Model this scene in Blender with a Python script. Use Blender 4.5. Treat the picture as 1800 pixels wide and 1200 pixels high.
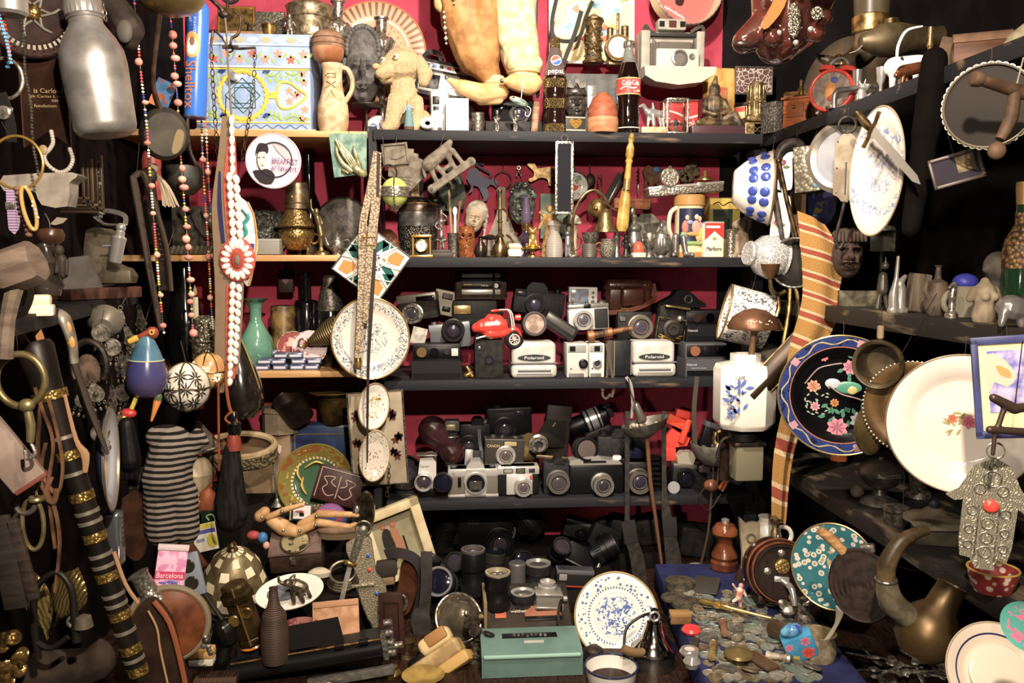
import bpy,bmesh,math,random
from math import sin,cos,pi,radians,sqrt,atan2
from mathutils import Vector,Matrix,Euler,noise
for o in list(bpy.data.objects):bpy.data.objects.remove(o)
RU=random.uniform
SC=bpy.context.scene;COL=SC.collection
# ---------- camera
F=1500.0;CAM=Vector((0,0,1.5))
cd=bpy.data.cameras.new('camera');cam=bpy.data.objects.new('camera',cd);COL.objects.link(cam)
cd.sensor_width=36;cd.lens=30;cd.clip_start=.02
cam.location=CAM;cam.rotation_euler=(radians(90-5.52),0,radians(-4.55));SC.camera=cam
RM=Euler(cam.rotation_euler).to_matrix()
FWD=RM@Vector((0,0,-1))
# ---------- world, lamps, exposure
w=bpy.data.worlds.new('world');SC.world=w;w.use_nodes=True
w.node_tree.nodes['Background'].inputs[0].default_value=(1,.86,.72,1)
w.node_tree.nodes['Background'].inputs[1].default_value=.08
SC.view_settings.view_transform='Standard';SC.view_settings.look='None'
SC.view_settings.gamma=1;SC.view_settings.use_curve_mapping=False
SC.view_settings.exposure=0.55
def lamp(name,loc,tgt,power,size,col=(1,.83,.66),angle=120,blend=.6):
    l=bpy.data.lights.new(name,'SPOT');l.energy=power;l.color=col;l.shadow_soft_size=size
    l.spot_size=radians(angle);l.spot_blend=blend
    o=bpy.data.objects.new(name,l);COL.objects.link(o);o.location=loc
    o.rotation_euler=(Vector(tgt)-Vector(loc)).to_track_quat('-Z','Y').to_euler();return o
lamp('ceiling_spot',(.22,1.12,2.46),(.22,2.4,1.75),105,.025,(1,.86,.72),110)
lamp('ceiling_spot_room',(.1,.1,1.98),(.15,2.4,1.15),104,.02,(1,.83,.66),120)
lamp('ceiling_spot_side',(-.1,.6,2.35),(.95,1.6,1.5),40,.02,(1,.85,.7),80)
lamp('ceiling_spot_corner',(.25,.35,2.4),(-.7,1.6,1.3),42,.03,(1,.84,.68),90)
lamp('fill_spot_aisle',(-.3,-.3,1.5),(.98,1.65,.98),26,.03,(1,.85,.7),42)  # fill lamp added behind the camera at eye level to brighten the lowest side shelf
SC.cycles.max_bounces=6;SC.cycles.transparent_max_bounces=8
# ---------- pixel helpers
def ray(px,py):return RM@Vector(((px-900)/F,(600-py)/F,-1))
def P(px,py,Y):
    d=ray(px,py)
    if isinstance(Y,tuple):return CAM+d*(Y[1]/d.x)          # on the plane x = Y[1]
    return CAM+d*(Y/d.y)
def U(p):return(Vector(p)-CAM).dot(FWD)/F
XR=('x',.83)                                              # hung along the right shelves
def YL(px):return min(.377/max(.02,(780-px)/1500-.167),2.08)  # hung along the left side
# ---------- materials
def hexc(h):
    if not isinstance(h,str):return tuple(h)+(1,)*(4-len(h))
    h=h.lstrip('#');v=[int(h[i:i+2],16)/255 for i in(0,2,4)]
    v=[x/12.92 if x<=.04045 else((x+.055)/1.055)**2.4 for x in v];y=.3*v[0]+.55*v[1]+.15*v[2];q=.8 if y<.06 else 1;return tuple(max(0,y+(x-y)*.86)*q for x in v)+(1,)
MC={}
def newmat(key):
    m=bpy.data.materials.new('mat_%d'%len(MC));m.use_nodes=True;MC[key]=m
    nt=m.node_tree;return m,nt,nt.nodes['Principled BSDF']
def tex(nt,k,s,d,sx,dis):
    tc=nt.nodes.new('ShaderNodeTexCoord');mp=nt.nodes.new('ShaderNodeMapping')
    mp.inputs['Scale'].default_value=[s*q for q in sx];nt.links.new(tc.outputs['Object'],mp.inputs[0])
    if k=='n':
        t=nt.nodes.new('ShaderNodeTexNoise');t.inputs['Scale'].default_value=1;t.inputs['Detail'].default_value=4;o=0
        t.inputs['Distortion'].default_value=dis
    elif k in 've':
        t=nt.nodes.new('ShaderNodeTexVoronoi');t.inputs['Scale'].default_value=1;o=0
        if k=='e':t.feature='DISTANCE_TO_EDGE'
    elif k in 'wr':
        t=nt.nodes.new('ShaderNodeTexWave');t.inputs['Scale'].default_value=1;t.inputs['Distortion'].default_value=dis;o=1
        t.wave_type='RINGS' if k=='r' else 'BANDS'
        if k=='w':t.bands_direction=d
        else:t.rings_direction=d
    elif k=='c':
        t=nt.nodes.new('ShaderNodeTexChecker');t.inputs['Scale'].default_value=1;o=1
    nt.links.new(mp.outputs[0],t.inputs['Vector']);return t.outputs[o]
def M(c,r=.5,m=0,c2=None,s=40,th=(.4,.6),k='n',b=0,bs=0,tr=0,em=0,coat=0,d='X',sx=(1,1,1),dis=0,bk=None,ior=1.45):
    key=repr((c,r,m,c2,s,th,k,b,bs,tr,em,coat,d,sx,dis,bk))
    if key in MC:return MC[key]
    mt,nt,bs_=newmat(key)
    bs_.inputs['Base Color'].default_value=hexc(c);bs_.inputs['Roughness'].default_value=r;bs_.inputs['Metallic'].default_value=m
    bs_.inputs['IOR'].default_value=ior
    if m and r>.21:bs_.inputs['Metallic'].default_value=m*.8
    if not m and r>.32:bs_.inputs['Specular IOR Level'].default_value=.28 if r<.8 else .1
    if tr:bs_.inputs['Transmission Weight'].default_value=tr
    if coat:bs_.inputs['Coat Weight'].default_value=coat;bs_.inputs['Coat Roughness'].default_value=.08
    if em:bs_.inputs['Emission Color'].default_value=hexc(c);bs_.inputs['Emission Strength'].default_value=em
    f=None
    if c2 is not None:
        f=tex(nt,k,s,d,sx,dis);rp=nt.nodes.new('ShaderNodeValToRGB');nt.links.new(f,rp.inputs[0])
        e=rp.color_ramp.elements;e[0].position=th[0];e[1].position=th[1];e[0].color=hexc(c);e[1].color=hexc(c2)
        nt.links.new(rp.outputs[0],bs_.inputs['Base Color'])
    if b:
        g=tex(nt,bk or k,bs or s,d,sx,dis)if(bs or bk or f is None)else f
        bp=nt.nodes.new('ShaderNodeBump');bp.inputs['Strength'].default_value=min(1,abs(b));bp.inputs['Distance'].default_value=.004
        bp.invert=b<0;nt.links.new(g,bp.inputs['Height']);nt.links.new(bp.outputs[0],bs_.inputs['Normal'])
    return mt
def PM(base,R,bands,oval=1,r=.12,ax='xz'):
    """painted crockery: bands (r0,r1,kind,scale,threshold,colour) in polar coordinates round the plate's centre"""
    key=repr(('PM',base,R,bands,oval,r,ax))
    if key in MC:return MC[key]
    mt,nt,B=newmat(key);N=nt.nodes.new;Lk=nt.links.new
    B.inputs['Roughness'].default_value=r
    tc=N('ShaderNodeTexCoord');sp=N('ShaderNodeSeparateXYZ');Lk(tc.outputs['Object'],sp.inputs[0])
    def math_(op,a,b=None):
        n=N('ShaderNodeMath');n.operation=op
        for i,v in enumerate((a,b)):
            if v is None:continue
            if isinstance(v,(int,float)):n.inputs[i].default_value=v
            else:Lk(v,n.inputs[i])
        return n.outputs[0]
    x=sp.outputs['XYZ'.index(ax[0].upper())];z=math_('MULTIPLY',sp.outputs['XYZ'.index(ax[1].upper())],oval)
    rr=math_('DIVIDE',math_('SQRT',math_('ADD',math_('MULTIPLY',x,x),math_('MULTIPLY',z,z))),R)
    an=math_('ARCTAN2',x,z)
    col=N('ShaderNodeRGB').outputs[0];col.default_value=hexc(base)
    for r0,r1,k,s,t,c in bands:
        mk=math_('MULTIPLY',math_('GREATER_THAN',rr,r0),math_('LESS_THAN',rr,r1))
        if k=='p':v=math_('SINE',math_('MULTIPLY',an,s));mk=math_('MULTIPLY',mk,math_('GREATER_THAN',v,t))
        elif k=='q':                                        # scallops between r0 and r1
            v=math_('ADD',math_('MULTIPLY',math_('SINE',math_('MULTIPLY',an,s)),(r1-r0)*.5),(r0+r1)*.5)
            mk=math_('MULTIPLY',mk,math_('LESS_THAN',math_('ABSOLUTE',math_('SUBTRACT',rr,v)),t))
        elif k!='s':
            v=tex(nt,k,s/R,'X',(1,1,1),1.5 if k=='n' else 0);mk=math_('MULTIPLY',mk,math_('LESS_THAN' if t>0 else 'GREATER_THAN',v,abs(t)))
        mx=N('ShaderNodeMix');mx.data_type='RGBA';Lk(mk,mx.inputs[0]);Lk(col,mx.inputs[6]);mx.inputs[7].default_value=hexc(c);col=mx.outputs[2]
    Lk(col,B.inputs['Base Color']);return mt
# ---------- mesh builder
def cat(pts,n,closed=False):
    pts=[Vector(p)for p in pts]
    if n<2 or len(pts)<3:return pts
    out=[];m=len(pts);rng=range(m if closed else m-1)
    for i in rng:
        g=lambda j:pts[j%m]if closed else pts[max(0,min(m-1,j))]
        a,b,c,d=g(i-1),g(i),g(i+1),g(i+2)
        for k in range(n):
            t=k/n;out.append(.5*((2*b)+(c-a)*t+(2*a-5*b+4*c-d)*t*t+(3*b-a-3*c+d)*t*t*t))
    if not closed:out.append(pts[-1])
    return out
def interp(v,n):
    if not isinstance(v,(list,tuple)):return[v]*n
    return[v[min(len(v)-1,int(q))]*(1-(q-int(q)))+v[min(len(v)-1,int(q)+1)]*(q-int(q))for q in[i*(len(v)-1)/max(1,n-1)for i in range(n)]]
class MB:
    def __init__(s,T,name,mat,par=None,label=None):
        s.T,s.name,s.par,s.label=T,name,par,label;s.mats=[mat];s.cm=0;s.V=[];s.F=[];s.FM=[];s.X=None;s.vox=0;s.stuff=False;s.sharp=40;s.sm=4
    def m(s,mat):
        if mat not in s.mats:s.mats.append(mat)
        s.cm=s.mats.index(mat);return s
    def at(s,x=0,y=0,z=0,rx=0,ry=0,rz=0,k=1):
        s.X=None if(x,y,z,rx,ry,rz,k)==(0,0,0,0,0,0,1)else Matrix.Translation((x,y,z))@Euler((radians(rx),radians(ry),radians(rz))).to_matrix().to_4x4()@Matrix.Scale(k,4)
        return s
    def add(s,vs,fs):
        o=len(s.V)
        s.V+=[s.X@Vector(v)for v in vs]if s.X else[Vector(v)for v in vs]
        s.F+=[[i+o for i in f]for f in fs];s.FM+=[s.cm]*len(fs);return s
    def box(s,x,y,z,w,d,h,b=0,seg=2):
        if not b:
            w,d,h=w/2,d/2,h/2
            vs=[(x+i*w,y+j*d,z+k*h)for i in(-1,1)for j in(-1,1)for k in(-1,1)]
            return s.add(vs,[(0,1,3,2),(4,6,7,5),(0,4,5,1),(2,3,7,6),(0,2,6,4),(1,5,7,3)])
        bm=bmesh.new();bmesh.ops.create_cube(bm,size=1,matrix=Matrix.Translation((x,y,z))@Matrix.Diagonal((w,d,h,1)))
        bmesh.ops.bevel(bm,geom=bm.edges[:],offset=min(b,.49*min(w,d,h)),segments=seg,affect='EDGES',profile=.5)
        bm.verts.index_update();s.add([v.co for v in bm.verts],[[v.index for v in f.verts]for f in bm.faces]);bm.free();return s
    def lathe(s,prof,c=(0,0,0),ax='z',n=28,th=0,sx=1,sy=1,flute=0,fa=.06,nc=0):
        if th:prof=list(prof)+[(max(r-th,0),max(z,prof[0][1]+th))for r,z in reversed(prof)]
        mp={'z':lambda x,y,z:(x,y,z),'y':lambda x,y,z:(x,-z,y),'x':lambda x,y,z:(z,x,y)}[ax]
        vs=[];rings=[]
        for r,z in prof:
            if r<1e-5:rings.append([len(vs)]);vs.append(mp(0,0,z))
            else:
                rings.append(list(range(len(vs),len(vs)+n)))
                for i in range(n):
                    a=2*pi*i/n;q=r*(1+fa*cos(flute*a))if flute else r
                    vs.append(mp(q*cos(a)*sx,q*sin(a)*sy,z))
        fs=[]
        for A,B in zip(rings,rings[1:]):
            if len(A)==1 and len(B)==1:continue
            for i in range(n):
                j=(i+1)%n
                if len(A)==1:fs.append((A[0],B[j],B[i]))
                elif len(B)==1:fs.append((A[i],A[j],B[0]))
                else:fs.append((A[i],A[j],B[j],B[i]))
        if nc:return s.add([(v[0]+c[0],v[1]+c[1],v[2]+c[2])for v in vs],fs)
        if len(rings[0])>1 and not th:fs.append(rings[0][::-1])
        if len(rings[-1])>1 and not th:fs.append(rings[-1])
        if th and len(rings[0])>1:fs.append(rings[0][::-1])
        if th and len(rings[-1])>1:fs.append(rings[-1])
        return s.add([(v[0]+c[0],v[1]+c[1],v[2]+c[2])for v in vs],fs)
    def cyl(s,x,y,z,r,h,ax='z',n=20,b=0,r2=None):
        r2=r if r2 is None else r2
        p=[(0,0),(r,0),(r2,h),(0,h)]if not b else[(0,0),(r-b,0),(r,b),(r2,h-b),(r2-b,h),(0,h)]
        return s.lathe(p,(x,y,z),ax,n)
    def ring(s,x,y,z,R,r,h,ax='y',n=28):             # flat washer, R outer r inner
        return s.lathe([(r,0),(R,0),(R,h),(r,h),(r,0)],(x,y,z),ax,n,nc=1)
    def ell(s,x,y,z,rx,ry=None,rz=None,n=16):
        ry=rx if ry is None else ry;rz=rx if rz is None else rz;h=max(6,n//2)
        return s.lathe([(sin(pi*i/h)*1.0,-cos(pi*i/h)*rz)for i in range(h+1)],(x,y,z),'z',n,sx=rx,sy=ry)
    def sweep(s,pts,sec,ref=None,closed=False,sc=None,caps=True,tw=0):
        pts=[Vector(p)for p in pts];n=len(pts);k=len(sec);vs=[];prev=None
        for i,p in enumerate(pts):
            t=((pts[(i+1)%n]-pts[i-1])if closed else(pts[min(n-1,i+1)]-pts[max(0,i-1)]))
            t=t.normalized()if t.length>1e-9 else Vector((0,0,1))
            if ref is not None:a=Vector(ref)-t*t.dot(Vector(ref))
            else:
                a=prev if prev is not None else(Vector((0,1,0))if abs(t.y)<.9 else Vector((1,0,0)))
                a=a-t*t.dot(a)
            a=a.normalized()if a.length>1e-6 else Vector((1,0,0));prev=a;b=t.cross(a)
            q=sc[i]if sc else 1;an=tw*i;ca,sa=cos(an),sin(an)
            for u,v in sec:vs.append(p+a*((u*ca-v*sa)*q)+b*((u*sa+v*ca)*q))
        fs=[]
        for i in range(n if closed else n-1):
            for j in range(k):
                A,B=i*k,((i+1)%n)*k;fs.append((A+j,A+(j+1)%k,B+(j+1)%k,B+j))
        if caps and not closed:fs.append(list(range(k))[::-1]);fs.append([(n-1)*k+j for j in range(k)])
        return s.add(vs,fs)
    def tube(s,pts,r,n=8,sm=4,closed=False,fl=1,ref=None,tw=0):
        q=cat(pts,sm,closed);return s.sweep(q,[(cos(2*pi*i/n),fl*sin(2*pi*i/n))for i in range(n)],ref,closed,interp(r,len(q)),tw=tw)
    def rib(s,pts,w,th=1.2,sm=5,ref=(0,1,0),closed=False):  # ribbon: ref is its normal
        q=cat(pts,sm,closed);ws=interp(w,len(q));vs=[]
        pts=q;n=len(q)
        for i,p in enumerate(pts):
            t=(pts[(i+1)%n]-pts[i-1])if closed else(pts[min(n-1,i+1)]-pts[max(0,i-1)])
            t.normalize();nn=Vector(ref)-t*t.dot(Vector(ref));nn.normalize();b=t.cross(nn)
            for u,v in((-1,-1),(1,-1),(1,1),(-1,1)):vs.append(p+b*(u*ws[i]/2)+nn*(v*th/2))
        fs=[((i*4)+j,i*4+(j+1)%4,((i+1)%n)*4+(j+1)%4,((i+1)%n)*4+j)for i in range(n if closed else n-1)for j in range(4)]
        if not closed:fs+=[(3,2,1,0),(4*n-4,4*n-3,4*n-2,4*n-1)]
        return s.add(vs,fs)
    def tor(s,x,y,z,R,r,ax='y',n=24,k=8,ez=1,a0=0,a1=360):
        full=a1-a0>=360;m=n if full else n+1;pts=[]
        for i in range(m):
            a=radians(a0+(a1-a0)*i/n);u,v=R*cos(a),R*ez*sin(a)
            pts.append({'y':(x+u,y,z+v),'z':(x+u,y+v,z),'x':(x,y+u,z+v)}[ax])
        return s.tube(pts,r,k,1,full)
    def ext(s,out,th,x=0,y=0,z=0,k=1,sm=0):           # outline in x-z, thickness along y (towards the back)
        if sm:out=[(p.x,p.z)for p in cat([(a,0,b)for a,b in out],sm,True)]
        n=len(out);ar=sum(out[i][0]*out[(i+1)%n][1]-out[(i+1)%n][0]*out[i][1]for i in range(n))
        if ar<0:out=out[::-1]
        vs=[(x+a*k,y,z+b*k)for a,b in out]+[(x+a*k,y+th,z+b*k)for a,b in out]
        return s.add(vs,[list(range(n)),list(range(2*n-1,n-1,-1))]+[(i,i+n,(i+1)%n+n,(i+1)%n)for i in range(n)])
    def cap(s,p,q,r1,r2=None,n=10):
        r2=r1 if r2 is None else r2;p,q=Vector(p),Vector(q);L=(q-p).length
        prof=[(r1*cos(a),-r1*sin(a))for a in(pi/2,pi/3,pi/6)]+[(r1,0),(r2,L)]+[(r2*cos(a),L+r2*sin(a))for a in(pi/6,pi/3,pi/2)]
        prof[0]=(0,-r1);prof[-1]=(0,L+r2);sv=s.X
        R=Vector((0,0,1)).rotation_difference((q-p)if L>1e-6 else Vector((0,0,1))).to_matrix().to_4x4()
        s.X=(sv or Matrix())@Matrix.Translation(p)@R;s.lathe(prof,n=n);s.X=sv;return s
    def grid(s,fn,nu,nv,cu=False):
        vs=[fn(i/(nu if cu else nu-1),j/(nv-1))for j in range(nv)for i in range(nu)];fs=[]
        for j in range(nv-1):
            for i in range(nu if cu else nu-1):a=j*nu+i;b=j*nu+(i+1)%nu;fs.append((a,b,b+nu,a+nu))
        return s.add(vs,fs)
    def txt(s,t,w,h,x=0,y=0,z=0,th=.5,wrap=0,ry=0,up=False):  # lettering fitted into w x h, centred, facing -y
        c=bpy.data.curves.new('t','FONT');c.body=t;c.extrude=.01;c.resolution_u=3
        o=bpy.data.objects.new('t',c);COL.objects.link(o);bpy.context.view_layer.update()
        me=bpy.data.meshes.new_from_object(o.evaluated_get(bpy.context.evaluated_depsgraph_get()))
        xs=[v.co.x for v in me.vertices];ys=[v.co.y for v in me.vertices]
        if xs:
            x0,x1,y0,y1=min(xs),max(xs),min(ys),max(ys);vs=[]
            for v in me.vertices:
                a=(v.co.x-(x0+x1)/2)/(x1-x0)*w;b=(v.co.y-(y0+y1)/2)/(y1-y0)*h;d=-v.co.z/.01*th
                if ry:a,b=a*cos(radians(ry))+b*sin(radians(ry)),-a*sin(radians(ry))+b*cos(radians(ry))
                if wrap:an=a/wrap;vs.append((x+(wrap+th-d)*sin(an),y-(wrap+th-d)*cos(an)+wrap,z+b))
                else:vs.append((x+a,y+d,z+b))
            s.add(vs,[list(p.vertices)for p in me.polygons])
        bpy.data.objects.remove(o);bpy.data.curves.remove(c);bpy.data.meshes.remove(me);return s
    def chain(s,pts,R,r,k=1.7):
        q=cat(pts,12);step=R*k*1.45;acc=0;i=0;last=q[0];al=0
        sv=s.X;cur=0
        for a,b in zip(q,q[1:]):
            cur+=(b-a).length
            if cur>=step:
                cur=0;t=(b-last).normalized();mid=(b+last)/2;last=b;al^=1
                rot=Vector((0,0,1)).rotation_difference(t).to_matrix().to_4x4()
                s.X=(sv or Matrix())@Matrix.Translation(mid)@rot@Matrix.Rotation(pi/2*al+.3,4,'Z');s.tor(0,0,0,R,r,'y',12,5,k)
        s.X=sv;return s
    def disp(s,amp,sc,seed=0):                             # worn, uneven surface
        s.V=[v+noise.noise_vector(v*sc+Vector((seed,seed,0)))*amp for v in s.V];return s
    def blob(s,vox=1.2,sm=4):s.vox=vox;s.sm=sm;return s
    def build(s,u,parent,inv,asroot=None):
        me=bpy.data.meshes.new(s.name);me.from_pydata([v*u for v in s.V],[],s.F)
        for m in s.mats:me.materials.append(m)
        me.polygons.foreach_set('material_index',s.FM);me.polygons.foreach_set('use_smooth',[True]*len(s.F));me.update();me.validate()
        if len(me.polygons):me.set_sharp_from_angle(angle=radians(s.sharp))
        o=bpy.data.objects.new(asroot or s.name,me);COL.objects.link(o)
        if s.vox:
            r=o.modifiers.new('r','REMESH');r.mode='VOXEL';r.voxel_size=s.vox*u;r.use_smooth_shade=True
            q=o.modifiers.new('s','SMOOTH');q.factor=.5;q.iterations=s.sm
        if s.stuff:o['kind']='stuff'
        if s.label:o['label']=s.label
        if parent:o.parent=parent
        s.obj=o;return o
ALL=[];LAB={}
class T:
    def __init__(s,name,c,label,px,py,Y,rot=(0,0,0),g=None,z=None,x=None,kind=None):
        s.name,s.cat,s.label,s.g,s.kind=name,c,label,g,kind;p=P(px,py,Y);s.u=U(p)
        if z is not None:p.z=z
        s.loc=p;s.rot=rot;s.parts=[];s.root=None;ALL.append(s)
        if label in LAB and not g:print('DUPLICATE LABEL',label)
        LAB[label]=1
    def p(s,name,mat,par=None,label=None):
        b=MB(s,name,mat,par,label);s.parts.append(b);return b
    def fin(s):
        if s.root:return s.root
        top=[b for b in s.parts if b.par is None]
        if len(top)==1:r=top[0].build(s.u,None,None,s.name)
        else:r=bpy.data.objects.new(s.name,None);r.empty_display_size=.02;COL.objects.link(r)
        for b in s.parts:
            if len(top)==1 and b is top[0]:continue
            b.build(s.u,r if(b.par is None or(len(top)==1 and b.par is top[0]))else b.par.obj,None)
        r.location=s.loc;r.rotation_euler=[radians(a)for a in s.rot]
        s.root=r;s.tag(r);return r
    def tag(s,r):
        if s.label:r['label']=s.label
        if s.kind:r['kind']=s.kind
        if s.cat:r['category']=s.cat
        if s.g:r['group']=s.g
def dup(t,label,px,py,Y,rot=None,k=1,z=None,g=None):
    r=t.fin();c=r.copy();COL.objects.link(c);p=P(px,py,Y)
    if z is not None:p.z=z
    c.location=p
    if rot:c.rotation_euler=[radians(a)for a in rot]
    c.scale=(k,k,k);c['label']=label
    if g or t.g:c['group']=g or t.g
    for ch in r.children:
        d=ch.copy();COL.objects.link(d);d.parent=c
        for gc in ch.children:e=gc.copy();COL.objects.link(e);e.parent=d
    return c
def L(name,c,label,px,py,Y,prof,mat,part='body',n=28,th=0,ax='z',**kw):
    t=T(name,c,label,px,py,Y,**kw);t.b=t.p(part,mat);t.b.lathe(prof,n=n,th=th,ax=ax);return t
def wire(t,top,mat=None,bot=(0,0,0),r=.7):             # the wire a thing hangs by
    t.p('hanging_wire',mat or IRN).tube([bot,((bot[0]+top[0])/2+1,bot[1],(bot[2]+top[2])/2),top],r,5,3)
# palette
BLK=M('101012',.38);BLK2=M('1d1d20',.55,c2='2b2a2a',s=90);LEA=M('121212',.6,b=.5,bs=900);LEA2=M('33302c',.7,b=.5,bs=700,c2='201d1b',s=60)
CHR=M('d8d6d2',.2,.78);SIL=M('b9b2a4',.32,1,c2='6d675b',s=120,b=.25);SILE=M('c9c2b2',.3,1,c2='7d7563',s=170,k='v',th=(.1,.8),b=-.28)
STL=M('a9a6a0',.3,1,c2='8a8780',s=70);ALU=M('bcbab6',.42,.85,c2='9c9894',s=25)
BRS=M('b08d4a',.3,1,c2='6d5227',s=60);BRSE=M('b8924a',.3,1,c2='7a5f2f',s=160,k='v',th=(.1,.8),b=-.28);GLD=M('d9a941',.22,1);DBR=M('6f5a34',.4,1,c2='3a2d1a',s=50)
PEW=M('8d877c',.45,.9,c2='55504a',s=140,b=.3);IRN=M('2a2622',.55,.8,c2='4a3f35',s=70,b=.3);COP=M('a8623e',.32,1,c2='6b3a22',s=50);BRZ=M('4a3d2c',.45,.8,c2='7a6744',s=120,b=.3)
WOD=M('7a4a26',.5,c2='4f2c14',s=30,sx=(1,1,6),b=.15);DWD=M('3a2418',.5,c2='22140d',s=40,sx=(5,1,1),b=.2);LWD=M('b98d58',.6,c2='94683a',s=30,sx=(.4,3,6));OWD=M('b5642a',.45,c2='8c4518',s=30,sx=(1,1,6))
CRM=M('e9dfc4',.5,c2='d9cba6',s=30);WHT=M('f1ede4',.15,coat=.5);WHM=M('ece8df',.55);CLY=M('c9b08c',.85,c2='a98c66',s=50,b=.4);STN=M('8c8272',.9,c2='6b6253',s=60,b=.5);GRY=M('6f6d6a',.6,c2='565452',s=50)
RED=M('c8281e',.35);ORG=M('e8541c',.4);GLS=M('e8eef0',.03,tr=1);DGL=M('47414e',.12,.35);BLG=M('201f33',.1,.35);MIR=M('5a5862',.06,1);BRN=M('5a2f1c',.4,c2='3a1c10',s=40);TAN=M('b98a62',.7,c2='9c6d48',s=40);DLE=M('2e2019',.55,c2='1a120e',s=50,b=.2);TXW=M('f4f0e8',.5);TXK=M('141414',.5);BLU=M('2346a8',.4);CLO=M('8a7f70',.9,b=.6,bs=500)
# ---------- the setting
def struct(name,mat):
    t=T.__new__(T);t.name,t.cat,t.label,t.g,t.kind=name,None,None,None,'structure';t.loc=Vector((0,0,0));t.u=1;t.rot=(0,0,0);t.parts=[];t.root=None;ALL.append(t)
    return t.p(name,mat)
REDW=M('b43a53',.8,c2='a02e46',s=9,b=.35,bs=160);BLW=M('191517',.8,c2='100d0e',s=12);
struct('wall_back',REDW).box(.05,2.55,1.4,1.54,.06,2.8)
struct('wall_back_shaded',BLW).box(-.83,2.55,1.4,.22,.06,2.8)  # left end of the back wall, its shadow put into the colour as black
struct('wall_corner',BLW).box(1.06,2.55,1.4,.48,.06,2.8)
struct('wall_right',BLW).box(1.27,1.0,1.4,.06,3.1,2.8)
struct('wall_left',M('1d1413',.85,c2='120d0c',s=10)).add([(-.81,2.55,0),(-.87,-.6,0),(-.95,-.6,0),(-.9,2.55,0),(-.81,2.55,2.8),(-.87,-.6,2.8),(-.95,-.6,2.8),(-.9,2.55,2.8)],[(0,1,5,4),(3,7,6,2),(4,5,6,7),(0,3,2,1),(0,4,7,3),(1,2,6,5)])
struct('floor',M('3a2f28',.8,c2='2a221d',s=8)).box(-.1,1,-.03,2.9,3.3,.06)
struct('ceiling',M('4a4038',.9)).box(-.1,1,2.83,2.9,3.3,.06)
SHB=M('26272c',.6,c2='75604a',s=34,th=(.62,.8),sx=(.25,1,1.6),b=.2);SHW=M('c79a5e',.55,c2='a9793f',s=14,sx=(.3,2,6))
YF=2.2
ZS=[P(1000,y,YF).z for y in(231,452,666,875)];ZL=[P(500,y,YF).z for y in(229,448,653)]
def board(label,x0,x1,y0,y1,zt,th,mat,nm='shelf_board'):
    t=T.__new__(T);t.name,t.cat,t.label,t.g,t.kind=nm,'shelf',label,None,None;t.loc=Vector(((x0+x1)/2,(y0+y1)/2,zt-th));t.u=1;t.rot=(0,0,0);t.parts=[];t.root=None;ALL.append(t)
    t.p('board',mat).box(0,0,th/2,x1-x0,y1-y0,th,.002);return t
XL=-.175
for i,s in enumerate(('top black shelf board under the bottles and trouser puppet','second black shelf board under the small brass trinkets','third black shelf board under the upper row of cameras','fourth black shelf board under the lower row of cameras')):
    t=board(s,XL+.02 if i else XL,.83,YF,2.52,ZS[i],.026,SHB)
for i,s in enumerate(('top pale wooden shelf board under the painted box','middle pale wooden shelf board under the brass urn','lower pale wooden shelf board under the green vase')):
    board(s,-.806,XL-.014,YF,2.52,ZL[i],.016,SHW)
t=T('shelf_upright','upright','dark wooden upright between the pale and the black shelves',660,1000,2.36,z=.632);t.u=1;t.loc.x=XL-.002
t.p('panel',SHB).box(0,0,.6,.02,.3,1.2)
t=T('shelf_post','upright','dark wooden corner post where black shelves meet the right hand shelves',1365,700,2.3,z=.6);t.u=1;t.loc.x=.85
t.p('panel',SHB).box(0,0,.63,.035,.06,1.26)
ZR=[P(1600,139,('x',.85)).z,P(1600,555,('x',.85)).z,P(1600,957,('x',.85)).z]
for i,s in enumerate(('top black side shelf board under the red alarm clock','middle worn black side shelf board under the stone busts','bottom black side shelf board beneath the white dish')):
    board(s,.85,1.24,.95,2.3 if i<2 else 2.2,ZR[i],.035 if i else .03,SHB if i==0 else M('2c2723',.6,c2='7a6a52',s=30,th=(.55,.75),sx=(1,.3,1.5),b=.2))
ZT=CAM.z-.87
struct_t=T('display_table','table','low dark wooden table carrying the bottom layer of clutter',800,1150,2.0,z=.0);struct_t.u=1;struct_t.loc.x=.16;struct_t.loc.y=1.92
struct_t.p('top',DWD).box(0,0,ZT-.015,1.9,1.15,.03);
for a in(-.9,.9):
    for b in(-.5,.5):struct_t.p('leg',DWD).box(a,b,(ZT-.03)/2,.06,.06,ZT-.03)
def zr(Y,X=.83):return None
ZLS=CAM.z-.078
t=board('black side shelf board at the left under the rough wooden plank',-.06,.06,0,1,ZLS,.024,SHB);t.loc.x=-.75;t.loc.y=1.54;t.parts[0].V=[Vector(v)for z in(0,.024)for v in((.2,-.48,z),(.04,.5,z),(-.055,.5,z),(-.075,-.48,z))];t.parts[0].F=[[0,3,2,1],[4,5,6,7],[0,1,5,4],[1,2,6,5],[2,3,7,6],[3,0,4,7]];t.parts[0].FM=[0]*6
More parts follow.
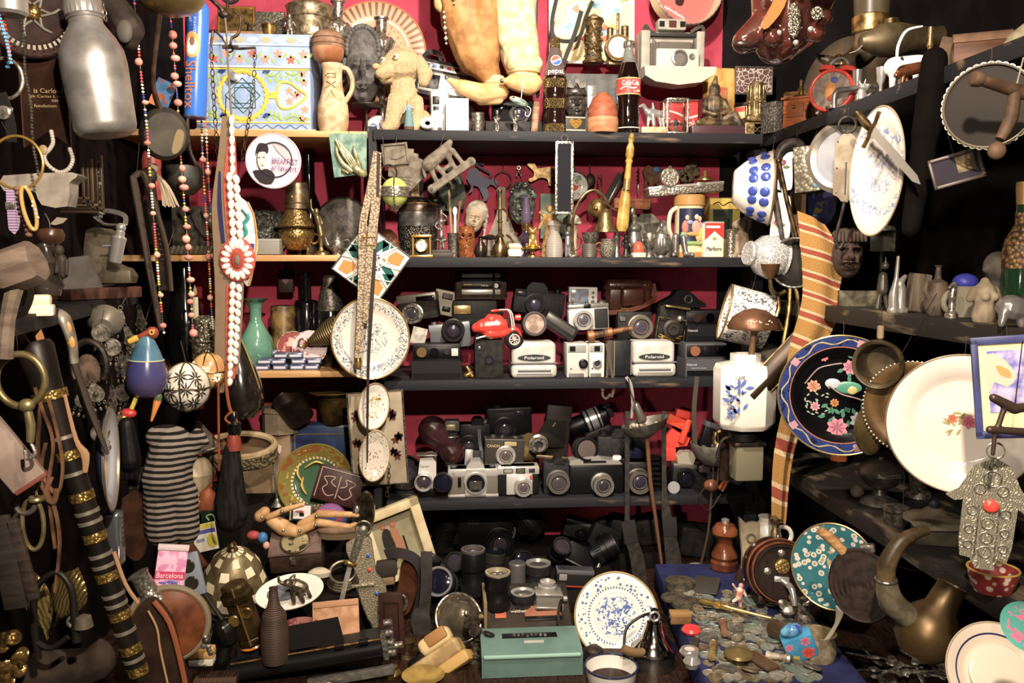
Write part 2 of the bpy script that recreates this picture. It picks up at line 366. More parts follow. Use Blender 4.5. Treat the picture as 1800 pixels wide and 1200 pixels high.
# ---------- builders shared by many things
def leaf(b,x,z,l,a,y=-.6,w=.35,th=.8):
    o=[]
    for i in range(7):o.append((l*i/6,l*w*sin(pi*i/6)*.5))
    for i in range(5,0,-1):o.append((l*i/6,-l*w*sin(pi*i/6)*.5))
    c,s=cos(radians(a)),sin(radians(a));return b.ext([(x+p*c-q*s,z+p*s+q*c)for p,q in o],th,y=y)
def disc(b,x,z,r,y=-.6,th=.8,n=12,ez=1):return b.ext([(x+r*cos(2*pi*i/n),z+r*ez*sin(2*pi*i/n))for i in range(n)],th,y=y)
def flower(b,x,z,r,n,y=-.6,w=.5):
    for i in range(n):leaf(b,x,z,r,360*i/n+20,y,w)
    return b
FE=[(0,.12,.1,.26,.17),(0,-.06,.17,.1,.12),(.34,.12,.2,.11,-.13),(-.34,.12,.2,.11,-.13),(.34,.12,.11,.06,.1),(-.34,.12,.11,.06,.1),(.33,.31,.24,.05,.07),(-.33,.31,.24,.05,.07),
      (0,-.36,.22,.05,.1),(0,-.48,.19,.05,.1),(0,-.42,.26,.025,-.05),(0,-.74,.2,.13,.08),(.45,-.2,.2,.22,.05),(-.45,-.2,.2,.22,.05)]
def head(b,w,d,h,x=0,y=0,z=0,fe=FE,n=44,amp=1.35,ey=.13,lp=-.42):
    def fn(u,v):
        a=2*pi*u;p=pi*v;X=sin(p)*sin(a);Y=-sin(p)*cos(a);Z=-cos(p);k=0
        if Y<0:
            for fx,fz,sx,sz,q in fe:k+=q*math.exp(-((X-fx)/sx)**2-((Z-fz)/sz)**2)
        return(x+X*w/2,y+Y*d/2-k*amp*w*(-Y if Y<0 else 0)**.5,z+Z*h/2)
    b.grid(fn,n,n,True)
    for sx in(-.36,.36):
        q=-d/2*sqrt(1-sx*sx-ey*ey)+w*.1*amp*.2;b.ell(x+sx*w/2,y+q,z+ey*h/2,w*.075,w*.05,w*.04,12)
        for dz in(1,-1):b.tube([(x+(sx-.19)*w/2,y+q+w*.02,z+ey*h/2),(x+sx*w/2,y+q-w*.045,z+ey*h/2+dz*w*.05),(x+(sx+.19)*w/2,y+q+w*.03,z+ey*h/2)],w*.014,6,4)
    q=-d/2*sqrt(1-lp*lp)-w*.05*amp
    for dz in(.024,-.024):b.tube([(x-w*.15,y+q+w*.06,z+lp*h/2),(x-w*.05,y+q-w*.01,z+lp*h/2+dz*h*1.1),(x+w*.05,y+q-w*.01,z+lp*h/2+dz*h*1.1),(x+w*.15,y+q+w*.06,z+lp*h/2)],w*.03,7,4)
    for sx in(-1,1):b.ell(x+sx*w*.055,y-d/2-w*.1*amp,z-.08*h/2,w*.035,w*.05,w*.03,8)
    return b
def plate(name,label,px,py,Y,R,dep,mat,rim=None,rot=(0,0,0),oval=1,g=None,c='plate',hook=0,well=.62,t=2.5,scal=0,**kw):
    t_=T(name,c,label,px,py,Y,rot=rot,g=g,**kw);b=t_.p('dish',mat);t_.b=b
    pr=[(0,-t),(well*R*.95,-t),(well*R,-t*1.6),(well*R*1.03,-t),(R*.99,dep-t*.8),(R,dep-t*.2),(R*.985,dep),(well*R*1.1,dep*.32),(well*R*1.0,dep*.06),(well*R*.92,0),(0,0)]
    b.lathe(pr,ax='y',n=72,sy=1);
    if oval!=1:b.V=[Vector((v.x*oval,v.y,v.z))for v in b.V]
    if rim:
        r=t_.p('rim',rim);r.tor(0,-dep+t*.3,0,R*.995,t*.7,'y',72,6)
        if scal:r.V=[];r.F=[];r.FM=[];[r.ell(R*cos(2*pi*i/scal),-dep+t*.3,R*sin(2*pi*i/scal),t,n=6)for i in range(scal)]
        if oval!=1:r.V=[Vector((v.x*oval,v.y,v.z))for v in r.V]
    if hook:wire(t_,(0,2,R+hook),bot=(0,1,R*.97))
    return t_
def beads(name,label,pts,Y,big,seeds,r=2.1,br=6,g=None,par_every=9,end=None):
    """a string of beads: seed beads are one mass, the big ones single parts"""
    x0,y0=pts[0];t=T(name,'bead necklace',label,x0,y0,Y,g=g)
    q=cat([(x-x0,RU(-1,1),y0-y)for x,y in pts],60);t.p('cord',CLO).tube(q[::12],.6,5,1)
    sb=t.p('seed_beads',seeds[0]);sb.stuff=True;acc=0;i=0;col=0;nb=par_every
    run=0
    for a,b in zip(q,q[1:]):
        acc+=(b-a).length
        if acc<r*1.75:continue
        acc=0;i+=1
        if big and i>=nb:
            i=0;nb=par_every+random.randint(-4,3);bb=t.p('bead',random.choice(big));s=RU(.8,1.15)
            bb.ell(b.x+RU(-2,2),b.y,b.z,br*s,br*s,br*s*random.choice((.7,.85,1)),12);acc=-br*1.2
        else:
            if run<=0:run=random.randint(1,3);sb.m(random.choice(seeds))
            run-=1;sb.lathe([(0,-r*.7),(r*.8,-r*.55),(r,0),(r*.8,r*.55),(0,r*.7)],(b.x,b.y,b.z),n=7)
    return t
def cam_(label,px,py,Y,w,h,d=34,body=LEA,top=None,prism=None,lens=None,face=None,wins=(),btn=(),txt=(),rot=(0,0,0),z=None,g='old cameras on the black shelves',bev=3,base=None,name='camera',strap=None,lenses=()):
    t=T(name,'camera',label,px,py,Y,rot=rot,g=g,z=z);b=t.p('body',body);b.box(0,d/2,h/2,w,d,h,bev)
    if top:th,m=top;t.p('top_plate',m).box(0,d/2,h-th/2,w+.8,d+.8,th,min(2,th*.3))
    if base:th,m=base;t.p('base_plate',m).box(0,d/2,th/2,w+.8,d+.8,th,1)
    if prism:
        x,pw,ph,m=prism;t.p('viewfinder_hump',m).ext([(x-pw/2,h-2),(x+pw/2,h-2),(x+pw*.42,h+ph*.5),(x+pw*.25,h+ph),(x-pw*.25,h+ph),(x-pw*.42,h+ph*.5)],d*.9,y=-2)
    if face:x,z0,fw,fh,m=face;t.p('face_plate',m).box(x,-1,z0+fh/2,fw,3,fh,1)
    for ln in([lens]if lens else[])+list(lenses):
        x,zz,r,l,m=ln[:5];lb=t.p('lens',m)
        lb.lathe([(r*1.08,0),(r*1.08,l*.25),(r*.96,l*.28),(r*.96,l*.55),(r,l*.6),(r,l),(r*.84,l),(r*.7,l*.72),(0,l*.72)],(x,0,zz),'y',32)
        gl=t.p('lens_glass',ln[5]if len(ln)>5 else BLG,lb);gl.lathe([(r*.74,l*.72),(r*.6,l*.86),(r*.3,l*.94),(0,l*.96)],(x,0,zz),'y',24);lb.tor(x,-l*.9,zz,r*.56,r*.05,'y',24,5)
        lb.m(ln[6]if len(ln)>6 else m).ring(x,-l*.99,zz,r*.83,r*.74,.8,'y')
    for x,zz,ww,hh,m in wins:
        v=t.p('window',m);v.box(x,-.6,zz,ww,2,hh,.6);v.m(BLK);v.box(x,-.2,zz,ww+2.4,2,hh+2.4,.8)
    for x,r,hh,m in btn:t.p('knob',m).cyl(x,d*.5,h-.5,r,hh,'z',18,.5)
    if txt:
        tb=t.p('lettering',txt[0][5])
        for s,x,zz,ww,hh,m in txt:tb.m(m).txt(s,ww,hh,x,-1.4 if not face else-3.2,zz,.4)
    if strap:t.p('strap',strap[0]).rib(strap[1],strap[2],1)
    return t
def barrel(label,px,py,Y,r,h,rot=(0,0,0),rim=BLK,cap=BLG,body=BLK2,g='loose camera lenses on the table',z=None,ribs=2):
    t=T('camera_lens','camera lens',label,px,py,Y,rot=rot,g=g,z=z)
    t.p('barrel',body).lathe([(0,0),(r*.86,0),(r*.86,h*.12),(r,h*.14),(r,h*.4),(r*.95,h*.42),(r*.95,h*.62),(r*1.04,h*.64),(r*1.04,h*.97),(r*.95,h),(r*.8,h*.93),(0,h*.93)],n=36)
    gr=t.p('focus_ring',LEA)
    for i in range(30):a=2*pi*i/30;gr.box(r*1.0*cos(a),r*1.0*sin(a),h*.27,1.6,1.6,h*.2)
    k=t.p('front_ring',rim);k.lathe([(r*.78,h*.94),(r*1.0,h*.94),(r*1.0,h*1.03),(r*.86,h*1.03),(r*.78,h*.94)],n=36)
    t.p('front_glass',cap).lathe([(r*.8,h*.95),(r*.5,h*.99),(0,h*1.0)],n=28);return t
def riser(name,label,px,Y,x0,x1,y0,y1,z1,z0,mat):
    t=T(name,'crate',label,px,1000,Y,z=z0);t.u=1;t.loc.x=(x0+x1)/2;t.loc.y=(y0+y1)/2
    t.p('crate',mat).box(0,0,(z1-z0)/2,x1-x0,y1-y0,z1-z0,.004);return t
def link(b,x,y0,y1,R=5,r=.9):return b.chain([(x,0,y0),(x+1,0,(y0+y1)/2),(x,0,y1)],R,r)

def YZ(px,py,z):d=ray(px,py);return d.y*(z-CAM.z)/d.z
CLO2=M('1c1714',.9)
def p(*a):return t.p(*a)
# ---------- third shelf: cameras
random.seed(11);z2=ZS[2];z3=ZS[3];SLV=M('c9c6be',.3,.7,c2='aeaaa2',s=50);GRYP=M('b9b8b4',.4);DKG=M('3a3b3d',.45);PNKG=M('8a7468',.06,coat=1,c2='c9a898',s=40);GLW=M('c98a5a',.2,.3)
def instant(label,px,w,h,Yf,body,dark,badge,z,wins,kind=0):
    t=T('instant_camera','camera',label,px,666,Yf,z=z,g='old cameras on the black shelves');b=t.p('body',body)
    if kind==0:                                             # pale rounded one with an oval badge
        b.box(0,30,h*.66,w*.97,56,h*.66,9,4);b.box(0,26,h*.2,w,60,h*.4,8,4)
        o=[(w*.36*cos(a*pi/12),6*sin(a*pi/12)*(1-.15*abs(cos(a*pi/12))))for a in range(24)];k=t.p('badge',DKG);k.ext(o,1.5,y=.2,z=h*.56);k.m(M('d8d8d8',.4)).txt('Polaroid',w*.42,5,0,.1,h*.56,.4)
        s=t.p('film_slot',M('55565a',.4));s.box(0,-4.2,h*.2,w*.72,3,7,1);s.m(GRYP).box(0,-4.6,h*.24,w*.7,3,1.4);s.box(0,-4.6,h*.15,w*.78,4,2.4);t.p('seam',M('77777a',.5)).box(0,26,h*.41,w*1.005,60.6,1)
    else:                                                     # dark one with a window bar above a sloping front
        b.box(0,34,h*.72,w*.96,52,h*.54,3);b.ext([(-w/2,0),(w/2,0),(w/2,h*.44),(w*.48,h*.52),(-w*.48,h*.52),(-w/2,h*.44)],60,y=-2);b.m(dark).box(0,-2.6,h*.1,w*.94,2,h*.16)
        k=t.p('window_bar',BLK);k.box(0,6,h*.76,w*.9,4,h*.34,1.5)
        for x,ww,m,rd in wins:
            v=t.p('window',m)
            if rd:v.cyl(x*w,4,h*.76,ww,3,'y',24,.6)
            else:v.box(x*w,3.4,h*.76,ww*1.7,2,ww*1.9,.6)
        if badge is None:return t
        k=t.p('lettering',M('b8b8bc',.5));k.txt('Polaroid',w*.22,4,-w*.36,-2.6,h*.36,.3)
        if badge:k.txt(badge,w*.34,2.6,-w*.2,-2.6,h*.25,.3)
    return t
instant('black instant camera with gold and clear windows, front left of third shelf',768,88,62,2.225,M('202022',.4),BLK,None,z2,[(-.3,9,M('8a6a3c',.2,.5),1),(-.05,8,MIR,1),(.2,5,DGL,1),(.36,7,M('c9bcb8',.15),0)],1)
t=T('brass_knot','ornament','little brass knotted ornament between black instant and box cameras',824,664,2.23,z=z2);b=t.p('knot',BRS);b.cap((-4,4,5),(5,4,10),5,4);b.cap((2,4,12),(-3,4,20),4,3);b.ell(6,2,4,4);b.blob(1)
t=T('box_camera','camera','plain dark leather box camera with one round lens',860,665,2.23,z=z2,g='old cameras on the black shelves');t.p('body',LEA2).box(0,34,34,50,68,67,2);k=t.p('lens',BLK);k.ring(0,0,32,8,5,2);k.m(DGL).cyl(0,0,32,5,1,'y');t.p('finder',DGL).cyl(-16,-.2,46,3,1,'y',14);t.p('latch',STL).box(-17,-1,54,4,2,6,.5)
instant('white rounded instant camera with black oval badge beside box camera',939,81,64,2.225,M('c4c1ba',.4,c2='b3b0a9',s=30),None,'',z2,())
for px,w,lab in((1015,38,'pale grey half of a cine camera with dark round lens'),(1049,27,'white slim cine camera with ringed round lens')):
    t=T('cine_camera','camera',lab,px,665,2.225,z=z2,g='old cameras on the black shelves');b=t.p('body',M('c3c0b8' if w>30 else 'd8d5ce',.4));b.box(0,26,30,w,52,60,2);t.p('base',GRY).box(-2,-.5,4,w*.7,3,7,.6)
    k=t.p('finder',M('8f918e',.4));k.box(-1,-.4,51,w*.85,2,13,1);k.m(BLK).box(-w*.24 if w>30 else 0,-1,51,10,2,9);l=t.p('lens',SLV if w<30 else BLK);l.lathe([(8,0),(8,5),(6,6),(5,3),(0,3)],(w*.26 if w>30 else 0,0,25),'y',24);t.p('lens_glass',DGL,l).lathe([(5,3.2),(0,4.4)],(w*.26 if w>30 else 0,0,25),'y',20);t.p('screw',STL).cyl(-w*.3,-.4,16,1.6,1,'y',10)
t=T('camera_case','case','upright blue black leather case with beige seams and straps',1087,665,2.225,z=z2);b=t.p('case',M('23262f',.5,c2='1a1c22',s=40));b.box(6,22,33,34,44,64,4);b.m(M('4a443a',.6)).box(-14,22,33,14,42,64,4);k=t.p('seam',M('8a7d62',.6));k.tube([(-8,-1,2),(-8,-1,64)],.9,5,1);k.tube([(22,-1,4),(22,-1,62)],.9,5,1);s=t.p('strap',M('4b453b',.7));s.rib([(-20,-2,40),(-22,-6,0),(-30,-10,-26),(-24,-10,-36),(-16,-10,-28)],4,1);s.rib([(-22,-2,60),(-16,-8,20),(-10,-10,-14),(-14,-10,-34)],5,1);s.m(STL).box(-30,-11,-18,6,3,8,1)
instant('white rounded instant camera with oval badge beside the blue black case',1150,78,63,2.225,M('c9c6bf',.4,c2='b8b5ae',s=30),None,'',z2,())
instant('grey and black instant camera with copper disc window at right end',1243,79,58,2.225,M('4d4e52',.45),BLK,'AutoFocus System',z2,[(-.27,9,M('b0714a',.3,.6),1),(.02,9,BLK,0),(.3,7,MIR,0)],1)
# stacked behind and on top
cam_('old rangefinder camera with big silver lens tilted at far left',736,562,2.34,70,46,30,LEA2,(15,M('7a756c',.4,.6)),None,(-8,12,17,16,SIL,DGL),wins=[(16,36,30,7,MIR)],rot=(0,-7,-10))
cam_('beige plastic camera poking out behind the rangefinder',778,554,2.42,40,44,26,M('a69e8c',.5),(12,M('bdb5a2',.5)),wins=[(2,34,16,8,GRY),(4,12,12,7,BLK)],rot=(0,12,0))
cam_('grey camera with oversized black lens above the black instant camera',794,612,2.29,72,44,26,M('565a5c',.45),(12,M('8f9698',.35,.5)),None,(6,32,19,22,BLK,M('3a3444',.2,.2)),rot=(0,-6,0),btn=[(-26,5,5,STL)])
cam_('flat black compact camera with gold framed window in the middle',835,572,2.36,78,44,26,BLK2,None,wins=[(-22,28,30,15,M('b89a5c',.25,.7))])
t=T('portable_radio','radio','portable radio with silver bars in brown leather cage, topmost at back',846,527,2.38);t.p('case',M('2e241c',.5,c2='4a382a',s=60)).box(0,20,25,92,40,50,6);k=t.p('silver_bars',M('b9b3a8',.3,.6));k.box(-2,-1,43,72,3,8,1);k.box(-2,-1,14,72,3,9,1);k.m(M('6b6d80',.3,.3)).box(-2,-1,34,72,3,7,1);k.m(BLK).box(-2,-1,25,72,3,8,.6);k.m(M('c9a24a',.5)).box(-24,-2.6,27,14,.6,1.6);k.m(TXW).txt('LW-N',12,2.6,6,-2.8,25,.2);c=t.p('straps',M('3a2a1e',.6));
for x in(-36,22,36):c.box(x,-2,25,4,4,50,1)
c.box(0,-2,48,90,4,3,1);c.box(0,-2,3,90,4,4,1);t.p('dial',STL).cyl(26,-2,25,4,2,'y',16)
cam_('black reflex camera with textured grip standing at top centre',945,553,2.36,90,42,30,BLK2,None,(-6,40,14,M('222226',.4)),(-8,18,17,16,BLK,M('4a4a5c',.2,.2)),rot=(0,7,0),btn=[(32,7,6,BLK)],wins=[(-32,34,16,7,M('3a3a40',.3))])
t=T('toy_motorbike','toy motorbike','red toy motorbike with sidecar resting on the cameras',874,612,2.235,rot=(0,0,6));RB=M('d8301c',.3,coat=.4)
b=t.p('sidecar',RB);b.cap((-22,6,38),(6,2,40),15,14);b.cap((-36,6,36),(-28,4,38),9,12);b.cap((-14,2,26),(14,0,28),11,10);b.cap((-10,4,50),(2,4,50),12,10);b.blob(1.6,3)
f=t.p('fender',RB);f.tube([(16,-4,20),(22,-6,32),(34,-6,33),(42,-6,20)],[3,7,7,4],8,5,fl=.6)
w=t.p('wheel',M('17171a',.6));w.tor(29,-6,16,13,4.4,'y',30,8);CW_=M('c9c4bc',.35,.3);r=t.p('rim',CW_,w);r.ring(29,-8,16,10,8,3,n=24);[r.tube([(29,-7,16),(29+9*cos(a),-7,16+9*sin(a))],.9,5,1)for a in[i*pi/4 for i in range(8)]];r.cyl(29,-5,16,2.6,5,'y',12)
k=t.p('fork',CW_);k.tube([(27,-9,16),(22,-6,62),(10,-2,68),(-4,-4,66)],1.4,6,3);k.tube([(32,-4,16),(27,0,60),(18,4,68)],1.4,6,3);t.p('grip',RB).cap((-10,-5,66),(0,-4,67),2.4);t.p('headlamp',RB).lathe([(0,-6),(5,-4),(6,4),(4,6),(0,6)],(36,-2,54),'x',16);t.p('engine',M('4a3a34',.4,.6)).box(14,4,42,18,12,20,3);t.p('exhaust',STL).tube([(-38,-6,18),(-22,-6,22),(-10,-4,18)],2,6,3);t.p('seat',BLK).box(2,8,60,20,10,6,2.5);w2=t.p('wheel',M('17171a',.6));w2.tor(-24,12,14,12,4,'y',26,8)
t=barrel('short black lens with pinkish glass facing out by the motorbike',936,570,2.28,21,20,rot=(82,0,6),cap=PNKG,rim=M('4a4440',.4),g='camera lenses on the shelves')
t=T('flash_unit','flash','long black flash unit slanting down over the white instant camera',985,574,2.26,rot=(0,33,0));b=t.p('body',BLK2);b.box(0,12,0,64,26,26,2);t.p('panel',M('55504c',.35,.3)).box(-2,-1.2,4,58,2,12,1);t.p('ridge',M('2c2c2e',.4)).box(0,-1.4,-8,62,2,3)
t=T('toy_television','toy television','miniature white television with a postcard view on screen',1025,538,2.36,rot=(0,1,0));t.p('cabinet',M('cfcfcd',.35)).box(0,12,17,50,24,33,1.5);s=t.p('screen',M('7f9cc0',.15,c2='8a7a70',s=70,th=(.45,.6)));s.box(-7,-.6,18,32,3,25,5);k=t.p('dial',GRY);k.cyl(17,-.2,24,2.4,2,'y',12);k.cyl(17,-.2,16,2.4,2,'y',12);k.box(17,-.4,8,6,1,5)
cam_('silver and black camera with ringed silver lens below the toy television',1036,580,2.3,72,46,28,M('d0cec9',.35,.4),(9,M('7c7a74',.35,.6)),None,(-11,19,17,14,SLV,M('5a5560',.2,.2)),rot=(0,-3,0),btn=[(-30,6,5,STL),(26,8,5,STL),(0,3,4,STL)],wins=[(-2,42,10,5,BLK)],face=(22,3,24,34,M('2a2a2c',.6)))
t=T('leather_case','camera case','glossy brown leather camera case with strap and buckle',1107,553,2.33);BL=M('4a2418',.28,c2='331810',s=24,coat=.4);b=t.p('case',BL);b.box(0,20,30,82,38,54,9,3);l=t.p('lid',BL);l.box(0,20,51,86,42,22,9,3);n=t.p('nose',BL);n.box(4,-4,32,44,16,34,7,3);s=t.p('strap',M('5a2e1c',.4));s.rib([(-38,-2,4),(-14,-4,6),(10,-8,12),(30,-8,20),(44,0,30),(42,6,54)],8,2);t.p('buckle',GLD).tube([(-16,-6,1),(-6,-7,1),(-6,-7,11),(-16,-6,11)],1,6,1,True);
for x in(-26,26):t.p('snap',BRS).ell(x,-2,52,2.4)
t=T('rusty_spyglass','telescope','rusty metal spyglass lying across the cameras',1072,584,2.235,rot=(0,-10,0));b=t.p('tube',M('4a3a30',.6,.5,c2='8a5a34',s=50));b.lathe([(0,-40),(9,-40),(9,-28),(6,-27),(6,-12),(8,-11),(8,4),(5.5,6),(5,40),(0,40)],ax='x',n=20);b.cap((-34,-2,-10),(-30,-2,-4),4);k=t.p('band',M('a8683a',.5,.6));k.lathe([(9.4,-39),(9.4,-30)],ax='x',n=20);k.lathe([(8.4,-4),(8.4,3)],ax='x',n=20)
cam_('dark camera with a wide ringed lens under the brown leather case',1116,596,2.31,62,48,26,BLK2,None,None,(8,22,20,16,M('7d7468',.35,.7),M('4a4450',.2,.2)),wins=[(-22,36,10,8,GRY)])
t=T('folding_camera','camera','battered black folding camera with brass trim standing askew',1177,602,2.29,rot=(0,8,0),g='old cameras on the black shelves');b=t.p('body',LEA2);b.box(2,18,52,52,20,22,4);b.box(0,20,24,50,18,44,3);k=t.p('trim',M('9c8a5c',.4,.9,c2='5a4a30',s=50));k.tube([(-25,4,0),(25,4,0),(25,4,42),(-25,4,42)],1.4,6,1,True);k.box(4,4,63,44,20,4,1);l=t.p('lens',M('3a352e',.5,.5));l.lathe([(17,0),(17,5),(12,7),(10,12),(5,12),(5,8),(0,8)],(2,6,24),'y',28);t.p('knob',SIL).ell(12,0,44,6,5,6)
for i in range(8):t.p('lever',BRS).cap((RU(-22,22),3,RU(4,14)),(RU(-22,22),2,RU(4,14)),1.5)
t=T('lens_hood_case','case','black cloth cap with a ring, behind the battered folding camera',1198,540,2.4)
t.p('stand',BLK).box(0,16,-52,50,24,104,2);b=t.p('cap',M('0e0e10',.7));b.ext([(-42,0),(-30,12),(-14,20),(-8,30),(14,28),(30,14),(44,0)],30,sm=2);t.p('ring',STL).tor(12,-1,14,6.5,1.6,'y',20,6)
instant('black instant camera stacked on the grey one at the right end',1242,76,54,2.28,M('1c1c1e',.4),BLK,'',z2+.002+58*P(1242,620,2.26).y*.00066*1.0,[(-.24,8,M('4a3a2a',.2,.5),1),(.06,8,MIR,1),(.33,5,M('7a6a4a',.2),0)],1)
t=T('photo_card','card','pale torn photo card tucked in left of the black instant camera',733,604,2.27,rot=(0,14,0));t.p('card',M('b9b2a6',.5,c2='8f887c',s=50)).box(0,2,14,26,2,30,.4)
# ---------- fourth shelf
t=T('cine_camera','camera','silver white cine camera with round front lens, front left of fourth shelf',749,874,2.23,z=z3,g='old cameras on the black shelves');b=t.p('body',M('cfccc5',.35,.3));b.ext([(-14,16),(18,16),(18,62),(12,72),(-10,70),(-14,40)],46,y=4);b.m(BLK).box(2,26,8,30,46,16,2);l=t.p('lens',SLV);l.lathe([(15,0),(16,4),(16,14),(14,15),(12,10),(0,10)],(-4,6,29),'y',32);t.p('lens_glass',M('4a3f48',.2,.2),l).lathe([(12,10),(8,13),(0,14)],(-4,6,29),'y',24);t.p('side_knob',SIL).cyl(18,10,28,9,8,'x',20,1);t.p('flap',STL).box(2,10,76,36,26,2,.5);t.p('lettering',GRY).txt('Canon',16,4,-2,3.6,56,.3)
barrel('black lens facing out between the cine and silver reflex cameras',781,844,2.25,16,30,rot=(84,0,-6),g='camera lenses on the shelves')
cam_('silver reflex camera body with open lens mount',832,874,2.23,88,50,34,M('6b655c',.6,b=.3,bs=300),(14,M('c9c7c2',.3,.6)),(4,34,14,M('c3c1bc',.35,.6)),None,z=z3,base=(5,M('c9c7c2',.3,.6)),btn=[(-34,6,4,STL),(34,5,4,STL)],txt=[('PRAKTICA',4,54,20,3,M('8a8882',.5)),('TL',-34,43,6,3,M('8a8882',.5))],bev=4)
t=ALL[-1];m_=t.p('lens_mount',M('c3c1bc',.3,.6));m_.ext([(-14,4),(22,4),(24,30),(20,50),(-12,50),(-16,30)],6,y=-5);m_.m(CHR).ring(4,-5,26,19,16,4);m_.m(BLK).cyl(4,-5.4,26,16,1.5,'y',28);t.p('mirror',M('77746c',.1,.8)).box(4,-7.2,22,22,1,16,1);t.p('timer_lever',BLK).box(-24,-2,28,6,4,18,2)
cam_('silver viewfinder camera with square face plate and red mark',911,873,2.23,74,52,34,LEA,(14,M('c9c5bc',.3,.6)),None,(8,18,15,18,SLV,M('5a4e50',.2,.2)),face=(2,3,46,36,M('cbc8c2',.35,.5)),wins=[(-18,45,14,6,M('8f8a80',.3)),(4,45,14,8,M('4a5040',.2)),(24,45,8,5,DGL)],z=z3,bev=7)
ALL[-1].p('red_mark',M('c23a30',.4)).box(22,-3.4,34,4,1,7)
cam_('black camera with grey ringed lens right of the viewfinder camera',978,873,2.24,46,56,30,BLK2,None,(4,20,8,BLK2),(2,24,19,20,M('5c5854',.4,.3),M('4c464a',.2,.2)),z=z3)
t=cam_('black folding camera with slanted silver top and white button',1049,873,2.23,96,52,30,M('0f0f10',.4),None,None,(8,20,18,24,M('8a857c',.35,.7),DGL),z=z3);k=t.p('top_plate',M('b9b6ae',.3,.7));k.ext([(-48,52),(46,52),(40,58),(8,62),(4,68),(-20,66),(-48,60)],28,y=2);k.m(BLK).box(-4,1,58,40,2,3);t.p('white_button',WHT).cyl(38,14,58,8,7,'z',20,1.5)
cam_('black reflex camera with violet tinted lens beside the folding camera',1120,873,2.23,44,56,30,BLK2,(10,M('4a4a4c',.4,.5)),None,(0,25,20,24,M('77726a',.35,.7),M('39344e',.2,.2)),z=z3)
t=T('bellows_pouch','case','dark ribbed leather pouch near the long spoon handle',1154,873,2.27,z=z3);b=t.p('pouch',LEA);[b.box(0,14,8+i*9,26-i*.8,26,7,3)for i in range(6)]
t=T('lens_cover','lens cap','round grey lens cap propped at the shelf edge',1185,873,2.215,z=z3,rot=(-8,0,0));t.p('cap',M('8f8f94',.35)).cyl(0,4,11,11,4,'y',28,1)
t=cam_('black camera with clear square prism on top, at right end',1210,873,2.27,62,42,30,BLK2,(8,M('6f6a60',.4,.7)),None,(-8,20,15,10,BLK),z=z3,rot=(0,6,0));k=t.p('prism',M('b9b2a0',.15,.3));k.ext([(-24,42),(4,42),(6,54),(0,64),(-18,62),(-26,52)],22,y=2);t.p('flash_gun',M('9a948a',.3,.7)).box(24,2,36,20,10,12,2)
# upper layer, fourth shelf
t=T('leather_holster','holster','large maroon leather holster lying at the left of the fourth shelf',748,800,2.3,rot=(0,38,0));b=t.p('sheath',M('3c1f22',.35,c2='2a1416',s=20));b.cap((-16,8,42),(20,8,42),27,22);b.cap((22,6,34),(36,4,30),20,22);b.blob(2.4);t.p('mouth',M('6a4a3a',.6)).lathe([(22,0),(16,2),(0,2)],(46,4,30),'x',24)
t=L('flash_gun','flash','upright black cylindrical flash handle by the maroon holster',793,818,2.3,[(0,0),(11,0),(11,3),(12,6),(12,50),(13,52),(13,60),(0,62)],BLK2,n=24);t.p('head',M('3c3a34',.4)).box(2,0,72,26,22,20,3);t.p('contact',M('8a7d5c',.35,.8)).box(0,-11,70,16,3,10,1);t.p('band',SIL).tor(0,0,53,12.8,1,'z',24,6)
cam_('black camera with straps standing left of the big black compact',836,800,2.37,56,56,28,BLK,None,(4,24,10,BLK),(-12,20,16,16,BLK,DGL),strap=(M('4a4a4c',.5),[(6,-4,48),(8,-8,20),(14,-18,-4),(20,-22,-22)],6),btn=[(18,6,6,STL)])
t=T('metal_slate','plate','silver grey slate plate behind the silver reflex camera',829,820,2.32,rot=(-8,4,0));t.p('plate',M('8f8e8a',.4,.4)).box(-6,2,14,14,4,32,1);t.p('panel',BLK2).box(8,2,14,16,3,30,1)
cam_('big black compact camera on top at centre of fourth shelf',897,766,2.37,78,50,32,BLK,(9,M('2a2a2e',.4)),None,(-10,15,19,20,BLK,DGL),wins=[(18,40,16,6,DGL)],rot=(0,-2,0),btn=[(-20,6,3,BLK2)])
cam_('dark grey compact camera with silver lens and gold lettering',886,819,2.28,70,48,30,M('3a3633',.5),(4,M('55514c',.4,.5)),None,(2,20,16,14,SLV,M('5a5048',.2,.2)),wins=[(10,40,22,8,M('a89468',.25))],txt=[('CANON',-20,36,22,5,M('c9b070',.4))],rot=(0,2,0),btn=[(-20,4,5,STL),(-4,3,4,STL),(20,5,3,STL)])
t=T('khaki_cap','cap','khaki cloth cap crushed behind the folding bellows camera',921,812,2.38);b=t.p('cap',M('6d5a34',.8));b.cap((-12,0,20),(12,0,20),20,18);b.cap((0,0,36),(8,0,44),16,12);b.blob(2)
t=T('bellows_camera','camera','open bellows camera with silver shutter tilted on its side',960,812,2.33,rot=(0,6,0),g='old cameras on the black shelves');b=t.p('back',M('2e2620',.5));b.box(16,20,54,46,14,92,3);k=t.p('bellows',M('17130f',.7));
for i in range(7):q=38-i*3;k.box(12-i*4,12-i*3.2,50-i*1.6,q,3.4,q*1.25,1)
l=t.p('lens',SIL);l.lathe([(17,0),(17,6),(13,8),(12,14),(7,14),(6,9),(0,9)],(-19,-10,34),'y',28);t.p('lens_glass',DGL,l).lathe([(6,9.5),(0,11)],(-19,-10,34),'y',18);t.p('strut',M('7a6a48',.4,.8)).box(8,-4,10,56,5,7,2);t.p('strut',M('7a6a48',.4,.8)).tube([(-22,-8,16),(10,6,70)],1.6,6,1)
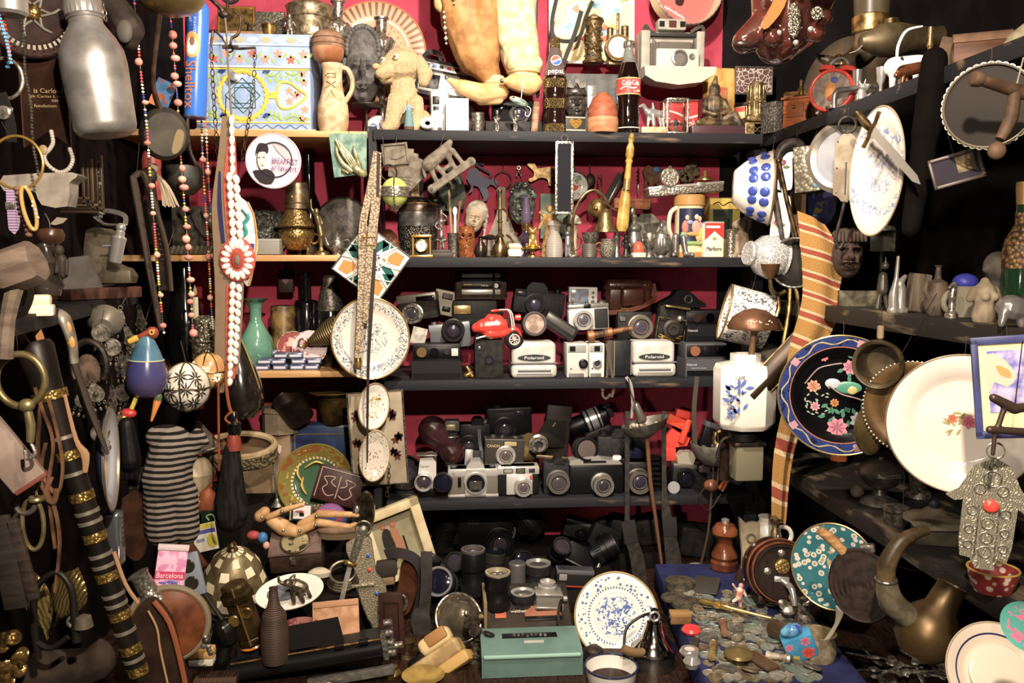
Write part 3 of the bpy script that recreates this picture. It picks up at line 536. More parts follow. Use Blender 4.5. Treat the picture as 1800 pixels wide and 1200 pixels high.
t=T('zoom_camera','camera','zoom camera with silver bands on its barrel pointing left',1048,764,2.35,rot=(0,-22,0),g='old cameras on the black shelves');b=t.p('barrel',BLK);b.lathe([(0,-38),(15,-38),(17,-30),(17,-12),(19,-10),(19,30),(12,34),(0,34)],(0,10,26),'x',30);k=t.p('bands',M('a8aab0',.3,.7));[k.lathe([(19.5,a),(19.5,a+c)],(0,10,26),'x',30)for a,c in((-8,5),(0,12),(15,3))];t.p('grip',BLK2).box(6,10,2,50,24,14,4);t.p('eyepiece',BLK2).box(34,10,30,18,24,24,3)
barrel('large dark lens with pale glass facing out below the zoom camera',1022,788,2.29,20,34,rot=(80,0,8),cap=M('5a504c',.08,coat=1),g='camera lenses on the shelves')
cam_('black reflex camera with blue glinting lens behind the hanging dish',1092,818,2.31,84,52,32,BLK2,None,(-4,30,14,BLK2),(20,26,21,24,BLK,M('34325a',.2,.2)),btn=[(-30,8,8,BLK2)])
t=T('toy_gun','toy','bright orange red plastic toy leaning beside the hanging dish',1186,808,2.3);OR=M('e5401c',.35);t.p('body',OR).at(6,6,66,0,24,0).box(0,0,0,42,16,18,2);b=t.p('handle',OR);b.at(16,-4,52,0,20,0).box(0,0,0,9,12,44,2);b.at(16,2,60,0,24,0).box(0,4,0,28,12,16,2)
k=t.p('wing',M('dd3a26',.4));k.ext([(-16,40),(-4,56),(14,44),(28,38),(22,24),(0,22),(-16,16)],10,y=2);k.box(-8,6,10,20,14,24,2);k.at(20,20,78,0,14,0).box(0,0,0,30,14,14,2)
# ---------- long utensils hanging before the fourth shelf
t=T('long_ladle','ladle','long handled grey metal dish hung from shelf, brown rod below',1134,748,2.14);b=t.p('dish',M('7d786f',.45,.7,c2='5f5a50',s=50));b.lathe([(0,-22),(14,-20),(30,-10),(42,8)],n=40,th=1.8);b.V=[Vector((v.x,v.y*.8,v.z+v.x*.26))for v in b.V];t.p('rod',M('7a5238',.55,.4)).tube([(4,0,-20),(12,4,-100),(26,12,-180),(38,16,-256)],[4,3.6,3.2,2.6],8,3);h=t.p('hook',M('77736c',.4,.8));h.tube([(-30,4,84),(-26,2,60),(-16,0,36)],[3,3,5],8,4,fl=.4);h.cap((-16,0,36),(-6,0,12),6,9);d=t.p('pebbles',M('a89c88',.8));d.stuff=True
for i in range(26):d.ell(RU(-26,24),RU(-14,14),RU(-6,2),RU(2,5),n=7)
t=T('metal_pan','pan','round grey metal pan of odds and ends hanging at right',1256,780,2.14);b=t.p('pan',M('8a867c',.45,.6,c2='6a665c',s=50));b.lathe([(0,-38),(18,-36),(34,-22),(42,-2),(42,2)],n=40,th=1.8);h=t.p('strap',M('4a423a',.6));h.rib([(-36,-4,0),(-40,-6,60),(-34,0,120)],8,1.6,ref=(0,1,0));d=t.p('contents',M('8a8272',.7,c2='5a5448',s=80));d.stuff=True
for i in range(34):a=RU(0,6.3);q=RU(0,30);d.ell(q*cos(a),q*sin(a),RU(-18,-4),RU(3,7),RU(3,6),RU(2,5),7)
t.p('wire_loop',M('c9a23a',.4)).tor(8,-8,12,12,2.4,'y',18,6);t.p('ball',WHT).ell(2,-22,0,6)
cam_('black camera propped in the hanging round metal pan',1250,786,2.15,44,42,22,BLK,(10,M('4a4a50',.4)),rot=(0,18,0))
t=T('wooden_ball','rattle','brown wooden ball on long thin rods hanging at right',1250,853,2.12);t.p('ball',M('7a4a30',.3,c2='5a3422',s=40)).ell(0,0,0,13,12,11,20);k=t.p('rods',M('4a3a2c',.6));k.tube([(2,2,-8),(-2,6,-90),(-14,14,-160)],2.4,7,3);k.tube([(12,2,4),(14,2,60),(8,2,100)],1.6,6,3);k.tube([(4,2,10),(4,4,96)],1.6,6,2);k.tube([(22,4,8),(26,4,80)],1.6,6,2);t.p('cord',DLE).tube([(-12,0,-4),(-22,0,-24),(-4,-2,-44),(18,0,-16)],1.2,6,5)
t=T('wooden_peg','peg','orange brown wooden pegs by the wooden ball',1272,846,2.13,rot=(0,30,0));t.p('peg',OWD).cap((0,0,-14),(0,0,14),3);t.p('peg',OWD).cap((7,2,-14),(7,2,14),3)
for px,lab,pts,padz,w in((1108,'dark camera strap with shoulder pad, left of the brown rod',[(-8,0,200),(-6,0,20),(-4,-2,-16),(12,0,-60),(24,4,-140),(26,8,-190)],[(-5,0,6),(2,0,-34)],(8,8,17,24,26,26)),(1180,'wide dark camera strap with square pad, right of the brown rod',[(-16,2,200),(-14,0,70),(-10,-2,20),(4,0,-60),(12,4,-120),(14,8,-168)],[(-4,-2,12),(-2,-2,-22)],(8,8,16,28,30,30))):
    t=T('camera_strap','strap',lab,px,920,2.15);SM=M('2a2724',.65,c2='3b3733',s=50);t.p('band',SM).rib(pts,w,1.6);t.p('pad',M('2c2a28',.6)).rib([(padz[0][0],-2,padz[0][2]),((padz[0][0]+padz[1][0])/2,-3,(padz[0][2]+padz[1][2])/2),(padz[1][0],-2,padz[1][2])],24,2.6)
t=T('cloth_strap','strap','pale twisted cord hanging from third shelf edge',1104,665,2.18);t.p('cord',M('8d877c',.7)).rib([(-2,6,2),(4,-2,-10),(8,-4,-40),(6,-4,-70)],[5,6,6,4],1.6)
# ---------- bottom: cameras and lenses on the table
ZQ=ZT+.031
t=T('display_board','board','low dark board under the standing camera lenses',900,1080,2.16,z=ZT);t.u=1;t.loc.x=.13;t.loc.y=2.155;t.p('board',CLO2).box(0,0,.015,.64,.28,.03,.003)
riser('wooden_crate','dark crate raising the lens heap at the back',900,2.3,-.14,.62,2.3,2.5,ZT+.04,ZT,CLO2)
zr_=ZT+.0405
cam_('black camera leaning at the back of the lens heap',850,985,2.36,98,66,34,M('0d0d0f',.4),None,None,(26,22,24,26,BLK,DGL),wins=[(-22,52,22,10,M('34363e',.3))],z=zr_,rot=(0,5,0))
barrel('long black telephoto lens slanting at the back of lens heap',945,985,2.38,25,100,rot=(0,-44,0),z=zr_+.05,body=BLK)
barrel('black lens hood at left beside cream picture frame',772,985,2.36,20,46,rot=(0,14,0),z=zr_,body=BLK)
barrel('small black lens with glinting glass facing out of lens heap',911,975,2.2,16,40,rot=(74,0,10),body=BLK,z=zr_+.035)
barrel('tall black zoom lens standing upright, second in the heap',832,1056,YZ(832,1056,ZQ),21,92,body=BLK,cap=M('4a4448',.2,.2),rim=M('4a4442',.4),z=ZQ)
barrel('wide black lens lying with blue glass towards the front',786,1038,2.06,25,62,rot=(62,0,-16),cap=BLG,rim=M('8a8a8a',.3,.7),z=ZQ+.03)
barrel('dark grey lens between the tall black lenses',867,1030,YZ(867,1020,ZQ),18,52,rot=(0,4,0),body=M('2c2a28',.5),z=ZQ+.002)
barrel('tall black lens with cream rim standing in front of heap',875,1078,YZ(875,1078,ZQ),22,74,body=BLK,rim=M('a89c7c',.35,.6),cap=M('4a4640',.1,coat=1),z=ZQ)
L('lens_tube','tube','plain grey ribbed metal tube among the lenses',909,1040,YZ(909,1040,ZQ),[(0,0),(15,0),(15,52),(13,54),(0,54)],M('6d6a68',.4,.5,c2='58565a',s=300,k='w',d='Z'),n=28,z=ZQ)
barrel('squat lens with silver front and ribbed ring, right of heap',946,1034,YZ(946,1034,ZQ),22,46,rim=M('a8a49a',.3,.7),cap=M('4a4440',.1,coat=1),z=ZQ)
barrel('short lens with two silver rings near the waist level finder',919,1074,YZ(919,1074,ZQ),21,35,rim=SLV,cap=M('55504a',.1,coat=1),z=ZQ)
t=T('waist_level_camera','camera','silver waist level camera with round lens on its top',964,1082,YZ(964,1082,ZQ),z=ZQ,rot=(0,3,0));b=t.p('body',M('8f8a80',.35,.6));b.box(0,18,20,46,36,40,2);b.m(CHR).box(0,17,14,48,38,3,1);b.box(0,17,37,48,38,3,1);b.m(BLK).box(0,-.6,6,44,2,10);l=t.p('lens',SLV);l.lathe([(0,40),(17,40),(17,48),(14,50),(14,56),(10,57),(8,53),(0,53)],(-2,18,0),n=28);k=t.p('knob',CHR);k.cyl(26,14,26,5,8,'x',16,1);k.box(22,0,16,8,6,12,2);t.p('wrist_strap',DLE).rib([(20,-4,8),(18,-24,40),(8,-60,26),(14,-112,0),(22,-108,2),(16,-60,28)],5,1.4,ref=(0,-.6,1))
cam_('black pocket camera with pale flash window behind blue plate',1010,1036,YZ(1010,1036,ZQ),66,34,26,M('232426',.45),(8,M('55575a',.4)),wins=[(-22,22,14,12,M('8a807c',.2))],z=ZQ,rot=(0,4,0))
ALL[-1].p('red_line',M('a33028',.5)).box(8,-1,6,50,1,2)
for px,py,Y,r,h,rot,lab in((800,1000,2.38,18,44,(0,-20,0),'black lens tilted left in the back row of the lens heap'),(890,990,2.42,20,40,(60,0,-10),'black lens facing out beside the leaning black camera'),(975,1012,2.26,17,40,(40,20,0),'small dark lens slanting in front of the long telephoto'),(760,1030,2.2,19,36,(80,0,20),'black ringed lens facing out behind the cream picture frame'),(1040,1010,2.26,20,46,(0,62,0),'black lens lying on its side behind blue plate'),(812,1010,2.24,17,40,(70,0,-20),'dark lens facing out behind the tall zoom lens'),(740,1070,2.1,18,50,(0,24,0),'dark lens tilted beside the long grey strap')):barrel(lab,px,py,Y,r,h,rot=rot,body=BLK,cap=DGL,rim=M('2a2a2c',.35,.4),z=(zr_ if Y>2.3 else ZQ)+.025)
t=T('flash_case','case','black folding case with a silver rim lying open',1020,1000,2.24,rot=(-20,28,0),z=zr_);t.p('case',BLK).box(0,10,14,62,20,34,2);k=t.p('rim',STL);k.box(32,-1,12,5,4,34,1);k.box(0,-1,-3,64,4,3,1)
cam_('small black camera with silver dial behind the open case',1010,946,2.42,46,32,24,BLK2,(7,M('7a7d88',.35,.4)),None,(8,12,10,10,BLK),z=zr_+.012,rot=(0,16,0))
cam_('black camera with two knobs leaning beside the shoulder strap',1058,960,2.36,58,40,26,BLK2,None,None,(-6,16,12,12,BLK),z=zr_,rot=(0,24,0),btn=[(-16,8,9,BLK2),(8,5,6,STL)])
for i,(px,py,Y,w,h,r,lab)in enumerate(((1090,985,2.4,60,46,14,'crumpled black leather case behind the first strap'),(1146,985,2.4,54,50,-10,'crumpled black leather case behind the brown rod'),(1216,985,2.4,60,54,8,'crumpled black leather case behind the wide strap'))):
    t=T('leather_case','case',lab,px,py,Y,z=zr_ if px<1190 else ZT+.001,rot=(0,r,0));t.p('case',M('1a1817',.6,c2='2b2724',s=30)).box(0,0,h/2,w,44,h,6,3).disp(3,.06)
t=T('chrome_ring','lens','chrome ringed lens lying face up behind the pepper mill',1224,1004,2.28,z=ZT+.001);t.p('ring',CHR).lathe([(8,2),(15,0),(16,6),(13,8),(9,6)],n=28);t.p('glass',DGL).lathe([(0,5),(9,4)],n=20)
# ---------- things on the top shelf, from the painted box to the side corner
random.seed(4);z0=ZS[0];zl=ZL[0]
t=T('painted_box','box','blue wooden chest painted with flowers, yellow chain ring and green star',447,226,2.24,z=zl)
PB=M('8fa6c9',.5,c2='7d96be',s=20);YL_=M('e6c11f',.5);GN=M('2f7d55',.5);LGN=M('8aa53a',.5);PNK=M('d9836a',.5);RDF=M('c0563c',.5);NVY=M('2a3c7a',.5);IV=M('e7e0cc',.6)
b=p('chest',PB);b.box(0,70,57,198,140,104,1.5);b.m(M('a59a86',.6)).box(3,72,3,208,150,6,1);b.m(YL_).box(0,-.6,108,196,2,2.2);b.box(0,-.6,17,196,2,2)
b.tor(-18,-1,63,41,2.6,'y',40,6)
for i in range(26):a=2*pi*i/26;b.tor(-18+41*cos(a),-1.5,63+41*sin(a),4,1,'y',8,4)
for cx in(66,):
    b.tube([(30,-1,64),(40,-1,66),(46,-1,84),(62,-1,86),(80,-1,74),(92,-1,64),(80,-1,52),(62,-1,42),(46,-1,44),(40,-1,62)],2.2,6,5);b.tube([(22,-1,60),(44,-1,60)],2,6,1);b.tube([(22,-1,68),(44,-1,68)],2,6,1)
b.m(GN)
for q in range(4):
    a=radians(22.5*q*2);pts=[(-18+30*cos(a+pi/2*i+pi/4),-1,63+30*sin(a+pi/2*i+pi/4))for i in range(4)];b.tube(pts,.9,4,1,True)
    pts=[(-18+19*cos(a+pi/2*i),-1,63+19*sin(a+pi/2*i))for i in range(4)];b.tube(pts,.8,4,1,True)
b.m(LGN)
for sx,sz in((34,96),(34,30),(-74,92),(-74,32),(70,98),(70,28)):
    d=1 if sz<60 else-1;b.tube([(sx-14,-.6,sz-d*6),(sx,-.6,sz),(sx+14,-.6,sz-d*10)],.8,4,4)
    for k in range(7):leaf(b,sx-14+k*5,sz-4+2*sin(k),12,d*(60 if k%2 else-50)+k*9)
b.m(PNK)
for x,z in((86,102),(88,86),(88,40),(84,24),(62,72),(72,64),(62,54),(78,68)):flower(b,x,z,8,5)
b.m(NVY)
for x,z in((16,102),(-60,102),(14,26),(-60,26)):leaf(b,x,z,16,20,w=.6)
b.m(M('5b6f97',.5))
b.tube([(-98+i*10,-.6,10+3*(-1)**i)for i in range(20)],.9,4,4)
l=p('lid',PB);l.box(0,70,129,198,140,38,1.5);l.m(IV).box(0,-.6,112,196,2,2.4);l.m(PB).ext([(-98,148),(98,148),(100,168),(-100,168)],150,y=-1);l.m(IV).box(0,-1,150,197,2,2)
for i in range(9):
    l.m((PNK,RDF,PNK)[i%3]);flower(l,-88+i*22,130+5*(-1)**i,9,5);l.m(LGN);leaf(l,-78+i*22,128,12,60*(-1)**i);leaf(l,-80+i*22,132,11,200)
    l.m((IV,M('b99a7a',.5))[i%2]);leaf(l,-96+i*22,158,20,0,y=-1.8,w=.5)
k=p('lock_knob',CHR);k.lathe([(9,0),(9,4),(6,5),(6,10),(7.5,11),(7.5,16),(4,17),(0,17)],(-30,0,93),'y',22)
# on the chest
zc=zl+t.u*168
L('brass_mortar','cup','small plain brass cup standing on the painted chest',473,45,2.3,[(0,0),(10,0),(11,3),(13,23),(14,26)],BRS,th=1.5,z=zc)
t=L('silver_drum','vessel','large engraved silver vessel with triangle pattern on the painted chest',545,45,2.36,[(0,0),(30,0),(34,3),(37,10),(40,62),(42,66),(38,70),(0,70)],M('b7a686',.35,1,c2='7d6d50',s=80,b=.3),z=zc,n=40)
for i in range(16):a=2*pi*i/16;t.b.at(37*cos(a),37*sin(a),30,0,0,math.degrees(a)+90);t.b.ext([(-6,-14),(6,-14),(0,16)],1.4,y=-.7)
t.b.at();t.b.tor(0,0,46,40,1.4,'z');t.b.tor(0,0,12,37.5,1.4,'z')
t=T('pewter_figurine','figurine','small pewter figure of a standing man on the painted chest',509,46,2.27,z=zc);b=p('figure',PEW)
b.cap((-4,0,0),(-3,0,16),2.6,3);b.cap((4,0,0),(3,0,16),2.6,3);b.cap((0,0,16),(0,0,28),4.5,6);b.cap((-6,0,28),(-9,-2,18),2.2,1.8);b.cap((6,0,28),(10,0,20),2.2,1.8);b.ell(0,0,37,3.6,3.6,4.4);b.blob(.9)
p('base',PEW).box(0,0,-1,22,12,4,.6)
t=T('brass_dish','dish','tall brass tray leaning behind the little wooden board on the chest',412,44,2.36,z=zc,rot=(-14,0,0));p('tray',BRS).box(0,4,38,66,4,76,2);p('rim',GLD).tube([(-30,1,4),(30,1,4),(30,1,72),(-30,1,72)],2,6,1,True)
t=T('silver_tray','tray','stained grey silver plaque leaning at the back of the painted chest',468,44,2.42,z=zc,rot=(-10,0,0));p('plaque',SILE).box(0,3,36,64,4,72,2);p('rim',SIL).tube([(-31,0,1),(31,0,1),(31,0,71),(-31,0,71)],1.6,6,1,True)
t=T('wooden_block','board','short brown wooden board lying on the painted chest',430,46,2.26,z=zc);p('board',M('8c6a48',.6,c2='6c4c30',s=40)).box(0,10,4,62,22,8,1)
t=T('small_gargoyle','figurine','tiny dark bird figurine on the wooden board',438,38,2.28,z=zc+8*t.u);b=p('bird',IRN);b.ell(0,0,8,5,5,7);b.ell(-3,0,17,3.5);b.cap((0,0,10),(14,0,16),2.5,1);b.cap((2,0,10),(10,0,2),2,1);b.cap((-3,0,17),(-9,0,16),1.6,.5);b.cap((0,0,0),(0,0,6),3);b.blob(.8)
# candlesticks and copper platter
for px,py,hh,Y,lab in((598,226,232,2.38,'tall ornate silver candlestick with bowl shaped knop behind the grey mask'),(673,226,206,2.4,'slender silver candlestick between the grey mask and the dog')):
    t=T('candlestick','candlestick',lab,px,py,Y,z=z0);s=hh/232
    p('stem',SIL).lathe([(q[0],q[1]*s)for q in[(0,0),(26,0),(26,5),(12,12),(6,22),(5,60),(9,66),(5,74),(5,130),(10,140),(6,148),(9,156),(18,170),(22,186),(20,194),(10,200),(7,206)]],n=28)
    p('knop',SILE).lathe([(8,168*s),(19,176*s),(23,190*s),(19,196*s),(8,199*s)],n=28,flute=14,fa=.05);p('socket',SIL).lathe([(7,204*s),(9,210*s),(10,230*s),(13,232*s),(13,235*s)],n=24,th=2)
plate('carved_platter','large round carved copper platter with arcade rim standing behind grey mask',660,92,2.45,88,5,PM('b98d6a',.144,[(0,.22,'s',0,0,'a87a58'),(.28,.6,'v',16,.35,'8a5f40'),(.62,.66,'s',0,0,'dcc0a0'),(.7,.95,'p',44,.2,'75492f'),(.95,.97,'s',0,0,'e0c6a6')],1,.4),M('a5714c',.4),rot=(-6,0,0),c='platter',well=.62)
# jug and drum
t=L('clay_jug','jug','pale clay jug with incised signs and one loop handle',586,226,2.24,[(0,0),(22,0),(26,12),(27.5,32),(26,48),(20,66),(17,84),(17,104),(19,114),(19,118)],CLY,n=32,z=zl)
p('handle',CLY).tube([(14,0,112),(26,0,110),(34,0,94),(33,0,74),(22,0,55)],[6,5.5,5.5,5.5,6],8,5,fl=.8)
k=p('incised_marks',M('8d6f4c',.9));k.tube([(-9,-16.5,96),(-6,-17.5,99),(7,-17.5,99),(8,-17,93),(-6,-17.5,93)],.8,5,1)
k.tube([(-8,-18.5,76),(8,-18.5,86)],.8,5,1);k.tube([(-8,-18,87),(7,-19,75)],.8,5,1);k.tube([(-10,-22.5,52),(0,-21.5,70),(10,-22,52),(-10,-22.5,52)],.8,5,1);k.tube([(-4,-24,50),(5,-21,62)],.7,5,1)
t=L('gourd_drum','drum','small brown gourd drum with skin cover resting on the clay jug',577,103,2.24,[(0,0),(16,1),(25,9),(28,22),(28,30)],M('b98a62',.5,c2='8a4f28',s=14),part='bowl',n=32,z=zl+118*t.u)
p('skin',M('8a6a50',.7,c2='6e503a',s=40)).lathe([(28.6,27),(29,36),(27,46),(20,54),(8,58),(0,58)],n=32);k=p('band',M('6b4c36',.8));k.tor(0,0,32,28.6,1.2,'z',32);k.tor(0,0,42,28.4,.8,'z',32)
# grey African mask
t=T('carved_mask','mask','grey carved face mask with beaded crown on a wire stand',640,226,2.33,z=z0);GM=M('625f5e',.6,c2='4c4a48',s=70,b=.2);b=p('face',GM);head(b,60,34,112,0,0,112,[(0,.0,.09,.24,.2),(0,-.14,.17,.07,.12),(.4,.1,.2,.08,.12),(-.4,.1,.2,.08,.12),(.38,.28,.24,.04,.08),(-.38,.28,.24,.04,.08),(0,-.5,.22,.05,.16),(0,-.6,.2,.05,.14),(0,-.85,.2,.1,.1),(.35,-.35,.05,.2,.04),(-.35,-.35,.05,.2,.04)],56,2.3,.11,-.55)
for sx in(-1,1):b.ell(sx*31,6,122,7,5,14)
c=p('crown',GM);c.ell(0,4,152,25,12,34,24)
for i in range(19):a=pi*(-.1+1.2*i/18);c.ell(28*cos(a),2,152+36*sin(a),5,6,5.5,8)
s=p('stand',IRN);s.cyl(4,6,52,30,4,'z',28,1);s.cyl(4,6,0,2.2,56,'z',8);s.tor(0,0,2,34,1.2,'z',36,6);s.tube([(4,6,8),(-30,0,2)],1,5,1);s.tube([(4,6,8),(34,4,2)],1,5,1)
# toy dog
t=T('toy_dog','toy dog','cream rubber toy puppy with floppy ears looking left',712,226,2.26,z=z0);DOG=M('dcc497',.6,c2='c6a873',s=45,b=.7,bk='w',dis=9,d='X',bs=150);b=p('body',DOG)
for q in[((-8,4,116),(2,8,118),31,29),((-30,-10,104),(-38,-14,100),17,13),((-30,-8,92),(-34,-10,90),11,9),((-4,8,90),(0,12,44),21,29),((-16,-6,56),(-22,-10,14),14,14),((-24,-8,8),(-30,-16,7),12,11),((20,-6,52),(22,-10,14),14,13),((20,-10,8),(14,-18,7),12,11),((28,6,24),(36,-4,14),19,14),((-22,8,20),(-26,4,14),16,13),((-4,6,140),(6,8,136),12,14)]:b.cap(*q)
b.disp(1.2,.12).blob(1.8,2)
e=p('ear',DOG);e.cap((26,-2,124),(36,-10,100),10,14);e.cap((36,-10,100),(34,-12,86),14,10);e.blob(2,2);e=p('ear',DOG);e.cap((-28,6,128),(-34,6,112),8,9);e.blob(2,2)
for x,y,z in((-13,-27,124),(-36,-10,122)):e=p('eye',M('efe3c4',.3));e.ell(x,y,z,5);e.m(M('6f5c38',.4)).ell(x-1.5,y-3.8,z,2.4)
e=p('nose',M('b39a66',.4));e.ell(-47,-24,108,7,6,5.5);e=p('mouth',M('8a7040',.6));e.tube([(-46,-24,94),(-34,-26,88),(-22,-22,94)],1.6,6,4);c=p('collar',M('c8ab76',.6));c.tor(2,12,74,21,2.2,'z',24,6)
# small things round the dog
t=T('porcelain_clock','clock','small domed porcelain ornament with blue painting behind the dog',664,226,2.38,z=z0);p('case',PM('d8d4cc',.04,[(.2,.95,'n',3,.46,'4a5fa0')])).lathe([(0,0),(24,0),(25,10),(22,26),(12,38),(0,42)],n=28);p('rim',SIL).tor(0,0,4,25,2,'z')
t=T('clay_figure','figurine','tiny headless clay figure in teal skirt before the toy dog',719,228,2.215,z=z0);b=p('skirt',M('5f8286',.7));b.lathe([(0,6),(9,6),(6.5,26),(5.5,34),(0,35)],n=14);k=p('torso',M('7f8f92',.7));k.cap((0,0,34),(0,0,40),5,6);k.cap((-5,-2,40),(-9,-4,30),2.4,2);k.cap((5,-2,40),(9,-5,36),2.4,2);k.blob(.8);p('base',M('5a3f2e',.7)).cyl(0,0,0,9,7,'z',14,1);p('neck',CLY).cyl(0,0,40,3.5,12,'z',12,1)
t=T('ring_holder','ornament','white ceramic ring with brown hole lying on shelf edge',752,228,2.215,z=z0);p('ring',WHT).lathe([(4,0),(11,0),(13,3),(13,16),(10,19),(5,18),(4,12)],(0,0,10.5),'y',24,sy=.8);p('hole',M('b58a45',.5)).lathe([(0,13),(5.5,13)],(0,-.4,10.5),'y',16)
t=T('radio_cassette','radio','silver and black portable radio with strap tilted behind the dog',770,190,2.4,rot=(-8,10,0));b=p('case',M('3a3a3e',.4));b.box(0,14,52,92,28,66,3);f=p('front_panel',M('b9b7b2',.35,.6));f.box(0,-.5,44,84,3,36,1.5);f.box(0,-.5,72,86,3,12,1)
for x in(-30,-18,-6,8,22):p('button',M(('c23b2e' if x==8 else '4a86c0')if x in(8,-18)else '222222',.4)).box(x,-2.5,72,7,3,5,.8)
p('dial',BLK).cyl(34,-2,46,8,4,'y',20,.8);p('dial',WHT).cyl(14,-2,46,9,3,'y',20,.8);p('speaker',BLK).box(-22,-2,44,34,2,26,1);p('handle',BLK).rib([(-44,14,82),(-34,10,98),(-16,10,100),(-6,14,84)],8,2);p('strap',M('3d3b3d',.6)).rib([(18,10,84),(30,6,104),(44,4,128)],12,1.4)
t=T('white_camera','camera','small silver compact camera standing on end beside the white box',769,228,2.28,z=z0);b=p('body',M('d6d4cf',.3,.4));b.box(4,12,40,34,24,80,8);p('grip',M('c7c5c1',.3,.6)).box(0,-2,32,22,5,64,2)
p('window',BLK).box(-2,-5,58,12,2,14,1);p('window',BLK).box(-2,-5,44,10,2,8,1);k=p('lens',SIL);k.ring(0,-4,30,11,7,4);k.m(WHM).cyl(0,-4,30,7,2,'y');p('button',BLK).cyl(4,-4,8,4,3,'y')
t=T('white_box','box','plain white cardboard box with faint grey lettering',804,228,2.23,z=z0);p('carton',WHM).box(0,19,29,40,38,58,.6);k=p('lettering',M('b9b3ae',.6));k.txt('INTAILLES',26,4,0,-.3,30,.2);k.txt('MILNER',20,4,0,-.3,22,.2)
L('tin_cup','cup','little dull tin cup beside the white box',840,228,2.25,[(0,0),(9,0),(11.5,34),(12.5,35)],PEW,th=1.4,z=z0)
t=T('leather_pouch','pouch','crumpled brown leather pouch behind white box under the elf shoe',815,228,2.36,z=z0);b=p('pouch',M('4a2a1e',.6,c2='331c14',s=40));b.cap((-22,0,22),(24,0,20),24,22);b.cap((-10,0,44),(6,0,46),16,14);b.blob(2.4)
t=T('camera_tray','tray','black open tray holding a dark camera under the elf shoes',906,228,2.3,z=z0);b=p('tray',BLK2);b.box(0,26,2,104,52,4,1);b.box(0,1,14,104,3,24,1);b.box(0,51,14,104,3,24,1);b.box(-51,26,14,3,52,24,1);b.box(51,26,14,3,52,24,1)
cam_('black compact camera lying in the open tray under elf shoes',905,222,2.33,80,44,24,lens=(8,20,17,10,BLK,DGL),wins=[(-22,32,16,7,MIR)],top=(10,M('2b2b30',.4)))
for px,lab in((874,'pewter toy soldier, left of the pair before the tray'),(906,'pewter toy soldier, right of the pair before the tray')):
    t=T('toy_soldier','toy soldier',lab,px,228,2.22,z=z0,g='pewter toy soldiers');b=p('figure',PEW);b.cap((-2.4,0,4),(-2,0,14),2,2.3);b.cap((2.4,0,4),(2,0,14),2,2.3);b.cap((0,0,14),(0,0,24),3.4,4);b.cap((-5,0,24),(-3,-3,15),1.6);b.cap((5,0,24),(2,-4,19),1.6);b.ell(0,0,31,3,3,3.4);b.cyl(0,0,33,3,4,'z',10);b.blob(.75,2);p('base',SIL).lathe([(0,0),(7.5,0),(7.5,2),(4,4),(0,5)],n=16)
t=T('carved_stick','stick','short bark brown carved stick leaning by the cola bottle',939,228,2.22,z=z0,rot=(0,5,0));p('stick',M('a8866a',.8,c2='7d5d46',s=70,b=.5)).lathe([(0,0),(6,0),(6.5,20),(6,44),(5,52),(0,53)],n=12).disp(.8,.2)
# puppet
t=T('trouser_puppet','puppet','hanging puppet in baggy cream trousers and pointed elf shoes',870,228,2.3)
b=p('trouser_leg',M('b98548',.6,c2='94642f',s=24,b=1,bs=26));b.cap((-48,0,300),(-50,0,190),50,46);b.cap((-50,0,190),(-30,0,128),46,40);b.cap((-30,0,128),(-8,0,90),38,20);b.cap((-8,0,90),(-2,-4,78),18,17);b.cap((-70,-8,230),(-40,-20,150),30,26);b.cap((-20,-10,230),(-14,-14,130),26,22);b.cap((-44,-24,140),(-16,-20,106),14,10);b.disp(3,.05).blob(3,6)
b=p('trouser_leg',M('d8c8a4',.8,c2='bfa87c',s=40,b=1,bs=30));b.cap((34,0,310),(34,0,190),44,40);b.cap((34,0,190),(46,0,120),38,34);b.cap((46,-4,118),(50,-6,96),34,26);b.cap((10,-14,230),(20,-14,150),14,16);b.cap((50,-14,210),(60,-16,130),18,18);b.cap((30,-24,108),(70,-14,112),12,14);b.disp(3,.06,5).blob(3,5)
k=p('cuff',M('d8c08a',.8));[k.tor(-1,-2,80+i*4,17-i,3,'z',24,7)for i in range(3)];[k.tor(50,-6,98+i*4,27+i,3.4,'z',24,7)for i in range(2)]
sh=M('dab277',.5,c2='c4955a',s=20)
b=p('shoe',sh);b.cap((-82,-26,80),(-58,-24,68),4,12);b.cap((-58,-24,68),(-24,-18,58),13,18);b.cap((-24,-18,58),(8,-6,64),18,17);b.cap((6,-6,64),(0,-4,78),15,14);b.cap((-26,-16,46),(6,-8,50),8,9);b.blob(2,3);p('toe_bell',SIL).ell(-84,-27,82,4)
b=p('shoe',sh);b.cap((14,-34,77),(30,-32,76),5,12);b.cap((30,-32,76),(58,-22,72),14,18);b.cap((58,-22,72),(66,-14,78),18,17);b.cap((56,-10,90),(50,-6,100),20,22);b.blob(2,3);p('toe_bell',SIL).ell(10,-35,77,4)
b=p('jacket_hem',M('d9c08a',.7,c2='c2a468',s=30));b.cap((-80,0,300),(-92,-4,210),26,14);b.cap((-92,-4,212),(-84,-6,190),12,6);b.blob(2.6)
b=p('torso',M('d9c08a',.7));b.cap((-8,0,320),(-4,0,420),80,60);b.blob(5);p('hanging_wire',IRN).tube([(0,0,470),(0,0,560)],1,5,1)
for x0,z1,lab in((-74,252,'crystal_string'),(-88,186,'crystal_string')):
    b=p(lab,M('e9dcc0',.1,coat=1))
    for i in range(7):b.lathe([(0,-5),(3.6,0),(0,5)]if i%2 else[(0,-3),(2.4,0),(0,3)],(x0+.6*i,-44,z1-i*8.5),n=8)
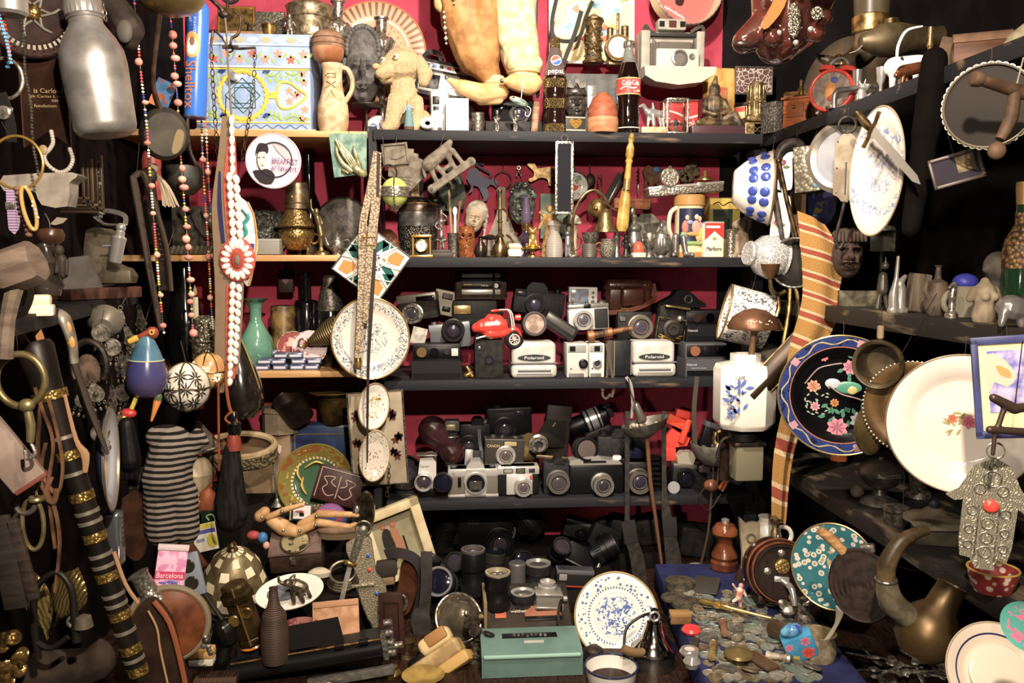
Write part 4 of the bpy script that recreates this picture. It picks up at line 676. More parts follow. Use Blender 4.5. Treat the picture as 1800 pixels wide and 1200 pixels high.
t=T('fishing_lure','fishing lure','small green and silver fish lure hanging below elf shoe',912,178,2.2,rot=(0,22,0));b=p('body',M('cfd6cc',.2,.6,c2='5d9a78',s=60,th=(.5,.6)));b.ell(0,0,0,18,4,6.5);p('hook',STL).tube([(16,0,-2),(24,0,-4),(26,0,-16),(20,0,-18),(18,0,-12)],.9,5,4);p('eye',BLK).ell(-11,-3.4,2,1.6);p('hanging_wire',STL).tube([(2,0,6),(-6,0,34)],.7,5,1)
# bottles
BND=M('b49a5c',.35,1,c2='5d4a26',s=320,k='v',th=(.1,.6),b=-.9)
t=L('cola_bottle','bottle','dark cola bottle with three embossed brass bands and tricolour round badge',975,229,2.24,[(0,0),(20,0),(20.5,4),(19.5,30),(17.5,38),(20,48),(20.5,72),(18,80),(20.5,92),(16,112),(11,136),(8.5,144)],M('22100e',.05,coat=1,c2='4a1512',s=26,th=(.62,.75)),part='glass_body',n=36,z=z0)
p('neck_glass',M('7a6a68',.05,tr=.5)).lathe([(20.6,91),(16.3,112),(11.3,136),(8.8,146)],n=36)
for a,c,r0,r1 in((1,15,21.2,20.4),(41,58,20.2,21.2),(76,92,19.6,21.2)):p('brass_band',BND).lathe([(r0-1.5,a),(r0,a),(r1,c),(r1-1.5,c)],n=36)
p('cap',BND).lathe([(0,163),(8,163),(9,160),(9,143),(8,142),(0,142)],n=24)
k=p('label',TXW);k.txt('pepsi.',30,10,0,-19.8,102,.4,wrap=18.4);k.at(0,-15.2,122,-14);disc(k,0,0,9.4,0,.8,24);k.m(M('d8452e',.4));k.ext([(8.4*cos(a*pi/10),8.4*sin(a*pi/10))for a in range(1,11)]+[(-5,-1.5),(0,1),(5,4)],.8,y=-.6);k.m(M('2b55a8',.4));k.ext([(8.4*cos(-a*pi/10),8.4*sin(-a*pi/10))for a in range(0,11)]+[(-5,-4.5),(0,-2),(5,1)],.8,y=-.6)
t=L('cola_bottle','bottle','full cola bottle with red label and bare neck by the wooden cone',1104,229,2.235,[(0,0),(18,0),(20.5,4),(20,30),(18.5,44),(19,58),(20.6,66),(20.6,92),(18,104),(13,120),(10,128)],M('160a07',.04,coat=1),part='glass_body',n=36,z=z0)
p('neck_glass',M('aeb0a8',.04,tr=.7)).lathe([(13.2,119),(10,130),(8.2,142),(8,148)],n=32,th=1.5)
p('cap',SIL).lathe([(0,159),(8,159),(9.8,155),(9.8,149),(8,147),(0,147)],n=24,flute=12,fa=.05)
k=p('label',M('d8362c',.4));k.lathe([(20.2,67),(21.1,67),(21.1,92),(20.2,92)],n=36);k.m(M('d9c178',.4));k.tor(0,0,93,20.6,1,'z',36);k.tor(0,0,66,20.6,1,'z',36);k.m(TXW).txt('Coca-Cola',31,9,0,-21.2,85,.4,wrap=21.2);k.tube([(-17,-13,75),(-8,-20,78),(2,-22,75),(10,-19,77)],1.1,5,4);k.txt('1.25',9,3.5,10,-20.2,71,.4,wrap=21)
p('foot_band',M('cfc9b8',.3)).tor(0,0,9,20.4,1.1,'z',36)
# bronze goddess mask, matchbox, case, wooden cone
t=T('bronze_mask','mask','dark bronze woman face with lotus headdress between cola bottles',1012,229,2.3,z=z0);BM=M('3f3a38',.4,.5,c2='5c5550',s=90);b=p('face',BM);head(b,38,30,52,0,0,56,n=48);b.cap((0,6,10),(0,6,34),15,9)
k=p('headdress',BM);k.ell(0,4,76,20,14,14);k.ext([(-17,84),(-6,82),(0,92),(6,82),(17,84),(14,96),(6,90),(0,106),(-6,90),(-14,96)],8,y=-10);k.tor(0,2,72,18,2.4,'z',24,6)
t=T('matchbox','box','small black box with gold heart on the lid',1012,229,2.215,z=z0,rot=(-4,0,6));b=p('case',M('37332e',.5));b.box(0,12,15,36,24,28,1);b.m(M('cbbf95',.5)).box(0,11.5,4,35,24,2);b.box(0,11.5,26,35,24,1.6)
k=p('heart',GLD);k.ext([(0,6),(9,14),(11,20),(7,24),(0,21),(-7,24),(-11,20),(-9,14)],1.4,y=-1.2,sm=3);
for x,y in((0,15),(-5,19),(5,19)):k.tor(x,-1.6,y,3,.7,'y',12,5)
t=T('camera_case','case','big grey hard camera case with a chrome clasp',1040,229,2.36,z=z0);GC=M('5f605f',.6,c2='4d4e4e',s=30,b=.15);b=p('case',GC);b.box(0,40,58,108,76,114,2.5);l=p('flap',GC);l.box(0,-1,88,106,4,52,1.5);k=p('clasp',CHR);k.box(-1,-4,74,17,5,40,2);k.box(-1,-6,84,11,3,16,1)
t=L('wooden_cone','box','conical turned wooden box with a pale base ring',1059,229,2.225,[(0,0),(26,0),(27.5,3),(28,22),(27,26)],M('a8663c',.5,c2='b98156',s=20,sx=(1,1,5)),part='base',n=36,z=z0)
p('cap',M('a05636',.55,c2='8a4428',s=30,sx=(1,1,3),b=.3)).lathe([(0,26),(26.5,26),(26.5,34),(24,48),(17,60),(8,69),(0,72)],n=36)
t=T('framed_map','picture','white framed illustrated map leaning on the wall above case',1040,112,2.47,rot=(-3,0,0));b=p('frame',WHM)
for q in((0,2,152,5),(0,196,152,5)):b.box(q[0],0,q[1],q[2],5,q[3],1)
for x in(-74,74):b.box(x,0,99,4,5,196,1)
k=p('print',M('e8d79a',.5,c2='f0ead8',s=14,th=(.5,.55)));k.box(0,2,99,146,2,192)
for i in range(46):
    x,z=RU(-66,66),RU(8,180);k.m(M(random.choice(('7fa8cc','c9704a','d9a35a','b98a70','87aa78','d8c088')),.5));k.ext([(x+RU(3,12)*cos(a),z+RU(3,9)*sin(a))for a in[2*pi*j/9 for j in range(9)]],.5,y=.4)
t=T('embossed_cuff','ornament','waisted dark metal cylinder with embossed studs on the case',1043,112,2.37);b=p('body',BRZ);b.lathe([(0,0),(18,0),(18,4),(15,10),(12,34),(14,58),(17,72),(17,76),(10,80),(4,84),(0,84)],n=28)
for i in range(22):a=RU(pi,2*pi);z=RU(14,66);b.m(BRS).ell(14*cos(a),14*sin(a),z,3,3,3,8)
p('rim',BRS).tor(0,0,3,18,2,'z');p('rim',BRS).tor(0,0,72,17,1.8,'z');p('strip',BRS).tube([(-10,-12,72),(0,-14.5,48),(12,-12,22)],2,6,4)
t=T('round_instrument','instrument','round glass faced instrument with brass ring and two stacks on case',1085,112,2.37);b=p('case',BRZ);b.lathe([(0,0),(22,0),(23,4),(23,16),(0,16)],(0,8,26),'y',32);b.box(0,10,2,30,16,6,1);
for x,r,h in((-12,6,62),(14,7,66)):b.cyl(x,6,36,r,h-36,'z',14,1)
b.box(2,8,70,5,5,36,1);p('glass',M('a9b4bd',.08)).cyl(0,-8,26,18,2,'y',32);p('ring',GLD).tor(0,-9,26,19.5,1.8,'y',32,6)
for px,Y,pts,lab in((976,2.36,[(978,0),(970,40),(975,66),(1000,72),(1020,62),(1030,30),(1042,2)],'black looped camera strap hanging before the framed map'),(944,2.3,[(943,-10),(941,60),(944,120),(946,170)],'thin black strap hanging left of the framed map')):
    t=T('strap','strap',lab,px,60,Y);p('band',M('2c2a29',.6)).rib([(x-px,0,60-y)for x,y in pts],7,1.4,ref=(0,1,.25))
t=T('strap','strap','long black strap dropping to the cola bottle neck before map',1000,60,2.34);p('band',M('2c2a29',.6)).rib([(22,0,40),(10,-2,0),(-6,-4,-40),(-10,-2,-56)],8,1.4);
# folding instant camera
PG=M('9b968a',.5,c2='8a857a',s=30);t=T('folding_camera','camera','grey folding instant camera with open bellows on its lowered bed',1182,160,2.33)
b=p('body',PG);b.box(0,30,62,114,26,88,4);b.box(-48,12,62,16,20,84,2);b.box(50,12,62,14,20,84,2);b.m(M('33312f',.6)).box(0,14,98,100,16,6,1)
k=p('viewfinder',PG);k.box(0,20,116,50,26,20,3);k.m(BLK).box(-19,6,116,9,2,9);k.box(18,6,116,9,2,9);k.m(M('7a4a44',.1,.6)).box(0,6,116,13,2,11)
k=p('bellows',M('5a554c',.8))
for i in range(6):q=92-i*7;k.box(0,16-i*5,62+i*1.5-4,q,4,q*.56,1)
k=p('lens_board',M('b0aca2',.45));k.box(4,-14,52,76,8,34,3);p('lens',M('74706a',.3,.5)).lathe([(14,0),(14,5),(11,6),(9,2),(0,2)],(6,-18,52),'y',28);p('electric_eye',M('5a5650',.3)).lathe([(5,0),(5,3),(3,3),(0,1)],(28,-18,55),'y',18)
k=p('bed',M('a9a498',.5));k.ext([(-60,34),(-58,18),(-40,8),(0,3),(40,8),(64,22),(66,34)],40,y=-40);p('strap',M('45413b',.7)).rib([(-52,10,100),(-48,6,112),(-40,8,104),(-30,10,100)],6,1.5);p('strap',M('45413b',.7)).rib([(34,10,104),(44,6,110),(54,8,112),(58,10,96)],6,1.5)
for x in(-36,40):p('strut',STL).tube([(x,8,92),(x+(20 if x<0 else-14),-14,62)],1.2,5,1)
# tin tray on the wall
t=T('round_tin','tin','round red cola tin with a bottle picture hung on the wall',1199,-18,2.42,rot=(0,0,12));b=p('tin',M('d9b89a',.35,.3));b.lathe([(60,0),(66,0),(66,26),(64,26),(62,4),(0,4)],ax='y',n=48);f=p('face',M('d4605a',.4));f.lathe([(0,6),(62,6),(62,4)],ax='y',n=48);k=p('print',M('3f2a26',.4));k.ext([(-8,14),(2,14),(3,-4),(-2,-28),(-16,-26),(-12,-6)],1,y=-7.2,sm=3);k.m(TXW).txt('splendissim',42,7,-18,-7,-42,.4,ry=24)
p('rim',SIL).tor(0,-26,0,65.5,1.4,'y',48,6);wire(t,(0,0,110),bot=(0,0,62))
# to the right of the folding camera
t=T('painted_plate','tin lid','rusty yellow square tin lid leaning behind the seated statue',1266,226,2.45,z=z0,rot=(-6,0,0));p('lid',M('c9a24a',.5,c2='a8762e',s=22)).box(0,3,74,58,6,130,3);p('print',M('b04a32',.5,c2='9c7a4a',s=40)).box(2,-.6,84,26,2,40,4)
t=T('animal_figurine','figurine','chrome animal figurine on a pink marble block',1146,229,2.25,z=z0);p('block',M('d8b08a',.2,c2='c08a64',s=60)).box(4,12,8,44,24,14,1);b=p('animal',CHR)
for q in[((-4,8,40),(16,8,38),8,7),((-8,8,42),(-14,6,52),5,4),((-14,6,52),(-22,4,50),4,2.5),((-4,8,38),(-6,6,18),4,3),((2,4,36),(4,2,18),4,3.4),((14,8,36),(18,8,18),4.5,3),((18,10,38),(20,10,20),4,3),((20,8,42),(28,8,46),3,1.5),((4,8,46),(2,6,56),3,2)]:b.cap(*q)
b.blob(1.1)
t=T('glass_box','box','small glass box with silver edges before red cola tin',1191,229,2.22,z=z0);e=p('edging',SILE)
for x in(-18,18):
    for y in(0,26):e.box(x,y,31,4,4,60,1)
for z in(2,60):
    for y in(0,26):e.box(0,y,z,38,4,4,1)
    for x in(-18,18):e.box(x,13,z,4,26,4,1)
p('pane',M('e0e4e4',.03,tr=1)).box(0,0,31,32,1,54);p('lamp',CHR).lathe([(0,4),(7,4),(4,8),(3,16),(6,20),(3,24),(0,30)],(0,13,0),n=16)
t=T('cola_tin','tin','red cola tin box with white script behind the glass box',1198,229,2.35,z=z0);b=p('tin',M('c8322c',.35));b.box(0,22,36,60,44,70,4);k=p('lettering',M('f0d8d0',.5));k.txt('Coca-Cola',56,13,-1,-.5,32,.4,ry=4);k.rib([(-28,-.6,52),(-10,-.6,48),(10,-.6,40),(28,-.6,44)],3,.8);p('rim',CHR).box(0,22,71,61,45,2,.8)
t=T('seated_statue','statue','dark seated robed statue with tall topknot on a purple brown base',1262,229,2.24,z=z0);p('base',M('4a3036',.35)).box(0,20,9,96,48,18,3);b=p('figure',M('33291f',.5,.3,c2='6b5636',s=40,b=.3))
for q in[((-4,20,26),(-2,20,62),19,16),((-2,18,76),(-2,18,82),10,11),((-2,18,92),(0,18,104),6,3),((-18,16,62),(-24,6,42),6,5),((-24,6,42),(-6,-2,36),5,4),((14,16,62),(22,8,44),6,5),((22,8,44),(8,-2,38),5,4),((-16,8,24),(-36,-2,22),10,6),((14,8,26),(30,4,36),10,8),((30,4,36),(40,0,20),8,6),((-30,0,21),(30,0,21),5,5)]:b.cap(*q)
b.disp(.8,.2);b.blob(1.7,2)
t=T('printed_tin','tin','weathered cylinder tin with red band and blue spot',1312,226,2.36,z=z0);b=p('can',M('d9c9a4',.5,c2='bba27a',s=30));b.cyl(0,0,0,21,66,'z',28,1);b.m(M('c04a38',.5)).cyl(0,0,50,21.5,8,'z',28);b.m(M('3f86b8',.5)).ell(-8,-17,22,9,5,9);b.m(BLK).cyl(0,0,59,22,7,'z',28,1)
t=T('framed_tile','tile','white tile with dark arabesque in a tin frame behind pillar',1325,152,2.46);p('tile',M('d8d0c2',.3,c2='6b4a48',s=70,k='e',th=(.02,.06))).box(0,2,10,66,4,46,2);p('frame',STL).tube([(-33,0,-13),(33,0,-13),(33,0,33),(-33,0,33)],2,6,1,True)
t=T('bronze_pillar','ornament','tiered bronze pillar on a square carved foot',1336,230,2.27,z=z0);b=p('column',M('8a7448',.4,.8,c2='5a4a2e',s=100,b=.3));b.box(0,22,14,54,44,26,2);b.box(0,22,34,44,36,10,3);b.lathe([(0,36),(20,36),(17,44),(18,56),(20,62),(17,66),(16,84),(14,92),(12,98),(0,98)],(0,22,0),n=20)
for i in range(12):a=2*pi*i/12;b.cyl(17.5*cos(a),22+17.5*sin(a),42,2,22,'z',8);b.cyl(15*cos(a),22+15*sin(a),68,2,24,'z',8)
for i in range(5):b.tor(-20+i*10,-.5,14,4,1,'y',12,5)
t=T('silver_casket','box','scrolled grey metal box at the corner of the shelves',1374,231,2.18,z=z0,rot=(0,0,22));p('box',M('7d7770',.4,.8,c2='55504a',s=160,k='v',b=-.6)).box(0,16,27,36,36,54,1.5)
# ---------- second shelf: small brass and trinkets
random.seed(7);z1=ZS[1];SP=lambda t,x=0,y=0,z=0:None
t=L('metal_canister','canister','big grey embossed canister with dark bronze shoulder',735,452,2.29,[(0,0),(30,0),(31,3),(35,56),(35,62),(36,66),(36,78),(33,80)],M('6a6764',.35,.8,c2='4e4b49',s=60),part='body',n=40,z=z1)
p('embossed_band',M('6f6b67',.35,.85,c2='2e2b29',s=190,k='v',th=(.1,.7),b=-.9)).lathe([(31.6,8),(32.4,8),(35.4,54),(34.6,54)],n=40);p('lid',M('4a3a30',.35,.7,c2='33271f',s=30)).lathe([(36,78),(36.5,84),(30,98),(22,103),(0,104)],n=40);p('studs',BRS).tor(0,0,92,33.5,1.4,'z',36)
t=T('clock','clock','miniature gold framed clock with pillars before the grey canister',741,454,2.225,z=z1);k=p('frame',GLD);k.box(0,8,2,40,18,4,.8);k.box(0,8,37,36,16,5,.8);
for x in(-15,15):k.cyl(x,4,3,2.2,33,'z',10)
p('dial',WHT).cyl(0,0,20,9.5,3,'y',24,.4);k=p('bezel',GLD);k.tor(0,-2.5,20,10,1.3,'y',24);p('hands',BLK).box(0,-3.4,22,.8,.5,7)
p('backboard',BLK).box(0,12,20,28,2,32)
t=T('statuette','figurine','pewter dancer statuette on a dark stepped base',776,452,2.26,z=z1);b=p('figure',PEW)
for q in[((-2,0,14),(-1,0,36),2.4,4),((4,-2,14),(2,0,36),2.4,4),((0,0,36),(0,0,46),6,4),((0,0,46),(0,0,62),4,6),((-6,0,62),(-11,-2,54),2,2),((-11,-2,54),(-4,-5,48),2,1.6),((6,0,62),(10,-3,70),2,1.8),((10,-3,70),(3,-3,76),1.8),((0,0,71),(0,0,76),4,4),((0,0,80),(0,0,86),4,1.5),((-8,0,30),(8,0,30),3)]:b.cap(*q)
b.blob(.9);k=p('base',M('4a443d',.5));k.box(0,4,4,42,26,8,1);k.box(0,4,10,34,20,6,1)
t=T('wooden_carving','carving','small brown wooden carved animal head beside the canister',688,452,2.24,z=z1);b=p('head',M('6b3f24',.45,c2='4a2914',s=30));b.cap((-6,4,36),(4,0,24),14,12);b.cap((4,0,24),(12,-4,8),11,7);b.ell(-2,-8,34,3);b.blob(1.5,3)
t=T('owl_jar','jar','amber glass owl jar with open top',820,452,2.23,z=z1);AMB=M('6b3410',.08,c2='8a4a18',s=50,coat=1,b=.5,bs=190,bk='v');b=p('jar',AMB);b.lathe([(0,0),(13,0),(14,6),(13,14),(15,32),(14,46),(14,54)],n=28,th=1.6);
for x in(-6,6):b.tor(x,-14,38,4.6,1.4,'y',16,6);p('eye',M('2a1206',.1)).ell(x,-14,38,2.6,1.5,2.6)
b.lathe([(0,0),(2.5,4),(0,8)],(0,-15.5,28),n=8)
L('dark_vial','vase','small round bellied dark copper vase by the owl jar',845,452,2.24,[(0,0),(9,0),(12,10),(9,20),(4,28),(4,34),(6,36)],M('4b3a30',.3,.8,c2='2f2620',s=50),n=20,z=z1)
t=T('oil_burner','burner','low dark metal burner with wide lid on thin legs',861,452,2.25,z=z1);b=p('bowl',IRN);b.lathe([(0,30),(14,32),(16,35),(6,39),(0,40)],n=20);
for a in(0,2.1,4.2):b.tube([(9*cos(a),9*sin(a),33),(12*cos(a),12*sin(a),0)],1.2,6,1)
b.cyl(0,0,0,15,3,'z',20,1)
t=T('chief_plaque','plaque','clay relief of a face in feathered headdress, eyes shut',829,420,2.42,rot=(0,12,0));b=p('face',M('b9a58c',.8,c2='9a8468',s=50));head(b,32,30,46,-2,4,34,n=40,amp=1.2);k=p('headdress',M('a39a8a',.7,c2='857a68',s=80,b=.3));k.ell(0,6,48,20,10,22)
for i in range(6):k.cap((16+i*1.2,6,50-i*10),(20,6,44-i*10),3.5,2)
p('hanging_wire',IRN).tube([(0,6,68),(-3,10,90)],.7,5,1)
t=T('stone_plaque','plaque','grey guitar shaped stone plaque leaning on the red wall',882,452,2.44,z=z1,rot=(-5,0,0));p('slab',M('8d877a',.9,c2='79735f',s=60,b=.4)).ext([(-30,0),(-26,30),(-16,56),(-8,80),(-6,104),(-7,122),(7,122),(6,104),(9,82),(20,52),(30,26),(28,0)],8,sm=3);k=p('relief',BRS);k.tube([(8,-1,40),(16,-1,34),(20,-1,22),(10,-1,16),(4,-1,24)],2,6,5);k.tube([(2,-1,86),(10,-1,78),(10,-1,64)],2,6,4)
t=L('brass_candle_lamp','lamp','brass lamp with long thin tube and squat round base',879,452,2.26,[(0,0),(13,0),(15,6),(14,16),(8,26),(5,34),(7,38),(3.4,42),(3,112),(4,113),(4,117),(0,117)],M('8a6f45',.32,1,c2='4f3d26',s=50),n=24,z=z1);p('handle',BRS).tor(18,0,20,7,1.6,'y',18,6);p('rib',BRS).tor(0,0,84,4.2,1.4,'z',16);p('rib',BRS).tor(0,0,62,4.2,1.2,'z',16)
t=T('greek_mask','mask','dark green bronze bearded mask with curly hair and laughing mouth',918,360,2.4);GB=M('3c403c',.4,.6,c2='6c7068',s=90);b=p('face',GB);head(b,46,36,70,0,4,0,[(0,.1,.12,.22,.2),(0,-.1,.18,.1,.14),(.36,.16,.18,.09,-.14),(-.36,.16,.18,.09,-.14),(.35,.32,.26,.05,.1),(-.35,.32,.26,.05,.1),(0,-.42,.26,.1,-.2),(0,-.3,.3,.04,.1),(0,-.56,.28,.05,.1),(0,-.85,.35,.15,.16),(.5,-.15,.2,.2,.12),(-.5,-.15,.2,.2,.12)],52)
k=p('hair',GB)
for i in range(46):a=RU(.05*pi,.95*pi);q=RU(.78,1.0);k.ell(24*cos(a)*q,-2+RU(-6,4),8+30*sin(a)*q,4.4,4,4,8)
k=p('beard',GB)
for i in range(34):a=RU(1.1*pi,1.9*pi);q=RU(.7,1.0);k.ell(20*cos(a)*q,-4+RU(-4,3),-4+33*sin(a)*q,3.6,4,4.6,8)
p('hanging_wire',IRN).tube([(0,6,34),(0,20,44)],.8,5,1)
t=L('oil_lamp','lamp','small purple glass oil lamp before the bronze mask',925,452,2.23,[(0,0),(13,0),(8,6),(7,14),(14,26),(14,34),(7,42),(6,48)],M('2b2436',.06,coat=1,c2='47384c',s=40),part='font',n=28,z=z1);p('collar',BRS).lathe([(7,46),(8,48),(8,58),(6,60)],n=20);p('chimney',M('8a7a9c',.04,tr=.7)).lathe([(6,58),(9,68),(7,84),(4,98),(5,104)],n=24,th=.8)
t=T('cream_box','box','cream oval soap box lying at the shelf edge',911,452,2.22,z=z1);p('box',CRM).box(0,14,8,36,26,15,5);p('lid',M('d8c9a6',.5)).box(0,14,20,34,25,9,4)
t=T('gold_frog','figurine','gold frog sitting on a footed gold dish',936,452,2.215,z=z1);k=p('dish',M('b08a2c',.3,1));k.lathe([(0,0),(9,0),(8,3),(3,6),(3,9),(12,12),(20,15),(20,17),(0,15)],n=24);b=p('frog',GLD);b.cap((0,0,22),(0,-2,34),9,8);b.ell(0,-3,44,8.5,7,6.5);b.ell(-5,-5,50,3.2);b.ell(5,-5,50,3.2);b.cap((-8,0,20),(-11,-7,18),4,2);b.cap((8,0,20),(11,-7,18),4,2);b.cap((-5,-6,32),(-6,-9,20),2.4,2);b.cap((5,-6,32),(6,-9,20),2.4,2);b.blob(1)
t=T('gold_angel','figurine','gold clad angel figurine behind the ribbed glass bottle',966,452,2.32,z=z1);b=p('figure',M('b08a4a',.5,c2='7d5c2c',s=60));b.lathe([(0,0),(16,0),(14,20),(8,50),(0,56)],n=18);b.cap((0,0,50),(0,0,66),9,9);b.cap((-9,0,68),(-20,-3,50),4,3);b.cap((9,0,68),(18,-4,56),4,3);b.ell(0,0,84,6,6,7);b.cap((4,6,70),(16,8,78),5,3);b.cap((-4,6,70),(-16,8,78),5,3);b.blob(1.3)
L('frosted_bottle','bottle','waisted frosted grey glass bottle with ribs',974,452,2.23,[(0,0),(15,0),(16,8),(14,30),(9,42),(10,52),(13,56),(9,62),(5,64),(0,65)],M('857a70',.25,c2='a69c90',s=80,k='w',d='Z',b=.3),n=28,z=z1)
t=T('green_picture','picture','faded green blue print on board behind the gold angel',974,420,2.46,rot=(-3,0,0));p('board',M('5f7a72',.6,c2='8a8a70',s=24)).box(0,1,40,48,3,78,.5)
plate('magnet_plate','little round souvenir plate with red animal hung behind mirror',1009,327,2.47,25,3,PM('c8c4c0',.037,[(0,.8,'n',2.2,.46,'7a9a78'),(.3,.95,'n',1.6,.4,'6a86b8'),(0,.36,'v',1.5,.62,'b8402c')]),SIL,c='plate',hook=14)
t=T('hand_mirror','mirror','tall narrow hanging mirror in silver beaded frame',992,313,2.17);p('glass',M('6a6a74',.05,.9)).box(0,0,0,24,2,118);k=p('frame',SILE);k.box(-14,0,0,5,5,124,1);k.box(14,0,0,5,5,124,1);k.box(0,0,61,32,5,5,1);k.box(0,0,-61,32,5,5,1);p('ring',STL).tor(0,0,69,6,1,'y',20,6);wire(t,(0,6,82),bot=(0,0,75))
t=T('figurine','figurine','small silver standing dog figurine by the frosted bottle',998,452,2.23,z=z1);b=p('figure',M('8f9294',.35,.8));b.cap((-3,0,2),(-2,0,20),2.4,4);b.cap((4,0,2),(2,0,20),2.4,4);b.cap((0,0,22),(0,0,34),5.5,5);b.ell(-1,-2,42,5);b.cap((-3,0,44),(-6,0,48),2,1);b.cap((4,0,4),(8,0,0),3);b.blob(1)
t=T('cream_carton','box','cream mushroom shaped holder behind the silver figurine',1005,452,2.32,z=z1);b=p('post',M('bdb49c',.6));b.cyl(0,0,0,9,66,'z',16);b.lathe([(0,56),(17,58),(15,68),(6,75),(0,76)],n=20)
L('pewter_cup','cup','wide pewter cup stacked on a small grey tin',1038,434,2.24,[(0,0),(10,0),(12,3),(15,16),(16,19)],PEW,th=1.6,z=z1+24*P(1038,450,2.24).y/1500*1.02)
L('round_tin','tin','small round grey tin under the pewter cup',1036,452,2.24,[(0,0),(13,0),(13.5,2),(13,21),(11,23.5),(0,23.5)],M('77736c',.5,.7,c2='5f5a52',s=90,k='w',d='Z',b=.4),z=z1)
t=T('bell_stand','bell','brass bell hanging from a curved swan neck bracket',1010,452,2.24,z=z1);k=p('bracket',M('9c845a',.3,1,c2='6a5636',s=60));k.tube([(0,0,0),(-4,0,26),(-4,0,58),(2,0,86),(18,0,110),(36,0,116),(52,0,104),(60,0,90),(74,0,82),(84,0,86)],[2.4,2.8,2.8,2.8,2.8,2.8,2.8,2.4,1.8,1.2],8,6);k.tube([(-6,0,8),(8,0,18),(12,0,30),(4,0,38)],1.8,6,4);k.box(0,0,2,16,14,4,1);b=p('bell',M('a08550',.35,1,c2='7a6238',s=90,b=.3));b.lathe([(20,44),(19,48),(14,58),(11,76),(6,84),(0,86)][::1],(54,0,0),n=32);b.lathe([(18,44),(12,60),(0,78)],(54,0,0),n=24);p('clapper',IRN).cap((54,0,70),(54,0,46),1.2,3)
t=L('brass_gong','bell','brass hemispherical gong bell tilted behind the bracket',1050,366,2.4,[(0,10),(8,9),(15,5),(17.5,0),(15,1)],BRS,ax='y',n=32,rot=(0,0,-20));p('nut',GLD).ell(0,-12,0,3.6);p('stem',IRN).tube([(0,0,0),(0,30,0)],2,6,1)
t=L('leaf_mug','mug','small grey mug with leaf pattern and curled handle',1068,452,2.23,[(0,0),(11,0),(14,8),(14,20),(11,28),(12,32)],M('8a8474',.5,.6,c2='5f594c',s=260,k='v',b=-.6),z=z1,th=1.5);p('handle',BRS).tor(-15,0,18,7,1.6,'y',18,6)
t=L('pepper_grinder','grinder','slim silver cylinder grinder by the leaf mug',1084,452,2.24,[(0,0),(7,0),(7,4),(5.5,6),(5.5,30),(7,32),(7,36),(3,40),(0,41)],STL,n=18,z=z1);p('crank',STL).tube([(0,0,40),(0,0,44),(10,0,45)],1,5,1)
t=T('tiny_figure','figurine','tiny dark metal figure beside the silver grinder',1100,452,2.23,z=z1);b=p('figure',M('55524f',.3,.9));b.cap((0,0,4),(0,0,18),5,4);b.cap((0,0,18),(0,0,28),5,6);b.ell(0,0,36,4.2);b.cap((-6,0,28),(-8,-3,18),1.8);b.cap((6,0,28),(8,-3,18),1.8);b.cyl(0,0,0,8,4,'z',14);b.blob(.9)
t=L('silver_ewer','jug','lidded silver coffee ewer behind the orange dome',1114,452,2.3,[(0,0),(12,0),(8,6),(14,20),(15,32),(10,44),(13,48),(13,50)],STL,n=28,z=z1,part='pot');p('lid',STL).lathe([(14,50),(12,55),(4,60),(4,66),(6,70),(3,75),(0,76)],n=24);p('finial',SILE).ell(-4,0,80,6,6,8);p('spout',STL).tube([(10,0,22),(18,0,34),(20,0,44)],[3,2,1.5],8,4)
t=L('swirl_dome','ornament','orange red swirled dome on a cream base',1122,452,2.22,[(0,8),(9.5,8),(10,14),(8,22),(4,27),(0,28)],M('e2613c',.35,c2='b83a24',s=90,k='w',d='Z',dis=2),part='dome',n=24,z=z1);p('base',CRM).box(0,0,4,22,20,8,1)
L('pewter_goblet','goblet','pewter goblet with ornate bowl beside the sugar bowl',1141,452,2.24,[(0,0),(10,0),(8,4),(4,10),(6,16),(11,26),(12,40),(10,43)],PEW,n=22,z=z1,th=1.3)
t=L('sugar_bowl','bowl','round silver fluted sugar bowl with finial lid',1162,452,2.23,[(0,0),(8,0),(7,3),(14,10),(17,24),(15,34)],STL,part='bowl',n=36,z=z1);t.b.V=[];t.b.F=[];t.b.FM=[];t.b.lathe([(0,0),(8,0),(7,3),(14,10),(17,24),(15,33),(0,33)],n=56,flute=14,fa=.03);p('lid',STL).lathe([(16,33),(14,40),(5,46),(2.5,50),(4,54),(3,58),(0,60)],n=30)
t=T('round_stone','plaque','round grey carved stone leaning behind silver ewer',1139,452,2.44,z=z1,rot=(-8,0,0));disc(p('stone',M('777266',.9,c2='5f5a50',s=90,b=.6)),0,42,26,0,8,28,1.45)
t=T('arrow_stone','stone','pointed grey arrowhead stone standing behind the sugar bowl',1166,452,2.36,z=z1);p('stone',M('8f897e',.8,c2='746e64',s=50)).ext([(-16,0),(-14,40),(0,66),(14,40),(16,0)],7,sm=3)
t=L('beer_stein','beer stein','painted relief beer stein with drinkers, under the silver case',1210,452,2.27,[(0,0),(28,0),(28,6),(26,10),(25.5,20),(24.5,86),(26,90),(26,106),(24,108),(0,108)],M('c9b98e',.4),n=40,z=z1);k=p('rim',M('a87a3c',.4));k.lathe([(25,88),(27,90),(27,106),(24,108)],n=40);k.lathe([(27,1),(29,1),(28.5,9),(26,9)],n=40)
k=p('painted_scene',M('252b4a',.4));k.grid(lambda u,v:(25.6*sin(-1.0+2.2*u),-25.6*cos(-1.0+2.2*u),22+62*v),24,4)
